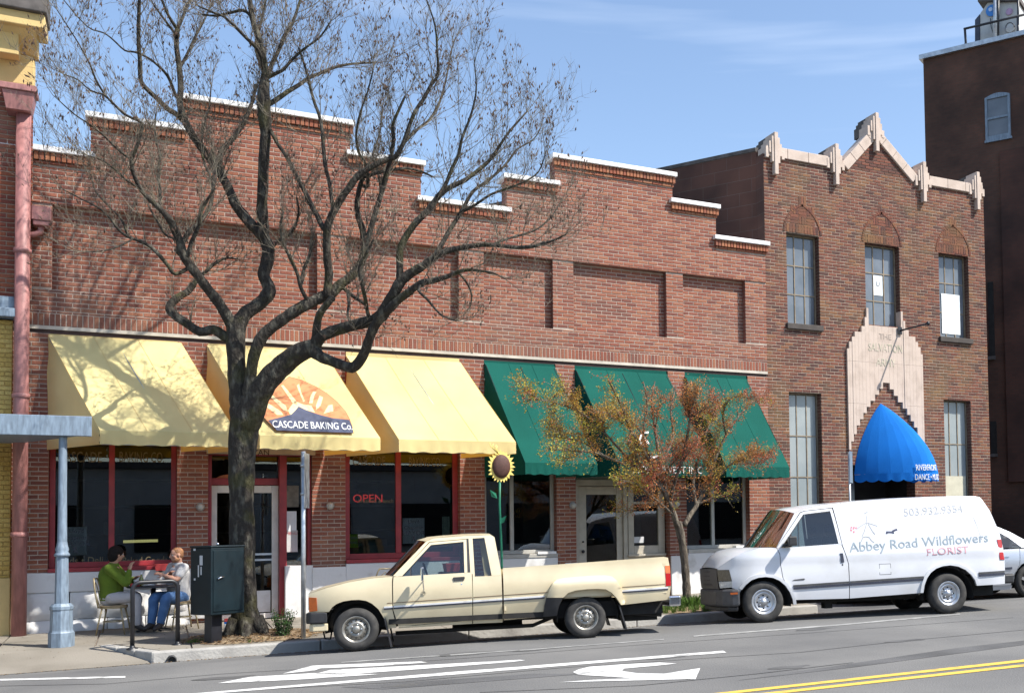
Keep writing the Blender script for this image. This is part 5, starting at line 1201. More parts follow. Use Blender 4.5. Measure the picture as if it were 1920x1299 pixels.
# cab interior
mb = MB(); mb.box(1.18, 1.42, -.64, -.05, .62, .88); mb.hexa([(1.36,-.63,.86),(1.48,-.63,.86),(1.48,-.06,.86),(1.36,-.06,.86)], [(1.48,-.58,1.16),(1.56,-.58,1.16),(1.56,-.1,1.16),(1.48,-.1,1.16)]); mb.box(1.18, 1.42, .05, .64, .62, .88); mb.hexa([(1.36,.06,.86),(1.48,.06,.86),(1.48,.63,.86),(1.36,.63,.86)], [(1.48,.1,1.16),(1.56,.1,1.16),(1.56,.58,1.16),(1.48,.58,1.16)]); mb.build('seat', seatmat, TR, local=True, bevel=.03)
mb = MB()
for y in (-.34, .34): mb.box(1.515, 1.575, y-.12, y+.12, 1.18, 1.32)
mb.build('headrest', seatmat, TR, local=True, bevel=.03)
mb = MB(); mb.box(.55, .80, -.74, .74, .62, .965); mb.build('dashboard', blackp, TR, local=True, bevel=.04)
mb = MB(); mb.tube([(.94+.06*cos(a)*0-.10*sin(a)*.5, -.34+.18*cos(a), .99+.17*sin(a)) for a in [2*pi*i/20 for i in range(21)]], .014, 6); mb.tube([(.80, -.34, .92), (.94, -.34, .99)], .02, 6); mb.build('steering_wheel', blackp, TR, local=True)
place(TR, Vector((2.445, 15.265, .020)), RAD(-12.0), RAD(.45), RAD(2.6), .835)
# ------------------------------------------------------------------ white delivery van
VN = thing('delivery_van', 'white florist delivery van with painted lettering parked at the kerb', 'van')
vw = [(.18,.86),(.33,.905),(.50,.935),(.70,.952),(.95,.946),(1.035,.957),(1.10,.944),(1.15,.935),(1.24,.925),(1.5,.875),(1.74,.815),(1.88,.765),(1.98,.70)]
def wv(s, z):
    v = smoothtab(vw, z)
    if s < 0: v -= .30*(min(1, -s/.80))**2.0
    if s > 3.9: v -= .06*((s-3.9)/.4)**2
    return v
archf = [(.515,.27),(.50,.36),(.455,.47),(.38,.58),(.28,.665),(.17,.715),(.05,.733),(-.07,.725),(-.18,.69),(-.27,.62),(-.335,.54),(-.38,.46)]
archr = [(3.735,.45),(3.70,.55),(3.63,.64),(3.53,.725),(3.40,.785),(3.26,.81),(3.12,.80),(3.0,.765),(2.90,.70),(2.83,.61),(2.785,.50),(2.765,.37)]
roofl = [(.70,1.775),(.78,1.805),(1.08,1.868),(1.44,1.902),(1.70,1.922),(2.43,1.958),(3.24,1.978),(3.9,1.975),(3.985,1.955)]
for sd in (-1, 1):
    panel('fender', [(-.765,.89),(-.69,.935),(-.49,1.045),(-.25,1.150),(-.02,1.200),(.17,1.197),(.258,1.185),(.300,1.10),(.310,.90),(.340,.70),(.43,.545),(.53,.345),(.53,.27)]+archf+[(-.40,.545),(-.50,.575),(-.50,.69),(-.545,.868),(-.735,.868)], wv, sd, vanwhite, VN)
    dr = panel('door', [(.268,1.185),(1.318,1.225),(1.372,1.20),(1.462,.90),(1.468,.33),(.555,.345),(.44,.56),(.352,.70),(.322,.90),(.312,1.10)], wv, sd, vanwhite, VN)
    panel('door_frame', [[(.262,1.192),(.725,1.752),(.765,1.725),(.335,1.192)], [(.725,1.752),(.80,1.775),(1.275,1.815),(1.262,1.775),(.765,1.725)], [(1.275,1.815),(1.375,1.205),(1.318,1.228),(1.235,1.773)]], wv, sd, vanwhite, dr)
    panel('pane', [(.335,1.194),(.765,1.727),(1.238,1.773),(1.318,1.230)], wv, sd, carglass, dr, thick=.004, lift=-.012)
    panel('window_seal', [[(.320,1.192),(.755,1.733),(.775,1.715),(.355,1.196)], [(.755,1.733),(1.245,1.780),(1.238,1.757),(.775,1.715)]], wv, sd, blackp, dr, thick=.006, lift=-.006)
    panel('handle', [(1.325,1.07),(1.375,1.07),(1.395,.925),(1.345,.918)], wv, sd, bluetrim, dr, lift=.012, zc=[], sc=[])
    panel('lock', [(1.355,.895),(1.375,.895),(1.375,.872),(1.355,.872)], wv, sd, blackp, dr, lift=.005, zc=[], sc=[])
    panel('roof_side', [(.262,1.200),(.62,1.745),(.70,1.775),(.78,1.805),(1.08,1.868),(1.44,1.902),(1.435,1.85),(1.285,1.828),(.79,1.785),(.715,1.762)], wv, sd, vanwhite, VN)
    panel('side_panel', [(1.295,1.828),(1.445,1.85),(1.45,1.902)]+roofl[4:]+[(4.115,1.72),(4.25,1.31),(4.305,.94),(4.295,.46)]+archr+[(1.482,.33),(1.476,.90),(1.385,1.21)], wv, sd, vanwhite, VN)
    def wfl(s, z): return wv(s, z)+.028
    def ringp(arch, cx_, cz_, k0, k1): 
        a = [(cx_+(s-cx_)*k0, cz_+(z-cz_)*k0) for s, z in arch]; b = [(cx_+(s-cx_)*k1, cz_+(z-cz_)*k1) for s, z in arch]; return [[a[i], b[i], b[i+1], a[i+1]] for i in range(len(a)-1)]
    panel('wheel_lip', ringp(archf[:-1], .06, .27, 1.0, 1.115), wfl, sd, vanwhite, VN, thick=.05, zc=[], sc=[])
    panel('wheel_lip', ringp(archr, 3.25, .36, 1.0, 1.11), wfl, sd, vanwhite, VN, thick=.05, zc=[], sc=[])
    def wt_(a, b, z0, z1, m, l, par=VN, nm='side_trim'): panel(nm, [(a,z0),(b,z1),(b,z1-.035),(a,z0-.035)], wv, sd, m, par, lift=l, zc=[], thick=.014)
    for a, b in ((.515, 1.466), (1.486, 2.775), (3.78, 4.29)):
        z0, z1 = .555+.027*(a-.5), .555+.027*(b-.5)
        wt_(a, b, z0+.030, z1+.030, greyp, .012); wt_(a, b, z0-.008, z1-.008, bluetrim, .014)
    wheel(VN, .02, sd*.83, .335, .22, .205, vanrim, sd, 'van'); wheel(VN, 3.225, sd*.83, .340, .22, .205, vanrim, sd, 'van')
    panel('headlamp', [(-.765,.868),(-.548,.868),(-.505,.69),(-.745,.69)], wv, sd, mat('lamp_smoke', (.055,.053,.05), .25, .3, 30, coat=.4) if 'lamp_smoke' not in MT else MT['lamp_smoke'], VN, lift=.004, zc=[])
    panel('indicator', [(-.74,.682),(-.503,.682),(-.50,.585),(-.72,.575)], wv, sd, clearlens, VN, lift=.004, zc=[])
    panel('tail_lamp', [(4.175,1.215),(4.262,1.215),(4.298,.87),(4.205,.875)], wv, sd, redlens, VN, lift=.012, zc=[])
    mb = MB(); y = sd*.93; y0, y1 = sorted((y+sd*.03, y+sd*.24)); mb.hexa([(.40,y0,1.215),(.55,y0,1.215),(.55,y1,1.215),(.44,y1,1.215)], [(.40,y0,1.365),(.54,y0,1.365),(.54,y1,1.365),(.44,y1,1.365)]); mb.box(.36, .46, *sorted((y-sd*.04, y+sd*.05)), 1.20, 1.25); mb.build('mirror', blackp, VN, local=True, bevel=.02)
    for s, r in ((.04, .445), (3.24, .46)):
        mb = MB(); mb.lathe([(r, 0), (r, -sd*.27), (.05, -sd*.28)], (s, sd*.89, .31), 'Y', 24, a0=-.15, a1=pi+.15); mb.build('arch_liner', under, VN, local=True)
panel('fuel_door', [[(2.0,.875),(2.205,.875),(2.205,.868),(2.0,.868)], [(2.0,.868),(2.007,.868),(2.007,.702),(2.0,.702)], [(2.198,.868),(2.205,.868),(2.205,.702),(2.198,.702)], [(2.0,.702),(2.205,.702),(2.205,.695),(2.0,.695)]], wv, -1, greyp, VN, lift=.001, zc=[], thick=.004)
panel('door_emblem', [(.50,.655),(.53,.672),(.70,.685),(.715,.672),(.69,.655)], wv, -1, greyp, VN, lift=.004, zc=[], sc=[])
rs = [(.62,1.745,.10,.16),(.70,1.777,.085,.13),(.78,1.806,.075,.10),(1.08,1.868,.05,.03),(1.44,1.902,.04,0),(1.70,1.922,.04,0),(2.43,1.958,.038,0),(3.24,1.978,.035,0),(3.9,1.975,.033,0),(3.985,1.953,.02,-.02)]
loft('roof', [across(s, wv(s, z)-.003, z+.002, c, 13, f) for s, z, c, f in rs], vanwhite, VN)
loft('windscreen', [across(.268+(.618-.268)*t, wv(.2, 1.2)-.012+(wv(.6, 1.745)-wv(.2, 1.2))*t, 1.200+(1.745-1.200)*t, .02+.08*t, 13, .30-.14*t) for t in (0, .2, .4, .6, .8, 1)], screenglass, VN)
hv = [(-.765,.892,.02,.04),(-.69,.937,.03,.10),(-.49,1.047,.035,.20),(-.25,1.152,.03,.26),(-.02,1.202,.025,.28),(.17,1.199,.02,.28),(.26,1.188,.02,.30)]
loft('bonnet', [across(s, wv(s, z)-.003, z, c, 13, f) for s, z, c, f in hv], vanwhite, VN)
loft('grille', [across(-.767, wv(-.765, .87)-.002, .888, .0, 13, .045), across(-.765, wv(-.765, .75), .72, .0, 13, .055), across(-.74, wv(-.74, .6), .56, 0, 13, .05)], greyp, VN)
mb = MB()
for k in range(4): mb.add([], []); z = .62+.07*k; mb.grid([across(-.778, .42, z, 0, 9, .055), across(-.778, .42, z+.022, 0, 9, .055)], False)
mb.build('grille_bars', blackp, VN, local=True)
fb = MB(); L0 = [(-.37, -.955), (-.52, -.90), (-.69, -.77), (-.79, -.60), (-.85, 0), (-.79, .60), (-.69, .77), (-.52, .90), (-.37, .955), (-.42, .7), (-.6, 0), (-.42, -.7)]
fb.prism([(a, b, .28) for a, b in L0], (0, 0, .275)); fb.build('front_bumper', greyp, VN, local=True, bevel=.035)
L1 = [(-.40, -.90), (-.60, -.80), (-.70, -.6), (-.74, 0), (-.70, .6), (-.62, .80), (-.40, .90), (-.45, 0)]
fb = MB(); fb.prism([(a, b, .20) for a, b in L1], (0, 0, .078)); fb.build('air_dam', blackp, VN, local=True, bevel=.02)
for sd in (-1, 1): panel('bumper_lamp', [(-.56,.50),(-.42,.505),(-.42,.475),(-.555,.47)], lambda s, z: .955-.12*max(0, (-.37-s)/.35)-.0, sd, amber, VN, lift=.004, zc=[], sc=[])
loft('back_doors', [across(s, wv(s, z)-.004, z, 0, 9, -.03) for s, z in ((3.985,1.953),(4.115,1.72),(4.25,1.31),(4.305,.94),(4.297,.46))], vanwhite, VN)
lbox('rear_bumper', (4.30, 4.49, -.86, .86, .465, .625), blackp, VN, .03)
mb = MB(); mb.box(-.36, 4.2, -.62, .62, .27, .60); mb.box(.56, 2.74, -.86, .86, .335, .62); mb.box(1.15, 1.28, -.6, -.4, .17, .3); mb.box(1.6, 2.5, .1, .5, .20, .32); mb.build('chassis', under, VN, local=True)
mb = MB(); mb.box(1.50, 1.53, -.84, .84, .6, 1.84); mb.build('bulkhead', seatmat, VN, local=True) if False else None
mb = MB(); mb.box(.12, .40, -.80, .80, .70, 1.16); mb.build('dashboard', blackp, VN, local=True, bevel=.05)
for sd in (-1, 1):
    mb = MB(); mb.box(.78, 1.22, sd*.45-.24, sd*.45+.24, .62, .82); mb.hexa([(1.12,sd*.45-.23,.8),(1.26,sd*.45-.23,.8),(1.26,sd*.45+.23,.8),(1.12,sd*.45+.23,.8)], [(1.26,sd*.45-.2,1.36),(1.36,sd*.45-.2,1.36),(1.36,sd*.45+.2,1.36),(1.26,sd*.45+.2,1.36)]); mb.box(1.28, 1.35, sd*.45-.13, sd*.45+.13, 1.38, 1.56); mb.build('seat', seatmat, VN, local=True, bevel=.03)
mb = MB(); mb.tube([(.62-.10*sin(a)*.7, -.45+.19*cos(a), 1.13+.17*sin(a)) for a in [2*pi*i/20 for i in range(21)]], .014, 6); mb.build('steering_wheel', blackp, VN, local=True)
# sign-writing on the van's side
ink_slate = mat('ink_slate', (.27,.33,.37), .6, .05, 9); ink_grey = mat('ink_grey', (.36,.375,.40), .6, .05, 9); ink_pink = mat('ink_pink', (.62,.32,.36), .6, .05, 9)
def vtext(body, s, z, size, m, slope_, al='LEFT', sx=1, fit=None):
    def f(c):
        u, v = s+c.x, z+c.y+slope_*c.x; return Vector((u, -(wv(u, v)+.004+c.z), v))
    o = text(body, size, m, 'lettering', (None, 1), VN, .001, al, sx, f, fit); return o
vtext('Abbey Road Wildflowers', 1.50, 1.085, .225, ink_slate, .040, fit=2.50)
vtext('FLORIST', 2.84, .985, .165, ink_pink, .030, fit=.76)
vtext('503.932.9354', 2.52, 1.655, .185, ink_grey, .045, fit=1.08)
def vdraw(name, lines, m, r=.008):
    mb = MB(); lines = [[(a, b+.06 if name in ('figure_drawing', 'hat_drawing', 'flower_drawing') else b) for a, b in ln] for ln in lines]
    for ln in lines:
        for (a, b), (c, d) in zip(ln[:-1], ln[1:]):
            e = Vector((c-a, d-b)); L_ = max(1e-4, e.length); nx, nz = -e.y/L_*r, e.x/L_*r
            mb.quad(*[(s_, -(wv(s_, z_)+.004), z_) for s_, z_ in ((a-nx, b-nz), (c-nx, d-nz), (c+nx, d+nz), (a+nx, b+nz))])
    return mb.build(name, m, VN, local=True)
vdraw('figure_drawing', [[(1.86,1.62),(1.84,1.50),(1.72,1.44),(1.66,1.40)], [(1.86,1.50),(1.98,1.46),(2.03,1.44)], [(1.85,1.50),(1.78,1.34),(1.74,1.28)], [(1.87,1.48),(1.93,1.36),(1.97,1.30)], [(1.75,1.26),(1.80,1.27),(1.86,1.26),(1.90,1.20),(1.94,1.17)], [(1.75,1.26),(1.72,1.20),(1.69,1.16)]], ink_grey, .006)
vdraw('panel_seam', [[(3.70,1.84),(3.80,1.55),(3.88,1.22)]], mat('seam_shadow', (.40,.40,.42), .6, .05, 9), .004)
vdraw('hat_drawing', [[(1.83,1.655),(1.86,1.67),(1.89,1.685)]], ink_grey, .012)
vdraw('flower_drawing', [[(1.60,1.40),(1.62,1.44)], [(1.57,1.37),(1.55,1.40)], [(1.60,1.34),(1.61,1.37)], [(1.64,1.41),(1.66,1.43)], [(1.56,1.42),(1.58,1.44)]], mat('ink_rose', (.75,.20,.25), .6, .05, 9), .012)
vdraw('dog_drawing', [[(2.17,1.395),(2.30,1.39)], [(2.18,1.39),(2.175,1.365)], [(2.29,1.39),(2.295,1.365)], [(2.28,1.405),(2.33,1.425),(2.37,1.435)]], pr_navy, .016)
def shorten_nose(o):
    for c in o.children:
        if c.type == 'MESH':
            for v in c.data.vertices:
                if v.co.x < -.37: v.co.x = -.37+(v.co.x+.37)*.78
        if not c.name.startswith('wheel') or c.name.startswith('wheel_lip'): shorten_nose(c)
shorten_nose(VN)
place(VN, Vector((8.557, 14.806, .068)), RAD(-15), RAD(.45), RAD(2.2), .945)
# ------------------------------------------------------------------ silver sedan behind the van
SD = thing('sedan', 'silver sedan standing behind the white van', 'car')
sw = [(.18,.80),(.35,.84),(.55,.87),(.70,.865),(.85,.84),(.92,.81),(1.15,.70),(1.40,.58)]
def ws(s, z):
    v = smoothtab(sw, z)
    if s < -.2: v -= .20*(min(1, (-.2-s)/.7))**2
    if s > 2.8: v -= .16*(min(1, (s-2.8)/.8))**2
    return v
def arc_(c, r, a0, a1, n=9): return [(c+r*cos(RAD(a0+(a1-a0)*i/n)), .31+r*sin(RAD(a0+(a1-a0)*i/n))) for i in range(n+1)]
for sd in (-1, 1):
    panel('fender', [(-.88,.60),(-.80,.70),(-.3,.79),(.40,.875),(.42,.25)]+arc_(0, .37, -8, 188)+[(-.80,.24),(-.90,.35)], ws, sd, silver, SD)
    for a, b in ((.43, 1.40), (1.41, 2.31)):
        bl = [(a, .25), (b, .25), (b, .90), (a, .875 if a < 1 else .897)]
        if a > 1: bl = [(a, .25), (2.24, .25), (2.31, .46), (2.42, .62), (2.46, .91), (a, .90)]
        dr = panel('door', bl, ws, sd, silver, SD)
        panel('handle', [(b-.28,.80),(b-.10,.805),(b-.10,.775),(b-.28,.77)], ws, sd, silver, dr, lift=.02, zc=[], sc=[])
    panel('quarter_panel', [(2.47,.905),(2.9,.92),(3.45,.90),(3.55,.82),(3.60,.50),(3.55,.28)]+arc_(2.66, .37, -8, 188)[:10]+[(2.31,.44),(2.43,.62)], ws, sd, silver, SD)
    panel('pane', [(.55,.89),(1.12,1.32),(1.38,1.36),(1.38,.91)], ws, sd, carglass, SD, thick=.004)
    panel('pane', [(1.44,.915),(1.44,1.36),(1.85,1.35),(2.28,1.12),(2.52,.94)], ws, sd, carglass, SD, thick=.004)
    panel('pillars', [[(.42,.89),(.55,.885),(1.12,1.325),(1.40,1.365),(1.86,1.355),(2.28,1.125),(2.52,.93),(2.86,.935),(2.35,1.22),(2.0,1.37),(1.5,1.415),(1.1,1.385)], [(1.385,.90),(1.435,.90),(1.435,1.37),(1.385,1.37)]], ws, sd, silver, SD, lift=.004)
    panel('side_trim', [(.45,.555),(2.25,.585),(2.25,.545),(.45,.515)], ws, sd, bluetrim, SD, lift=.014, zc=[])
    panel('sill', [(.38,.245),(2.28,.245),(2.26,.17),(.40,.17)], ws, sd, silver, SD, lift=-.02, zc=[])
    wheel(SD, 0, sd*.76, .31, .19, .21, chrome, sd, 'alloy'); wheel(SD, 2.66, sd*.76, .31, .19, .21, chrome, sd, 'alloy')
    panel('tail_lamp', [(3.40,.88),(3.54,.83),(3.575,.68),(3.42,.70)], ws, sd, redlens, SD, lift=.006, zc=[])
    panel('headlamp', [(-.86,.66),(-.62,.735),(-.58,.62),(-.86,.56)], ws, sd, clearlens, SD, lift=.006, zc=[])
    mb = MB(); mb.box(.62, .76, *sorted((sd*.84, sd*1.0)), .92, 1.03); mb.build('mirror', silver, SD, local=True, bevel=.03)
    for s in (0, 2.66):
        mb = MB(); mb.lathe([(.38, 0), (.38, -sd*.22), (.05, -sd*.23)], (s, sd*.83, .31), 'Y', 20, a0=-.15, a1=pi+.15); mb.build('arch_liner', under, SD, local=True)
loft('bonnet', [across(s, ws(s, z)-.002, z, c, 9, .08) for s, z, c in ((-.88,.60,.0),(-.80,.70,.02),(-.3,.79,.03),(.42,.878,.03))], silver, SD)
loft('windscreen', [across(.45+.65*t, .80-.2*t, .89+.49*t, .02, 9, .15-.05*t) for t in (0, .5, 1)], carglass, SD)
loft('roof', [across(s, ws(1, z)-.003, z, .03, 9) for s, z in ((1.1,1.385),(1.5,1.415),(2.0,1.37))], silver, SD)
loft('rear_window', [across(2.0+.86*t, .58+.18*t, 1.37-.435*t, .03, 9) for t in (0, .5, 1)], carglass, SD)
loft('boot', [across(s, ws(s, z)-.003, z, .02, 9) for s, z in ((2.47,.906),(2.9,.92),(3.45,.90),(3.55,.82),(3.60,.50),(3.55,.28))], silver, SD)
loft('front_bumper', [across(s, ws(s, z)-.003, z, 0, 9, .10) for s, z in ((-.88,.60),(-.90,.35),(-.80,.24))], silver, SD)
mb = MB(); mb.box(-.7, 3.4, -.6, .6, .18, .5); mb.box(.42, 2.2, -.76, .76, .22, .5); mb.build('chassis', under, SD, local=True)
for y in (-.38, .38):
    for s in (1.25, 2.05): 
        mb = MB(); mb.box(s-.25, s+.25, y-.24, y+.24, .35, .60); mb.hexa([(s+.2,y-.22,.55),(s+.32,y-.22,.55),(s+.32,y+.22,.55),(s+.2,y+.22,.55)], [(s+.36,y-.18,1.12),(s+.44,y-.18,1.12),(s+.44,y+.18,1.12),(s+.36,y+.18,1.12)]); mb.build('seat', seatmat, SD, local=True, bevel=.03)
pS = onY(1699, 1100, 17.7)
place(SD, Vector((pS.x, 17.7, drv(pS.x, 17.7)+.0)), RAD(-14.0), RAD(.8), RAD(0), .84*1.08)
SD.scale = (1.08, 1.08, 1.16)
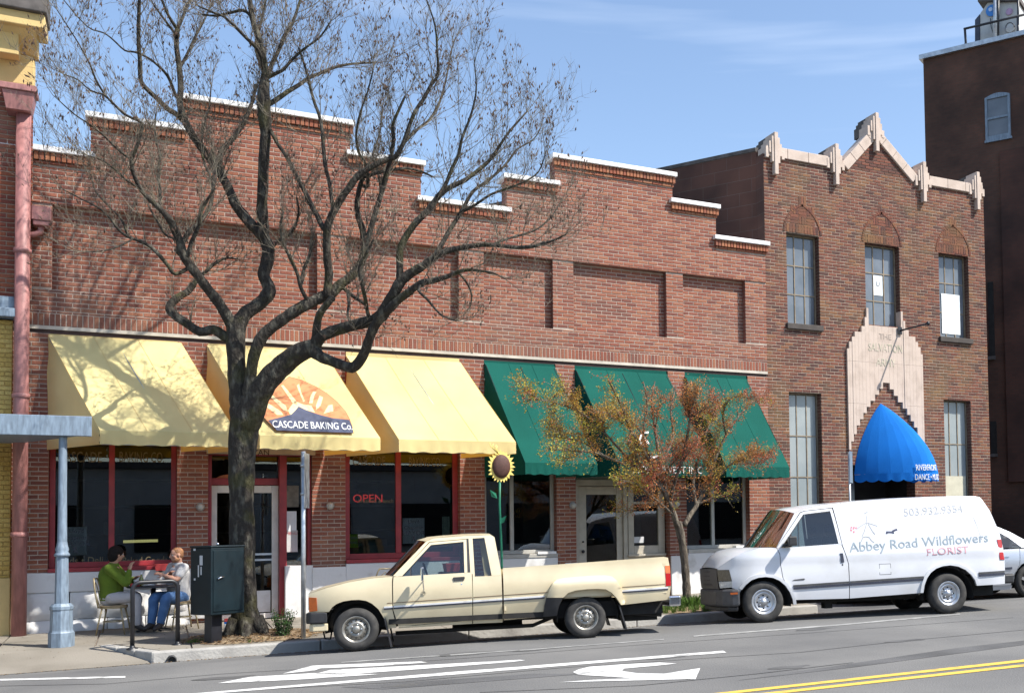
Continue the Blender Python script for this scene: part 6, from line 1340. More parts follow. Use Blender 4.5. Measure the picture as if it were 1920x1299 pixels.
# ================================================================== street tree
def trunk_z(px, py, Y): return onY(px, py, Y)
YT = 18.08
limbs = [   # (polyline in the photograph, radii px start/end, depth drift in metres per metre run)
 ('trunk', [(462,1192,34),(461,1172,29),(459,1140,25),(456,1080,24),(454,1000,24),(453,920,24),(454,850,26),(458,800,28),(460,765,29)], 0),
 ('A', [(456,775,24),(448,730,19),(444,690,18),(442,650,18),(443,610,19)], 0),
 ('A1', [(440,640,12),(420,630,11),(400,618,10),(375,622,9.5),(345,603,9),(326,590,9),(318,575,8.5),(334,557,7.5),(350,548,7),(362,535,6),(372,518,3.5),(385,510,3),(405,492,2.5),(425,484,2),(446,486,1.2)], .25),
 ('A2', [(443,628,13),(436,612,12.5),(424,590,11),(406,562,10.5),(388,540,10),(372,518,9.5),(358,500,9.5),(345,480,9),(338,455,8),(329,434,8),(320,415,7.5),(306,398,6),(292,384,5.5),(276,370,4.5),(262,352,4),(250,325,3.5),(246,300,3.5)], -.25),
 ('A2b', [(246,300,3.5),(258,272,3),(264,250,2.8),(266,231,2.6),(236,216,2.4),(216,198,2.2),(197,178,2),(180,150,1.8),(169,122,1.6),(155,96,1.4),(143,75,1.2),(107,19,.9)], -.2),
 ('A2c', [(333,470,6),(345,450,5.5),(357,432,5),(372,420,4.5),(388,398,4),(397,375,4),(400,340,3.5),(402,310,3),(398,280,2.5)], .35),
 ('A2d', [(352,478,5),(360,452,4.5),(372,425,3.5),(378,395,3),(392,370,2.5),(402,352,2)], -.4),
 ('A2e', [(329,514,4),(315,498,4),(300,480,3.8),(284,464,3.6),(262,452,3.2),(240,444,3),(222,430,2.6),(205,408,2.2),(185,390,1.8),(150,372,1.3),(118,355,1)], -.15),
 ('A2f', [(247,449,2),(222,462,1.8),(196,470,1.5),(160,472,1.2)], -.4),
 ('A3', [(444,632,15),(448,612,15),(453,598,14.5),(464,585,14),(478,576,14),(495,562,14),(505,545,14),(500,530,12),(494,515,12),(500,495,12.5),(503,470,12.5),(497,450,12),(484,434,11.5),(470,420,11),(455,402,10.5),(442,385,10),(432,362,9.5),(424,345,9),(412,325,8.5),(398,305,8),(380,281,8),(366,262,7.5),(356,245,7.5),(343,219,7.5),(337,190,6.5),(339,165,6),(336,125,5.5),(331,88,5),(332,55,4.5)], .18),
 ('A3a', [(332,55,4),(322,40,3),(312,22,2.6),(300,-10,2)], -.2), ('A3b', [(332,55,4),(343,32,3),(352,8,2.5),(368,-20,2)], .3),
 ('A3c', [(345,228,6),(330,214,5.5),(315,205,5.5),(292,183,5),(277,169,4.8),(264,152,4.5),(263,119,4.2),(260,85,4),(260,40,3.4),(262,-10,2.6)], -.3),
 ('A3d', [(329,178,3),(318,150,2.8),(308,135,2.6),(290,118,2.3),(274,107,2.2),(252,98,2),(234,95,1.8),(212,75,1.6),(194,62,1.5),(163,50,1.3),(119,0,1)], -.35),
 ('A3e', [(414,328,6),(413,308,5.5),(413,287,5.5),(424,272,5),(436,262,5),(448,245,4.5),(458,229,4),(472,195,3.5),(480,160,2.6)], .4),
 ('A3f', [(336,130,3),(352,100,2.5),(366,70,2.2),(382,40,1.8),(400,0,1.4)], .4), ('A3g', [(334,70,3),(318,50,2.4),(303,30,2),(288,10,1.6)], -.4),
 ('A4', [(494,440,12),(493,418,11.5),(491,387,11),(493,350,10.5),(494,312,10.5),(496,280,11),(498,250,11),(496,215,13),(494,187,14),(495,165,11),(497,140,8),(495,118,7),(490,90,6.5),(482,62,6),(474,38,5.5),(468,0,5),(464,-40,4)], -.1),
 ('A4a', [(503,195,6),(520,186,5.5),(540,172,5),(560,160,4.5),(580,146,4),(600,138,3.5),(630,126,2.8),(662,120,2.2),(700,118,1.5)], .3),
 ('A4b', [(499,150,5),(510,120,4.5),(522,96,4),(532,70,3.5),(548,45,3),(560,10,2.5),(572,-30,2)], .4),
 ('A4c', [(494,115,4),(482,92,3.6),(462,72,3.2),(440,50,2.8),(420,32,2.4),(400,24,2),(372,12,1.6)], -.4),
 ('A4d', [(497,150,4),(512,140,3.5),(530,132,3),(548,112,2.6),(570,92,2.2),(600,70,1.8),(620,40,1.3)], -.5),
 ('A4e', [(470,30,3.5),(455,20,3),(430,25,2.6),(405,30,2.2),(380,28,1.6)], .5),
 ('A4f', [(497,140,4.5),(485,110,3.8),(480,80,3),(490,40,2.6),(500,-10,2)], .6),
 ('B', [(462,790,30),(478,750,27),(492,727,24),(510,704,23),(529,686,22),(548,670,21),(566,659,20),(585,652,17)], -0.35),
 ('B1', [(466,742,12),(469,715,11),(472,690,11),(476,668,11.5),(484,645,12),(495,627,12),(512,612,12),(530,599,12),(552,584,12),(575,571,12),(598,560,11.5),(616,552,13),(628,543,11),(640,532,10),(654,522,9),(672,502,8.5),(680,485,8),(684,466,8),(682,445,7),(678,425,6.5),(672,408,6),(669,390,5.5),(671,368,5),(676,345,4.5),(690,310,4)], -0.15),
 ('B1a', [(684,466,6),(692,440,5.5),(700,412,5.5),(710,380,5),(719,347,5),(726,322,4.5),(733,295,4),(738,262,3.5),(736,236,3),(748,206,2.6),(760,180,2)], -.3),
 ('B1b', [(613,556,9),(615,535,8.5),(617,512,8.5),(614,490,8),(613,465,8),(613,434,8),(620,408,7.5),(630,390,7.5),(640,372,7.5),(655,352,7),(670,331,7),(688,318,6.5),(706,308,6),(725,300,5.5),(742,294,5),(757,267,4.5),(768,235,4.2),(779,208,4),(793,188,3.6),(808,160,3.2),(821,140,3),(820,100,2.2),(816,50,1.7),(800,0,1.2)], -0.3),
 ('B1c', [(613,434,6),(604,424,5.5),(595,405,5),(585,387,5),(572,360,4.6),(558,335,4.4),(547,312,4.2),(535,290,4),(522,272,3.8),(510,250,3.4),(497,225,3)], .4),
 ('B1d', [(624,402,4),(622,375,4),(617,340,3.8),(610,312,3.6),(606,270,3.4),(603,237,3.2),(597,212,3),(590,194,2.8),(582,165,2.6),(575,135,2.3),(560,90,2)], .2),
 ('B1e', [(660,345,4),(672,335,4),(690,330,3.5),(715,322,3.2),(738,318,3),(765,316,2.6),(790,322,2.2),(812,332,1.6)], .5),
 ('B1f', [(742,294,4),(752,275,3.6),(765,260,3.4),(786,240,3),(805,225,2.6),(820,200,2.2),(832,168,1.9),(842,120,1.4),(850,80,1)], .4),
 ('B1g', [(700,408,3.5),(708,390,3),(714,360,2.6),(708,320,2.3),(700,290,2),(712,250,1.7),(716,215,1.4)], .5),
 ('B1h', [(690,350,3),(686,310,2.8),(672,285,2.5),(668,250,2.2),(676,210,1.9),(690,170,1.6),(700,130,1.2)], -.6),
 ('B2a', [(585,655,15),(600,668,12),(619,676,11),(640,684,11),(660,689,11.5),(672,680,10.5),(684,660,10),(692,636,9.5),(702,612,9.5),(719,590,10),(731,576,10)], -0.7),
 ('B2b', [(588,648,13),(603,631,12),(622,622,12),(641,616,12),(670,608,11.5),(700,600,12),(719,588,13)], -0.7),
 ('B3', [(716,592,13),(726,572,12),(738,552,11.5),(750,530,11),(765,516,10),(781,506,9.5),(797,496,8.5),(812,484,7.5),(828,475,7),(844,469,6.5),(875,463,5.5),(906,459,5),(940,461,4.5),(969,464,4),(1000,462,3.4),(1020,456,2.8),(1040,450,2.2),(1060,440,1.5)], -0.42),
 ('B3b', [(728,582,9),(744,565,8.5),(766,548,8),(790,531,7.5),(812,526,6.5),(837,519,5.5),(856,511,4.5),(875,506,3.5),(900,508,2.5),(925,512,1.6),(945,522,1)], -0.6),
 ('B3c', [(750,532,8),(750,505,7.5),(750,470,7.5),(757,452,7),(766,436,7),(782,415,7),(800,397,6.5),(815,378,6.5),(828,362,6),(850,348,5.2),(872,338,4.6),(893,322,4),(912,307,3.6),(926,290,3.2),(938,272,2.8),(955,247,2.3),(987,211,1.5)], -0.15),
 ('B3d', [(810,486,5.5),(826,462,5),(843,432,4.8),(858,408,4.5),(870,388,4.2),(886,360,3.6),(910,342,3),(937,320,2.6),(955,300,2.2),(970,280,1.8),(1000,262,1.3),(1014,240,1)], .2),
 ('B3e', [(822,368,4),(836,345,3.6),(846,320,3.4),(860,290,3),(866,260,2.7),(880,225,2.3),(890,190,1.9),(893,160,1.5),(890,120,1)], -.3),
 ('B3f', [(920,460,2.8),(950,448,2.4),(980,440,2),(1010,428,1.8),(1035,405,1.6),(1050,380,1.2)], .4),
 ('B3g', [(862,400,3),(890,385,2.6),(920,365,2.3),(955,352,2),(985,340,1.7),(1010,322,1.3),(1022,290,1)], -.5),
 ('B3h', [(785,545,3),(800,560,2.6),(815,578,2.2),(830,592,1.8),(856,602,1.3)], -.6),
 ('B3i', [(860,512,2.2),(875,530,2),(884,552,1.7),(882,575,1.2)], .5),
 ('B2c', [(588,650,9),(592,630,8.5),(596,600,8),(602,585,7.5),(612,572,7),(622,560,7)], -0.3),
 ('B4', [(692,594,4),(688,580,3.8),(684,556,3.6),(678,530,3.4),(674,500,3),(690,470,2.4),(700,450,1.8)], -.3), ('B4b', [(640,536,4),(655,550,3.6),(672,562,3.4),(684,570,3)], -.5), ('B4c', [(652,545,3),(654,570,2.6),(652,592,2.2),(660,610,1.6)], -.8),
 ('B5', [(578,566,5),(570,552,4.6),(563,536,4.2),(558,515,3.8),(545,485,3.4),(532,458,3),(526,430,2.6),(530,400,2.2)], -.4), ('B5b', [(563,536,3.5),(570,505,3.2),(580,480,3),(586,450,2.6)], .5),
 ('C1', [(350,478,2.6),(330,450,2.4),(310,440,2.2),(292,410,2),(278,385,1.7)], .6), ('C2', [(300,395,3),(300,360,2.8),(296,325,2.5),(300,290,2.2),(290,255,1.9),(292,215,1.5)], .5), ('C3', [(262,352,2.5),(240,340,2.3),(215,318,2),(190,300,1.7),(165,292,1.2)], -.5),
 ('C4', [(400,340,2.5),(385,310,2.3),(378,280,2),(382,240,1.8),(392,200,1.5),(396,160,1.1)], .5), ('C5', [(505,470,3),(525,450,2.6),(548,435,2.4),(560,400,2.1),(556,370,1.7)], -.6), ('C6', [(240,444,2),(228,412,1.8),(205,388,1.6),(180,360,1.4),(172,330,1)], .5), ('C7', [(197,178,1.8),(170,170,1.6),(146,150,1.3),(120,140,1)], -.4), ('C8', [(246,300,2.2),(220,280,2),(196,256,1.8),(170,235,1.6),(140,215,1.3),(112,190,1)], -.6),
]
PXM = lambda Y, px: F/((Y*cos(TH))+ (onY(px, 700, Y).x)*sin(TH))
placed = []      # (px,py,Y) of what has been placed
LB3 = []
for nm, pts, dr in limbs:
    x0, y0, r0 = pts[0]
    if placed:
        q = min(placed, key=lambda q: (q[0]-x0)**2+(q[1]-y0)**2)
        if 4 < sqrt((q[0]-x0)**2+(q[1]-y0)**2) < 40: pts = [(q[0], q[1], r0*.9)]+pts; x0, y0 = q[0], q[1]
    if not placed: Ys = YT
    else: Ys = min(placed, key=lambda q: (q[0]-x0)**2+(q[1]-y0)**2)[2]
    Yc = Ys; P = []; prev = None
    for (x_, y_, r_) in pts:
        if prev is not None:
            run = sqrt((x_-prev[0])**2+(y_-prev[1])**2)/118.; Yc += dr*run + random.uniform(-.03, .03)*(1 if nm not in ('trunk',) else 0)
        Yq = max(14.6, min(YF-.35, Yc)); P.append((onY(x_, y_, Yq), r_/PXM(Yq, x_))); placed.append((x_, y_, Yq)); prev = (x_, y_)
    LB3.append((nm, P))
def spline(P, k=3):
    out_ = []
    for i in range(len(P)-1):
        p0, p1, p2, p3 = P[max(0, i-1)], P[i], P[i+1], P[min(len(P)-1, i+2)]
        for j in range(k):
            t = j/k; a = .5*((2*p1[0])+(p2[0]-p0[0])*t+(2*p0[0]-5*p1[0]+4*p2[0]-p3[0])*t*t+(3*p1[0]-p0[0]-3*p2[0]+p3[0])*t**3)
            out_.append((a, p1[1]+(p2[1]-p1[1])*t))
    out_.append(P[-1]); return out_
TREE = thing('street_tree', 'big bare street tree with a mossy forked trunk in front of the yellow awnings', 'tree', (onY(462, 1185, YT).x, YT, zwalk(1, YT)))
mbT = MB(); sm = []
for nm, P in LB3:
    Q = spline(P); sm.append((nm, Q)); big = Q[0][1] > .05
    rad = [r*(.90 if r > .03 else 1)*(1+(.035*sin(i*1.7)+random.uniform(-.04, .04) if big else 0)) for i, (p, r) in enumerate(Q)]
    mbT.tube([p for p, r in Q], rad, 14 if Q[0][1] > .12 else (9 if big else 6))
    if big and nm != 'trunk': mbT.ball(Q[0][0], rad[0]*1.02, 12, 9); mbT.ball(Q[-1][0], rad[-1]*1.02, 12, 9)
    if nm == 'trunk':
        for k in range(6):      # root flare
            a = k*pi/3+.4; b = Q[1][0]; mbT.tube([b+Vector((.16*cos(a), .16*sin(a), .22)), b+Vector((.27*cos(a), .27*sin(a), .02)), b+Vector((.42*cos(a), .42*sin(a), -.13))], [.11, .085, .04], 8)
mbT.build('trunk', bark, TREE)
rt = random.Random(5)
tw_, bud = MB(), MB()
def rnd_dir(): 
    v = Vector((rt.gauss(0, 1), rt.gauss(0, 1), rt.gauss(0, 1))); return v.normalized()
def buds(p, d):
    for _ in range(rt.choice((0, 0, 1, 1, 3))):
        q = p+rnd_dir()*.03; l = rt.uniform(.018, .038); a = (d*.4+Vector((0, 0, .6))+rnd_dir()*.4).normalized(); o_ = a.orthogonal().normalized()*l*.36; o2 = a.cross(o_)
        n = [q-a*l, q+o_, q+o2, q-o_, q-o2, q+a*l]; bud.add(n, [(0,2,1),(0,3,2),(0,4,3),(0,1,4),(5,1,2),(5,2,3),(5,3,4),(5,4,1)])
def twig(p, d, L_, r, lev):
    n = 5 if lev == 1 else (4 if lev == 2 else 2); pts = [p]; q = p.copy(); dd = d.copy(); bend = rnd_dir()*.14+Vector((0, 0, .17 if lev < 3 else .22))
    for i in range(n):
        dd = (dd+bend+rnd_dir()*.17).normalized(); q = q+dd*(L_/n)
        if q.y > YF-.15: q.y = YF-.15
        pts.append(q.copy())
    tw_.tube(pts, [r*(1-.75*i/n) for i in range(n+1)], 3, False)
    if lev == 3:
        if rt.random() < .18: buds(q, dd)
        return
    m = int(L_/(.105 if lev == 1 else .085))
    for k in range(m):
        i = rt.randint(1, n); b = pts[i]; t = (pts[i]-pts[i-1]).normalized(); s = (t*.75+rnd_dir()*.75+Vector((0, 0, .15))).normalized()
        twig(b-(pts[i]-pts[i-1])*rt.random(), s, L_*rt.uniform(.28, .55) if lev == 1 else rt.uniform(.10, .26), max(.0024, r*.55), lev+1)
    if lev == 2: buds(q, dd)
for nm, Q in sm:
    if nm in ('trunk', 'A', 'B', 'B2a', 'B2b', 'B2c'): continue
    acc = 0
    for i in range(1, len(Q)):
        p, r = Q[i]; seg = p-Q[i-1][0]; acc += seg.length
        if r > .075: continue
        step = .15 if r < .028 else .30
        while acc > step:
            acc -= step*rt.uniform(.7, 1.3); t = seg.normalized(); u = rnd_dir(); u.y *= .8
            s = (t*.8+u*.8+Vector((0, 0, .30))).normalized(); s = s if p.z > 5.5 else (s+Vector((0, 0, .2))).normalized()
            twig(p-seg*rt.random(), s, rt.uniform(.5, 1.25) if r < .03 else rt.uniform(.4, 1.0), max(.004, min(.009, r*.35)), 1)
    p, r = Q[-1]; t = (p-Q[-2][0]).normalized()
    for _ in range(3): twig(p, (t+rnd_dir()*.45).normalized(), rt.uniform(.4, .9), .006, 1)
o = tw_.build('twigs', twigmat, TREE); o['kind'] = 'stuff'; o = bud.build('seed_clusters', budmat, TREE); o['kind'] = 'stuff'
# ------------------------------------------------------------------ small russet tree in front of the office
YS_ = 18.0
ST = thing('small_tree', 'small russet leaved tree in front of the green awnings between pickup and van', 'tree', (onY(1288, 1122, YS_).x, YS_, zwalk(8.5, YS_)))
sl_ = [
 [(1288,1130,11),(1287,1100,9),(1285,1070,8.5),(1281,1030,8.5),(1276,1000,9),(1270,978,9)],
 [(1270,985,8),(1262,960,6),(1252,935,5.5),(1240,915,5),(1220,895,4),(1195,880,3.4),(1165,868,2.8),(1120,850,2.2),(1080,845,1.8),(1030,842,1.2)],
 [(1283,985,6),(1292,968,5.5),(1306,948,5),(1320,920,4.5),(1332,890,4),(1345,850,3.4),(1362,815,2.8),(1385,780,2.2),(1412,752,1.5)],
 [(1252,935,4.5),(1246,905,4),(1238,870,3.6),(1232,830,3.2),(1226,790,2.6),(1222,750,2),(1228,715,1.2)],
 [(1240,915,4),(1222,870,3.4),(1196,830,3),(1176,790,2.4),(1158,745,2),(1140,712,1.3)],
 [(1195,880,2.8),(1160,840,2.5),(1122,800,2.2),(1082,770,1.8),(1030,752,1.4),(985,748,.9)],
 [(1256,940,4),(1266,900,3.6),(1280,860,3.2),(1290,810,2.6),(1296,770,2.2),(1306,740,1.4)],
 [(1306,948,4),(1300,905,3.4),(1310,860,3),(1325,810,2.4),(1340,775,2),(1352,750,1.3)],
 [(1320,920,3.4),(1345,895,3),(1370,870,2.4),(1395,860,1.8),(1412,855,1)], [(1238,870,3),(1262,820,2.6),(1258,770,2.2),(1268,722,1.4)], [(1222,870,2.6),(1206,815,2.2),(1214,760,1.8),(1206,715,1.2)],
 [(1130,852,1.8),(1095,830,1.6),(1065,822,1.2),(1035,818,.9)], [(1362,815,2.2),(1355,780,2),(1368,748,1.5),(1390,742,1)], [(1262,965,3),(1240,945,2.6),(1215,925,2),(1190,905,1.5),(1160,900,1)],
]
sd_ = [0, -.3, .25, .3, -.4, -.1, -.45, .5, -.3, .6, .2, .4, -.5, -.6]
ZCR = onY(1200, 722, YS_).z
mb = MB(); rl = random.Random(9); placed2 = []; fol = []
for pts, dr in zip(sl_, sd_):
    Yc = YS_ if not placed2 else min(placed2, key=lambda q: (q[0]-pts[0][0])**2+(q[1]-pts[0][1])**2)[2]; P = []; prev = None
    for (x_, y_, r_) in pts:
        if prev: Yc += dr*sqrt((x_-prev[0])**2+(y_-prev[1])**2)/100.
        p = onY(x_, y_, Yc); P.append((p, r_/115.)); placed2.append((x_, y_, Yc)); prev = (x_, y_)
    Q = spline(P); mb.tube([p for p, r in Q], [r*(1+rl.uniform(-.08, .08)) for p, r in Q], 9 if Q[0][1] > .06 else 6); fol.append(Q)
for Q in list(fol[1:]):
    for _ in range(max(3, len(Q)//4)):
        i = rl.randint(len(Q)//4, len(Q)-2); p, r = Q[i]; t = (Q[i+1][0]-p).normalized(); d = (t*.7+rnd_dir()*.75+Vector((0, 0, .25))).normalized(); L_ = rl.uniform(.35, .8); B = [(p, r*.6)]
        for k in range(5): d = (d+rnd_dir()*.2+Vector((0, 0, .05))).normalized(); B.append((B[-1][0]+d*L_/5, max(.004, r*.6*(1-(k+1)/6))))
        if B[-1][0].z < 1.75 or B[-1][0].z > ZCR-.1: continue
        mb.tube([q for q, _r in B], [_r for q, _r in B], 5); fol.append(B)
mb.build('trunk', bark2, ST)
tw2 = MB(); LV = {'r': MB(), 'y': MB()}
def leaf(p, key, size):
    a = (rnd_dir()+Vector((0, 0, .15))).normalized(); o_ = a.orthogonal().normalized(); b = (o_*cos(rl.uniform(0, 6))+a.cross(o_)*sin(rl.uniform(0, 6))).normalized()
    LV[key].add([p-a*size*.1, p+b*size*.34+a*size*.45, p+a*size, p-b*size*.34+a*size*.45], [(0, 1, 2, 3)])
for bi, Q in enumerate(fol[1:]):
    for i in range(1, len(Q)):
        p, r = Q[i]
        if r > .042: continue
        f = i/len(Q)
        for _ in range(4 if r > .02 else 7):
            d = (rnd_dir()+Vector((0, 0, .45))+(p-Q[i-1][0]).normalized()*.7).normalized(); L_ = rl.uniform(.14, .36); pts = [p]
            for k in range(3): d = (d+rnd_dir()*.28).normalized(); pts.append(pts[-1]+d*L_/3)
            if pts[-1].z > ZCR: continue
            tw2.tube(pts, [.005, .004, .003, .002], 3, False)
            xr_ = (pts[-1].x-ST.location.x); yel = (xr_ < -1.2 and rl.random() < .75) or (.55 < xr_ < 1.2 and rl.random() < .55) or rl.random() < .10
            for k in range(rl.randint(14, 24)):
                q = pts[rl.randint(1, 3)]+rnd_dir()*rl.uniform(.01, .10); leaf(q, 'y' if yel else 'r', rl.uniform(.016, .038))
o = tw2.build('twigs', twigmat, ST); o['kind'] = 'stuff'
o = LV['r'].build('russet_leaves', leaf_mix, ST); o['kind'] = 'stuff'; o = LV['y'].build('yellow_leaves', leaf_yel, ST); o['kind'] = 'stuff'
# ------------------------------------------------------------------ soil, grass, shrub
def mound(name, cx_, cy_, rx, ry, h, m):
    mb = MB(); rows = []
    for i in range(9):
        t = i/8; rows.append([(cx_+rx*t*cos(a)*(1+.12*sin(3*a)+.06*sin(7*a)), cy_+ry*t*sin(a)*(1+.1*sin(5*a)), 0) for a in [2*pi*k/40 for k in range(40)]])
    rows = [[(x_, y_, zwalk(x_, y_)+.004+h*(1-(i/8)**2)+rl.uniform(-.012, .012)*(i < 8)) for x_, y_, z_ in r] for i, r in enumerate(rows)]
    mb.grid(rows, False, True); return mb.build(name, m)
pt = onY(462, 1185, YT); o = mound('soil', pt.x+.12, 18.05, .98, .72, .07, soilmat); tag(o, None, None, None, 'structure')
mb = MB()
for _ in range(900):
    a, t = rl.uniform(0, 2*pi), sqrt(rl.random()); x_, y_ = pt.x+.12+1.05*t*cos(a), 18.05+.78*t*sin(a); z_ = zwalk(x_, y_)+.07*(1-t*t)+.008
    s = rl.uniform(.015, .04); b = rl.uniform(0, 6); mb.add([(x_-s*cos(b), y_-s*sin(b), z_), (x_+.4*s*sin(b), y_-.4*s*cos(b), z_+.012), (x_+s*cos(b), y_+s*sin(b), z_+rl.uniform(-.004, .01)), (x_-.4*s*sin(b), y_+.4*s*cos(b), z_+.014)], [(0, 1, 2, 3)])
tag(mb.build('leaf_litter', leafmat('litter', ((.30,.20,.10),(.20,.12,.06)))), None, None, None, 'stuff')
def tuft(mb, x_, y_, z_, h, n, sp):
    for _ in range(n):
        a = rl.uniform(0, 2*pi); r = rl.random()*sp; bx, by_ = x_+r*cos(a), y_+r*sin(a); hh = h*rl.uniform(.5, 1); l = rl.uniform(.1, .6)*hh; w_ = .006; c_, s_ = cos(a+1), sin(a+1)
        mb.add([(bx-w_*s_, by_+w_*c_, z_), (bx+w_*s_, by_-w_*c_, z_), (bx+l*.4*c_+w_*.7*s_, by_+l*.4*s_, z_+hh*.6), (bx+l*c_, by_+l*s_, z_+hh)], [(0, 1, 2), (0, 2, 3)])
pg_ = onY(1285, 1128, YS_)
o = mound('soil', pg_.x+.05, 17.85, 1.0, .58, .06, soilmat); tag(o, None, None, None, 'structure')
mb = MB()
for _ in range(260):
    a, t = rl.uniform(0, 2*pi), sqrt(rl.random()); x_, y_ = pg_.x+.05+1.02*t*cos(a), 17.85+.60*t*sin(a); tuft(mb, x_, y_, zwalk(x_, y_)+.04*(1-t*t), rl.uniform(.07, .15) if t > .35 else rl.uniform(.12, .30), 16, .05)
tag(mb.build('grass', grassmat), None, None, None, 'stuff')
mb = MB()
for (px, py, Y) in ((372,1192,17.9),(380,1190,18.0),(365,1195,17.8),(455,1196,17.5),(500,1190,17.6)):
    p = onY(px, py, Y); 
    for _ in range(6): tuft(mb, p.x+rl.uniform(-.1, .1), p.y+rl.uniform(-.1, .1), zwalk(p.x, Y)+.01, .05, 8, .05)
tag(mb.build('grass', grassmat), None, None, None, 'stuff')
ps = onY(531, 1186, 17.65); SH = thing('shrub', 'small upright green shrub beside the sign post near the tree pit', 'shrub', (ps.x, 17.65, zwalk(ps.x, 17.65)))
mb, st2 = MB(), MB()
for k in range(34):
    a = rl.uniform(0, 2*pi); r = rl.uniform(.01, .07); p = Vector((ps.x+r*cos(a), 17.65+r*sin(a), zwalk(ps.x, 17.65))); h = rl.uniform(.24, .44); d = Vector((cos(a)*.26, sin(a)*.26, 1)).normalized(); q = p+d*h
    st2.tube([p, p+d*h*.5, q], [.006, .005, .003], 4, False)
    for _ in range(34):
        c = p+d*h*rl.uniform(.15, 1.05)+rnd_dir()*.035; b = rnd_dir(); u_ = (Vector((0, 0, 1))+rnd_dir()*.8).normalized(); s = rl.uniform(.018, .034); e2 = u_.orthogonal().normalized()*s*.36
        mb.add([c, c+u_*s*.5+e2, c+u_*s, c+u_*s*.5-e2], [(0, 1, 2, 3)])
o = mb.build('foliage', leaf_green, SH); o['kind'] = 'stuff'; st2.build('stems', bark2, SH)
# ================================================================== street furniture
# sign post seen edge-on
p0 = onY(569, 1190, 17.5); z0 = zwalk(p0.x, 17.5); z1 = onY(570, 846, 17.5).z; zs1 = onY(570, 952, 17.5).z
SP = thing('sign_post', 'galvanised street sign post seen edge on in front of the pickup bonnet', 'sign post', (p0.x, 17.5, z0))
mb = MB(); mb.tube([(p0.x, 17.5, z0-.05), (p0.x, 17.5, z1)], .034, 12); mb.build('post', galv, SP)
dv = (Vector((p0.x, 17.5, 0))-Vector((0, 0, 0))).normalized(); pn = Vector((-dv.y, dv.x, 0)); sd2 = (dv*.93+pn*-.22).normalized(); nn = Vector((-sd2.y, sd2.x, 0))
mb = MB(); c = Vector((p0.x, 17.5, 0))+nn*-.045; q = [c-sd2*.16, c+sd2*.16, c+sd2*.16+nn*-.006, c-sd2*.16+nn*-.006]; mb.hexa([(a.x, a.y, zs1) for a in q], [(a.x, a.y, z1-.03) for a in q]); mb.build('sign_plate', galv, SP)
mb = MB()
for t in (.25, .75): 
    z = zs1+(z1-zs1)*t; mb.lathe([(.037, -.02), (.045, -.02), (.045, .02), (.037, .02)], (p0.x, 17.5, z), 'Z', 10)
mb.build('clamp', galv, SP)
# thinner post behind the van
p0 = onY(1595, 1000, 18.6); z1 = onY(1594, 846, 18.6).z; zs1 = onY(1594, 905, 18.6).z
SP2 = thing('sign_post', 'thin grey sign post left of the blue awning behind the van', 'sign post', (p0.x, 18.6, drv(p0.x, 18.6)))
mb = MB(); mb.tube([(p0.x, 18.6, drv(p0.x, 18.6)-.05), (p0.x, 18.6, z1-.02)], .026, 10); mb.build('post', galv, SP2)
dv = Vector((p0.x, 18.6, 0)).normalized(); sd2 = (dv*.95+Vector((-dv.y, dv.x, 0))*-.2).normalized(); nn = Vector((-sd2.y, sd2.x, 0)); c = Vector((p0.x, 18.6, 0))+nn*-.035; q = [c-sd2*.15, c+sd2*.15, c+sd2*.15+nn*-.006, c-sd2*.15+nn*-.006]
mb = MB(); mb.hexa([(a.x, a.y, zs1) for a in q], [(a.x, a.y, z1) for a in q]); mb.build('sign_plate', steel_blue, SP2)
# sunflower ornament on its green stem
ysf = 19.0; c = onY(940, 874, ysf); 
SF = thing('sunflower_ornament', 'metal sunflower ornament on a tall green stem by the green awning', 'ornament', (c.x, ysf, zwalk(c.x, ysf)))
sf_y = mat('petal_yellow', (.88,.70,.20), .5, .12, 9); sf_b = mat('disc_brown', (.085,.035,.028), .6, .2, 30, bump=.5, bscale=120); sf_g = mat('stem_green', (.01,.16,.09), .5, .15, 6)
rx, rz = .165, .215
mb = MB(); mb.lathe([(1, 0), (1, 0)], (0, 0, 0), 'Y', 4) if False else None
mb = MB(); rows = [[(c.x+rx*f*cos(a), ysf+h, c.z+rz*f*sin(a)) for a in [2*pi*k/28 for k in range(28)]] for f, h in ((1, .0), (.98, -.02), (.7, -.05), (.35, -.062), (.02, -.066))]; mb.grid(rows, True, True); mb.build('seed_disc', sf_b, SF)
for k in range(24):
    a = 2*pi*k/24; L_ = rl.uniform(.06, .095); ww_ = .040; t = a+rl.uniform(-.05, .05); d = Vector((cos(t)*rx*1, 0, sin(t)*rz)).normalized(); b = Vector((c.x+rx*.86*cos(a), ysf+.004*(k % 3), c.z+rz*.86*sin(a))); n = Vector((-d.z, 0, d.x))
    mb = MB(); mb.prism([b-n*ww_, b+d*(L_*.7)-n*ww_*.7, b+d*(L_+.04)+n*rl.uniform(-.02, .02), b+d*(L_*.75)+n*ww_*.7, b+n*ww_], (0, .005, 0)); mb.build('petal', sf_y, SF)
zb2 = zwalk(c.x, ysf); pm_ = onY(934, 925, ysf)
mb = MB(); mb.tube([(c.x-.02, ysf+.03, c.z-rz), (c.x-.03, ysf+.03, c.z-.7), (c.x, ysf+.03, 1.2), (c.x+.01, ysf+.03, zb2-.03)], .022, 8); mb.build('stem', sf_g, SF)
def sleaf(px, py, px2, py2, w_):
    A, B = onY(px, py, ysf), onY(px2, py2, ysf); d = B-A; n = Vector((-d.z, 0, d.x)).normalized()*w_; mb = MB(); y_ = Vector((0, .022, 0))
    mb.prism([A+y_, A+d*.4-n+y_, B+y_-Vector((0, .05, 0)), A+d*.45+n+y_], (0, .005, 0)); mb.build('leaf', sf_g, SF)
sleaf(933, 934, 918, 918, .05); sleaf(937, 982, 949, 966, .05)
mb = MB()
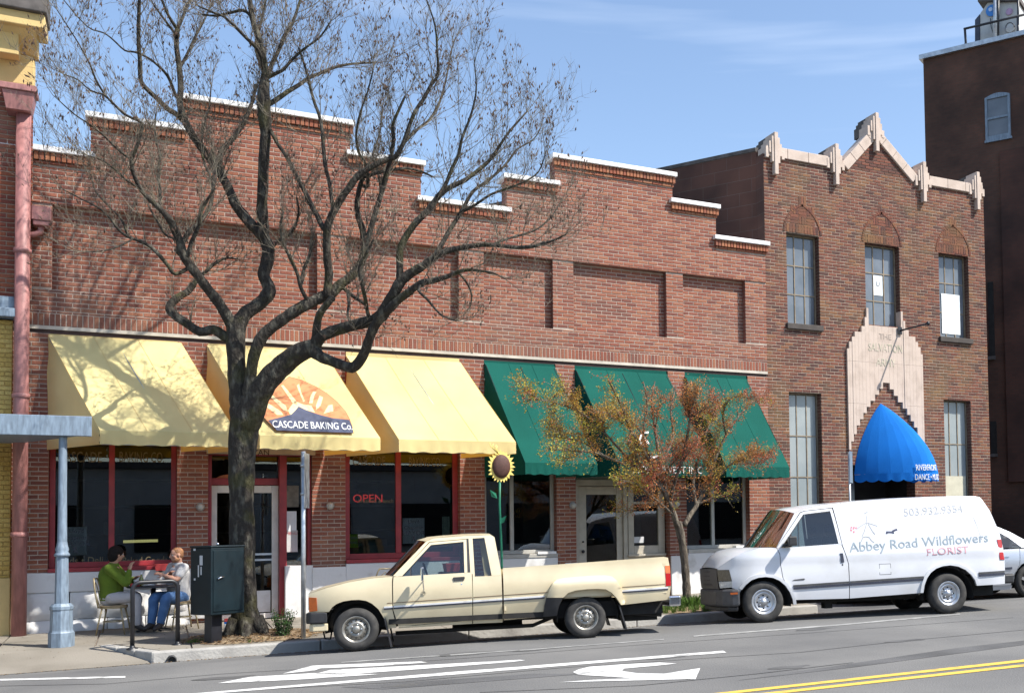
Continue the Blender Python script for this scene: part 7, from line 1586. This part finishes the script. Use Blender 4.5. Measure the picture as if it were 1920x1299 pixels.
for k in range(5): a = rl.uniform(0, 3); mb.tube([(c.x-.05, ysf-.01, c.z+rz), (c.x-.08-.03*k, ysf-.03, c.z+rz+.06+.02*k), (c.x-.10-.02*k+.05*sin(k), ysf-.03, c.z+rz+.13+.02*k)], .006, 5)
mb.build('tendrils', sf_y, SF)
# bike rack
pa, pb = onY(248, 1206, 17.62), onY(333, 1201, 17.75); zt = onY(290, 1090, 17.7).z; za, zb3 = zwalk(pa.x, 17.62), zwalk(pb.x, 17.75)
BK = thing('bike_rack', 'black hoop bike rack on the pavement in front of the two diners', 'bike rack', ((pa.x+pb.x)/2, 17.7, za))
r_ = .10; u = (Vector((pb.x, 17.75, 0))-Vector((pa.x, 17.62, 0))).normalized(); A = Vector((pa.x, 17.62, 0)); B = Vector((pb.x, 17.75, 0)); path = [A+Vector((0, 0, za-.03))]
for i in range(7): a = pi/2*i/6; path.append(A+u*(r_*(1-cos(a)))+Vector((0, 0, zt-r_+r_*sin(a))))
for i in range(7): a = pi/2*i/6; path.append(B-u*(r_*(1-sin(a)))+Vector((0, 0, zt-r_+r_*cos(a))))
path.append(B+Vector((0, 0, zb3-.03)))
mb = MB(); mb.tube(path, .030, 12); mb.build('hoop', black_metal, BK)
for q, z in ((A, za), (B, zb3)): mb = MB(); mb.lathe([(.075, -.01), (.075, .012), (.035, .022), (.031, .05)], (q.x, q.y, z), 'Z', 14); mb.build('base_plate', black_metal, BK)
# dark green relay box on its post
yb = 17.7; p0 = onY(405, 1205, yb); zb4 = zwalk(p0.x, yb); zt4, zl4 = onY(405, 1022, yb).z, onY(405, 1150, yb).z
RB = thing('relay_box', 'dark green metal mail relay box on a square post left of the tree trunk', 'metal box', (p0.x, yb, zb4))
a_ = RAD(33); ex = Vector((cos(a_), sin(a_), 0)); ey = Vector((-sin(a_), cos(a_), 0))
def obox(mb, c, hx_, hy_, z0, z1): 
    q = [c-ex*hx_-ey*hy_, c+ex*hx_-ey*hy_, c+ex*hx_+ey*hy_, c-ex*hx_+ey*hy_]; mb.hexa([(v.x, v.y, z0) for v in q], [(v.x, v.y, z1) for v in q]); return mb
cB = Vector((p0.x+.02, yb, 0)); hx_, hy_ = .275, .235
mb = obox(MB(), cB, hx_, hy_, zl4, zt4-.03); mb.build('body', box_green, RB, bevel=.012)
mb = obox(MB(), cB, hx_+.012, hy_+.012, zt4-.028, zt4); mb.build('lid', box_green, RB, bevel=.012)
mb = obox(MB(), cB-ey*(hy_+.006), hx_-.03, .006, zl4+.05, zt4-.07); d_ = mb.build('door', box_green, RB, bevel=.004)
mb = MB(); h0 = cB-ey*(hy_+.03)-ex*.19; mb.tube([h0+Vector((0, 0, (zl4+zt4)/2+.02)), h0+ex*.05+Vector((0, 0, (zl4+zt4)/2+.04)), h0+ex*.10+Vector((0, 0, (zl4+zt4)/2+.05))], .012, 6); mb.build('handle', chrome, d_)
mb = obox(MB(), cB-ex*.07, .085, .085, zb4-.03, zl4-.002); mb.build('post', black_metal, RB, bevel=.006)
mb = MB(); mb.ball((cB.x, cB.y, zt4+.02), .022); mb.build('lid_knob', chrome, RB)
mb = MB(); c5 = cB-ex*(hx_+.004); 
for (u0, u1, v0, v1) in ((-.02,.05,.72,.86), (-.06,-.03,.55,.72), (.0,.03,.58,.70), (-.16,-.11,.93,.96), (-.15,-.11,.50,.53)):
    q = [c5+ey*-u0, c5+ey*-u1]; z0, z1 = zl4+(zt4-zl4)*v0, zl4+(zt4-zl4)*v1; mb.add([(q[0].x, q[0].y, z0), (q[1].x, q[1].y, z0), (q[1].x-.0, q[1].y, z1), (q[0].x, q[0].y, z1)], [(0, 1, 2, 3)])
o = mb.build('sticker', letter_white, RB); o['kind'] = 'stuff'
# little red and white carton standing behind the box
pc = onY(428, 1185, 18.9); mb = MB(); zc = zwalk(pc.x, 18.9)
t = thing('carton', 'small red white and blue carton on the ground between box and tree', 'carton', (pc.x, 18.9, zc))
mb.box(pc.x-.055, pc.x+.055, 18.86, 18.96, zc, zc+.14); mb.build('body', capwhite, t, bevel=.004); mb = MB(); mb.box(pc.x-.057, pc.x+.057, 18.858, 18.962, zc+.142, zc+.17); mb.build('blue_band', awn_blue, t); mb = MB(); mb.box(pc.x-.056, pc.x+.056, 18.859, 18.961, zc+.172, zc+.22); mb.build('red_band', card_red, t, bevel=.004)
# ================================================================== bistro chairs, tables, diners
chair_m = mat('chair_brass', (.36,.29,.17), .38, .2, 12, metal=.35)
cushion = mat('cushion_tan', (.30,.22,.12), .8, .15, 10)
GYc = 'bistro chairs on the bakery pavement'
CH = thing('bistro_chair', 'pale metal bistro chair under the person in the green sweater', 'chair', (0, 0, 0), GYc)
mb = MB(); mb.lathe([(.001, .455), (.17, .455), (.195, .448), (.195, .430), (.17, .425), (.001, .425)], (0, 0, 0), 'Z', 20); mb.build('seat', cushion, CH, local=True)
mb = MB(); mb.tube([(.185*cos(2*pi*i/20), .185*sin(2*pi*i/20), .418) for i in range(21)], .013, 6); mb.build('seat_ring', chair_m, CH, local=True)
for sx_ in (-1, 1):
    for sy_ in (-1, 1):
        mb = MB(); mb.tube([(sx_*.13, sy_*.13, .42), (sx_*.165, sy_*.16, .22), (sx_*.20, sy_*.185, 0)], [.014, .013, .011], 8); mb.build('leg', chair_m, CH, local=True)
mb = MB(); mb.tube([(.145*cos(2*pi*i/20), .145*sin(2*pi*i/20), .20) for i in range(21)], .009, 6); mb.build('stretcher', chair_m, CH, local=True)
mb = MB(); pts = []
for i in range(17): a = pi*i/16; pts.append((-.17-.10*sin(a)**.7, .17*cos(a), .42+.46*min(1, sin(a)*1.25)**.8))
mb.tube(pts, .013, 8); mb.build('back_hoop', chair_m, CH, local=True)
for s_ in (-1, 1):
    mb = MB(); mb.tube([(-.18, s_*.03, .43), (-.215, s_*.07, .56), (-.24, s_*.085, .68), (-.255, s_*.05, .78), (-.262, s_*.0, .82)], .008, 6); mb.build('back_loop', chair_m, CH, local=True)
def setchair(o, px, py, Y, rot, label=None):
    p = onY(px, py, Y); o.location = (p.x, Y, zwalk(p.x, Y)+.003); o.rotation_euler = (0, 0, RAD(rot))
    if label: o['label'] = label
setchair(CH, 213, 1175, 19.72, -12)
c2 = copy_tree(CH); setchair(c2, 341, 1175, 19.82, 195, 'pale metal bistro chair under the person in jeans')
c3 = copy_tree(CH); setchair(c3, 712, 1150, 19.4, 100, 'pale metal bistro chair whose back shows above the pickup bonnet')
c4 = copy_tree(CH); setchair(c4, 843, 1150, 19.7, 160, 'pale metal bistro chair seen through the pickup cab windows')
tp = onY(288, 1150, 19.78); zg = zwalk(tp.x, 19.78)
TBL = thing('bistro_table', 'small round dark table between the two seated diners', 'table', (tp.x, 19.78, zg), 'bistro tables on the bakery pavement')
mb = MB(); mb.lathe([(.001, .74), (.37, .74), (.385, .73), (.385, .712), (.37, .705), (.001, .705)], (tp.x, 19.78, zg), 'Z', 28); mb.build('table_top', black_metal, TBL)
mb = MB(); mb.tube([(tp.x, 19.78, zg+.03), (tp.x, 19.78, zg+.70)], .032, 10); mb.build('pedestal', black_metal, TBL)
mb = MB()
for k in range(4): a = k*pi/2+.4; mb.tube([(tp.x, 19.78, zg+.06), (tp.x+.26*cos(a), 19.78+.26*sin(a), zg+.02)], [.022, .014], 8)
mb.build('foot', black_metal, TBL)
t2 = copy_tree(TBL); p = onY(862, 1150, 19.85); t2.location = (p.x, 19.85, zwalk(p.x, 19.85)); t2['label'] = 'small round dark table half hidden behind the pickup cab'
zt = zg+.74
def item(name, label, cat, px, Y, build):
    p = onY(px, 1085, Y); t = thing(name, label, cat, (p.x, Y, zt)); build(t, p.x, Y, zt+.001); return t
def bottle(t, x_, y_, z_):
    mb = MB(); mb.lathe([(.001, 0), (.030, 0), (.032, .01), (.032, .11), (.012, .155), (.012, .19)], (x_, y_, z_), 'Z', 14); mb.build('body', mat('bottle_olive', (.16,.17,.02), .2, .1, 9, coat=.5), t)
    mb = MB(); mb.lathe([(.014, .185), (.014, .215), (.001, .215)], (x_, y_, z_), 'Z', 10); mb.build('cap', capwhite, t)
item('bottle', 'olive green bottle standing on the diners\u2019 table', 'bottle', 265, 19.62, bottle)
def cup(t, x_, y_, z_):
    mb = MB(); mb.lathe([(.001, .0), (.030, 0), (.042, .10), (.038, .10), (.028, .008)], (x_, y_, z_), 'Z', 16); mb.build('body', capwhite, t)
item('cup', 'tall white cup on the table left of the olive bottle', 'cup', 256, 19.68, cup)
def tub(t, x_, y_, z_):
    mb = MB(); mb.lathe([(.001, 0), (.05, 0), (.068, .075), (.06, .075), (.045, .006)], (x_, y_, z_), 'Z', 16); mb.build('bowl', capwhite, t); mb = MB(); mb.ball((x_, y_, z_+.07), .045, 10, 6, (1, 1, .5)); mb.build('napkin', capwhite, t)
item('bowl', 'white bowl with crumpled napkin right of the olive bottle', 'bowl', 284, 19.62, tub)
def basket(t, x_, y_, z_):
    mb = MB(); mb.lathe([(.001, 0), (.06, 0), (.085, .045), (.078, .045), (.055, .006)], (x_, y_, z_), 'Z', 18); mb.build('basket', card_red, t)
item('food_basket', 'dark red food basket at the left edge of the diners\u2019 table', 'basket', 253, 19.55, basket)
def saucer(t, x_, y_, z_):
    mb = MB(); mb.lathe([(.001, .004), (.05, .006), (.072, .016), (.072, .012), (.05, 0), (.001, 0)], (x_, y_, z_), 'Z', 18); mb.build('dish', capwhite, t)
item('saucer', 'flat white saucer between bottle and bowl', 'saucer', 275, 19.56, saucer)
p = onY(301, 1062, 20.35); t = thing('red_crate', 'bright red plastic crate on the window ledge behind the diners', 'crate', (p.x, 20.3, zg+.95))
mb = MB(); zc = onY(301, 1069, 20.4).z; zc1 = onY(301, 1057, 20.4).z; mb.hexa([(p.x-.07, 20.33, zc), (p.x+.08, 20.33, zc), (p.x+.08, 20.5, zc), (p.x-.07, 20.5, zc)], [(p.x-.09, 20.31, zc1), (p.x+.11, 20.31, zc1), (p.x+.11, 20.52, zc1), (p.x-.09, 20.52, zc1)]); mb.build('tub', card_red, t); mb = MB(); mb.box(p.x-.03, p.x+.03, 20.42, 20.535, ZB+.005, zc-.001) if zc > ZB+.02 else mb.box(p.x-.03, p.x+.03, 20.42, 20.43, zc-.02, zc); mb.build('bracket', black_metal, t)
p = onY(850, 1046, 19.85); t = thing('red_crate', 'red plastic crate on the table behind the pickup cab', 'crate', (p.x, 19.85, zwalk(p.x, 19.85)+.742))
zc = zwalk(p.x, 19.85)+.745; mb = MB(); mb.hexa([(p.x-.15, 19.72, zc), (p.x+.13, 19.72, zc), (p.x+.13, 19.95, zc), (p.x-.15, 19.95, zc)], [(p.x-.17, 19.70, zc+.13), (p.x+.15, 19.70, zc+.13), (p.x+.15, 19.97, zc+.13), (p.x-.17, 19.97, zc+.13)]); mb.build('tub', card_red, t); mb = MB(); mb.box(p.x-.172, p.x+.152, 19.695, 19.975, zc+.1305, zc+.15); mb.build('rim', card_red, t)
# ------------------------------------------------------------------ people
skin_m = mat('skin', (.50,.27,.19), .5, .08, 9, spec=.35); skin_d = mat('skin_tan', (.48,.27,.18), .5, .08, 9, spec=.35)
sweater = mat('sweater_green', (.10,.155,.012), .95, .18, 5, bump=.5, bscale=70); slacks = mat('slacks_grey', (.42,.40,.40), .9, .1, 5, bump=.3, bscale=30); tee = mat('tee_grey', (.46,.46,.47), .9, .08, 5, bump=.3, bscale=28)
denim = mat('denim', (.055,.13,.29), .9, .25, 7, bump=.5, bscale=45, col2=(.09,.19,.38), thr=(.35,.7)); shoe = mat('shoe_dark', (.03,.026,.025), .6, .2, 9); hair_g = mat('hair_ginger', (.28,.13,.06), .7, .3, 30); hair_d = mat('hair_dark', (.014,.011,.010), .85, .3, 30, spec=.15)
def limb(mb, pts, n=12):
    """pts: (vector, radius) - tapered tube with round joints"""
    Q = spline(pts, 4) if len(pts) > 2 else pts
    mb.tube([p for p, r in Q], [r for p, r in Q], n)
    for p, r in (Q[0], Q[-1]): mb.ball(p, r, 10, 8)
def remesh(o, vox, it=4):
    m = o.modifiers.new('one_surface', 'REMESH'); m.mode = 'VOXEL'; m.voxel_size = vox; m.use_smooth_shade = True
    s = o.modifiers.new('soft', 'SMOOTH'); s.factor = .5; s.iterations = it; return o
def ellipsoid(mb, c, ax, n=14, m=10):
    """ax: three half-axis vectors"""
    rows = []
    for i in range(m+1):
        t = -pi/2+pi*i/m; rows.append([Vector(c)+ax[0]*(cos(t)*cos(2*pi*k/n))+ax[1]*(cos(t)*sin(2*pi*k/n))+ax[2]*sin(t) for k in range(n)])
    mb.grid(rows, True, True)
def head(mb, c, fwd, up, sc=1.0):
    f = fwd.normalized(); u = (up-f*up.dot(f)).normalized(); l = u.cross(f)
    at = lambda a, b, d: c+f*(a*sc)+l*(b*sc)+u*(d*sc)
    ellipsoid(mb, at(-.012, 0, .03), (f*.098*sc, l*.077*sc, u*.092*sc)); ellipsoid(mb, at(.018, 0, -.035), (f*.072*sc, l*.060*sc, u*.078*sc)); ellipsoid(mb, at(.052, 0, -.085), (f*.030*sc, l*.036*sc, u*.026*sc))
    mb.tube([at(.080, 0, .025), at(.100, 0, -.005), at(.112, 0, -.022), at(.092, 0, -.034)], [.010*sc, .012*sc, .015*sc, .010*sc], 8)   # nose
    for s in (-1, 1):
        ellipsoid(mb, at(-.005, s*.078, .0), (f*.022*sc, l*.009*sc, u*.032*sc), 10, 6)       # ears
        ellipsoid(mb, at(.075, s*.033, .030), (f*.016*sc, l*.028*sc, u*.009*sc), 10, 6)      # brows
        ellipsoid(mb, at(.060, s*.040, -.018), (f*.026*sc, l*.024*sc, u*.022*sc), 10, 6)     # cheeks
    ellipsoid(mb, at(.083, 0, -.056), (f*.014*sc, l*.026*sc, u*.007*sc), 10, 6); ellipsoid(mb, at(.080, 0, -.068), (f*.013*sc, l*.022*sc, u*.007*sc), 10, 6)
    return at
def eyes(at, par, f):
    mb = MB()
    for s in (-1, 1): mb.ball(at(.078, s*.031, .008), .0115, 10, 8)
    o = mb.build('eyes', mat('eye_white', (.6,.58,.55), .2, .05, 9) if 'eye_white' not in MT else MT['eye_white'], par)
    mb = MB()
    for s in (-1, 1): mb.ball(at(.086, s*.031, .008), .0058, 8, 6)
    mb.build('iris', shoe, o)
def hand(mb, w, d, n, curl=.35, sc=1.0, thumb=1):
    """wrist point, finger direction, palm normal"""
    d = d.normalized(); n = (n-d*n.dot(d)).normalized(); s = d.cross(n)
    pm = w+d*.045*sc; ellipsoid(mb, pm, (d*.052*sc, s*.040*sc, n*.017*sc), 12, 8)
    for k, (o_, L_) in enumerate(((-.029, .068), (-.010, .078), (.010, .073), (.028, .056))):
        p = w+d*.082*sc+s*o_*sc; q = [p]; dd = d.copy()
        for j in range(3): dd = (dd+n*curl).normalized(); q.append(q[-1]+dd*L_*sc*(.46, .32, .22)[j])
        mb.tube(q, [.0092*sc, .0088*sc, .008*sc, .0066*sc], 7); mb.ball(q[-1], .0066*sc, 7, 5)
    p = w+d*.022*sc-s*.030*sc*thumb; q = [p, p+(d*.5-s*thumb*.8+n*.3).normalized()*.038*sc, p+(d*.8-s*thumb*.75+n*.5).normalized()*.070*sc]
    mb.tube(q, [.0125*sc, .0105*sc, .0085*sc], 7); mb.ball(q[-1], .0085*sc, 7, 5)
V3 = Vector
def person(label, J, skin, facing, head_up, top_m, leg_m, hair, sleeve, pname):
    P = {k: onY(*v) for k, v in J.items()}
    root = thing('person', label, 'person', (P['pelvis'].x, P['pelvis'].y, zwalk(P['pelvis'].x, P['pelvis'].y)))
    f = facing.normalized(); mb = MB(); lat = V3((-f.y, f.x, 0))
    for s in 'nf':
        limb(mb, [(P['sh_'+s], .052), ((P['sh_'+s]+P['el_'+s])/2, .047), (P['el_'+s], .040), ((P['el_'+s]*.6+P['ha_'+s]*.4), .041), (P['ha_'+s], .026)])
        limb(mb, [(P['hip_'+s], .085), ((P['hip_'+s]+P['kn_'+s])/2, .078), (P['kn_'+s], .058), (P['kn_'+s]*.65+P['an_'+s]*.35, .058), (P['an_'+s], .037)])
        limb(mb, [(P['an_'+s]+V3((0, 0, -.03)), .038), (P['to_'+s], .034)])
        hd = (P['ha_'+s]-P['el_'+s]).normalized(); hand(mb, P['ha_'+s], P.get('hd_'+s, hd) if 'hd_'+s not in P else (P['hd_'+s]-P['ha_'+s]), J_n[pname+s], .38, 1.0, -1 if s == 'n' else 1)
    limb(mb, [(P['pelvis'], .15), ((P['pelvis']+P['chest'])/2, .145), (P['chest'], .15), ((P['chest']+P['neck'])/2, .12), (P['neck'], .062)], 14)
    for a, b, r in (('sh_n', 'sh_f', .062), ('hip_n', 'hip_f', .10)): mb.tube([P[a], P[b]], r, 10)
    limb(mb, [(P['neck']+V3((0, 0, -.03)), .060), (P['head']+V3((0, 0, -.05))-f*.03, .055)])
    at = head(mb, P['head'], f+V3((0, 0, -.12)), head_up, .98)
    body = remesh(mb.build('body', skin, root), .0075, 3)
    eyes(at, body, f)
    # top
    mb = MB(); e = .017
    limb(mb, [(P['pelvis']+V3((0, 0, -.01)), .165), ((P['pelvis']+P['chest'])/2+f*.02, .168), (P['chest'], .170), ((P['chest']+P['neck'])/2, .135), (P['neck']+V3((0, 0, -.035)), .082)], 16)
    mb.tube([P['sh_n'], P['sh_f']], .080, 12)
    for s in 'nf':
        m_ = (P['sh_'+s]*.35+P['el_'+s]*.65)
        if sleeve == 'long': limb(mb, [(P['sh_'+s], .075), ((P['sh_'+s]+P['el_'+s])/2, .067), (P['el_'+s], .058), (P['el_'+s]*.5+P['ha_'+s]*.5, .053), (P['el_'+s]*.1+P['ha_'+s]*.9, .040)])
        else: limb(mb, [(P['sh_'+s], .078), ((P['sh_'+s]+m_)/2, .074), (m_, .068)])
    remesh(mb.build('sweater' if sleeve == 'long' else 't_shirt', top_m, root), .010, 4)
    mb = MB(); mb.tube([P['hip_n'], P['hip_f']], .125, 14); limb(mb, [(P['pelvis']+V3((0, 0, -.05)), .155), (P['pelvis']+V3((0, 0, .02)), .158)], 14)
    for s in 'nf': limb(mb, [(P['hip_'+s], .108), ((P['hip_'+s]+P['kn_'+s])/2, .100), (P['kn_'+s], .080), (P['kn_'+s]*.6+P['an_'+s]*.4, .076), (P['an_'+s]+V3((0, 0, .005)), .062)])
    remesh(mb.build('jeans' if sleeve != 'long' else 'trousers', leg_m, root), .010, 3)
    for s in 'nf':
        mb = MB(); a, t = P['an_'+s]+V3((0, 0, -.035)), P['to_'+s]; h = (a-(t-a)*.25); limb(mb, [(h, .046), (a, .050), ((a+t)/2, .046), (t, .036)]); remesh(mb.build('shoe', shoe, root), .009, 3)
    # hair
    c = P['head']; u = head_up.normalized(); hf = (f+V3((0, 0, -.12))).normalized(); uu = (u-hf*u.dot(hf)).normalized(); ll = uu.cross(hf)
    mb = MB()
    if hair == 'dark':
        ellipsoid(mb, c-hf*.022+uu*.045, (hf*.110, ll*.096, uu*.096)); ellipsoid(mb, c-hf*.055-uu*.015, (hf*.075, ll*.092, uu*.115)); remesh(mb.build('hair', hair_d, root), .009, 2)
    else:
        ellipsoid(mb, c-hf*.020+uu*.042, (hf*.094, ll*.080, uu*.084)); ellipsoid(mb, c-hf*.052-uu*.005, (hf*.052, ll*.073, uu*.075)); remesh(mb.build('hair', hair_g, root), .009, 2)
        mb = MB(); ellipsoid(mb, c+hf*.045-uu*.092, (hf*.038, ll*.040, uu*.028)); 
        for s in (-1, 1): ellipsoid(mb, c+hf*.020+ll*s*.058-uu*.070, (hf*.045, ll*.012, uu*.035))
        remesh(mb.build('beard', hair_g, root), .007, 2)
    return root
J_n = {'mn': V3((.3, .3, -.6)), 'mf': V3((.2, -.5, -.3)), 'wn': V3((.6, .5, .1)), 'wf': V3((0, 0, -1))}
person('person with short ginger hair in grey T-shirt and blue jeans sitting with folded arms', dict(
    pelvis=(336,1112,19.88), chest=(335,1074,19.90), neck=(334,1055,19.88), head=(331,1040,19.84), sh_n=(345,1064,19.72), sh_f=(322,1063,20.06), el_n=(331,1086,19.58), ha_n=(307,1078,19.62), el_f=(313,1085,19.92), ha_f=(320,1074,19.70),
    hip_n=(339,1119,19.78), hip_f=(331,1118,20.0), kn_n=(312,1121,19.46), kn_f=(290,1120,19.60), an_n=(301,1166,19.52), an_f=(284,1166,19.62), to_n=(290,1179,19.36), to_f=(273,1178,19.48)),
    skin_m, V3((-1, -.42, 0)), V3((.12, 0, 1)), tee, denim, 'ginger', 'short', 'm')
person('person with dark hair in green sweater eating at the table with back to the column', dict(
    pelvis=(208,1116,19.76), chest=(207,1078,19.74), neck=(213,1056,19.74), head=(219,1039,19.72), sh_n=(205,1066,19.56), sh_f=(216,1064,19.94), el_n=(237,1094,19.52), ha_n=(243,1068,19.56), el_f=(242,1090,19.92), ha_f=(252,1084,19.84),
    hip_n=(211,1121,19.66), hip_f=(213,1121,19.90), kn_n=(254,1119,19.62), kn_f=(256,1118,19.88), an_n=(257,1168,19.64), an_f=(252,1166,19.92), to_n=(271,1180,19.62), to_f=(266,1177,19.90)),
    skin_d, V3((1, .5, 0)), V3((.22, 0, 1)), sweater, slacks, 'dark', 'long', 'w')
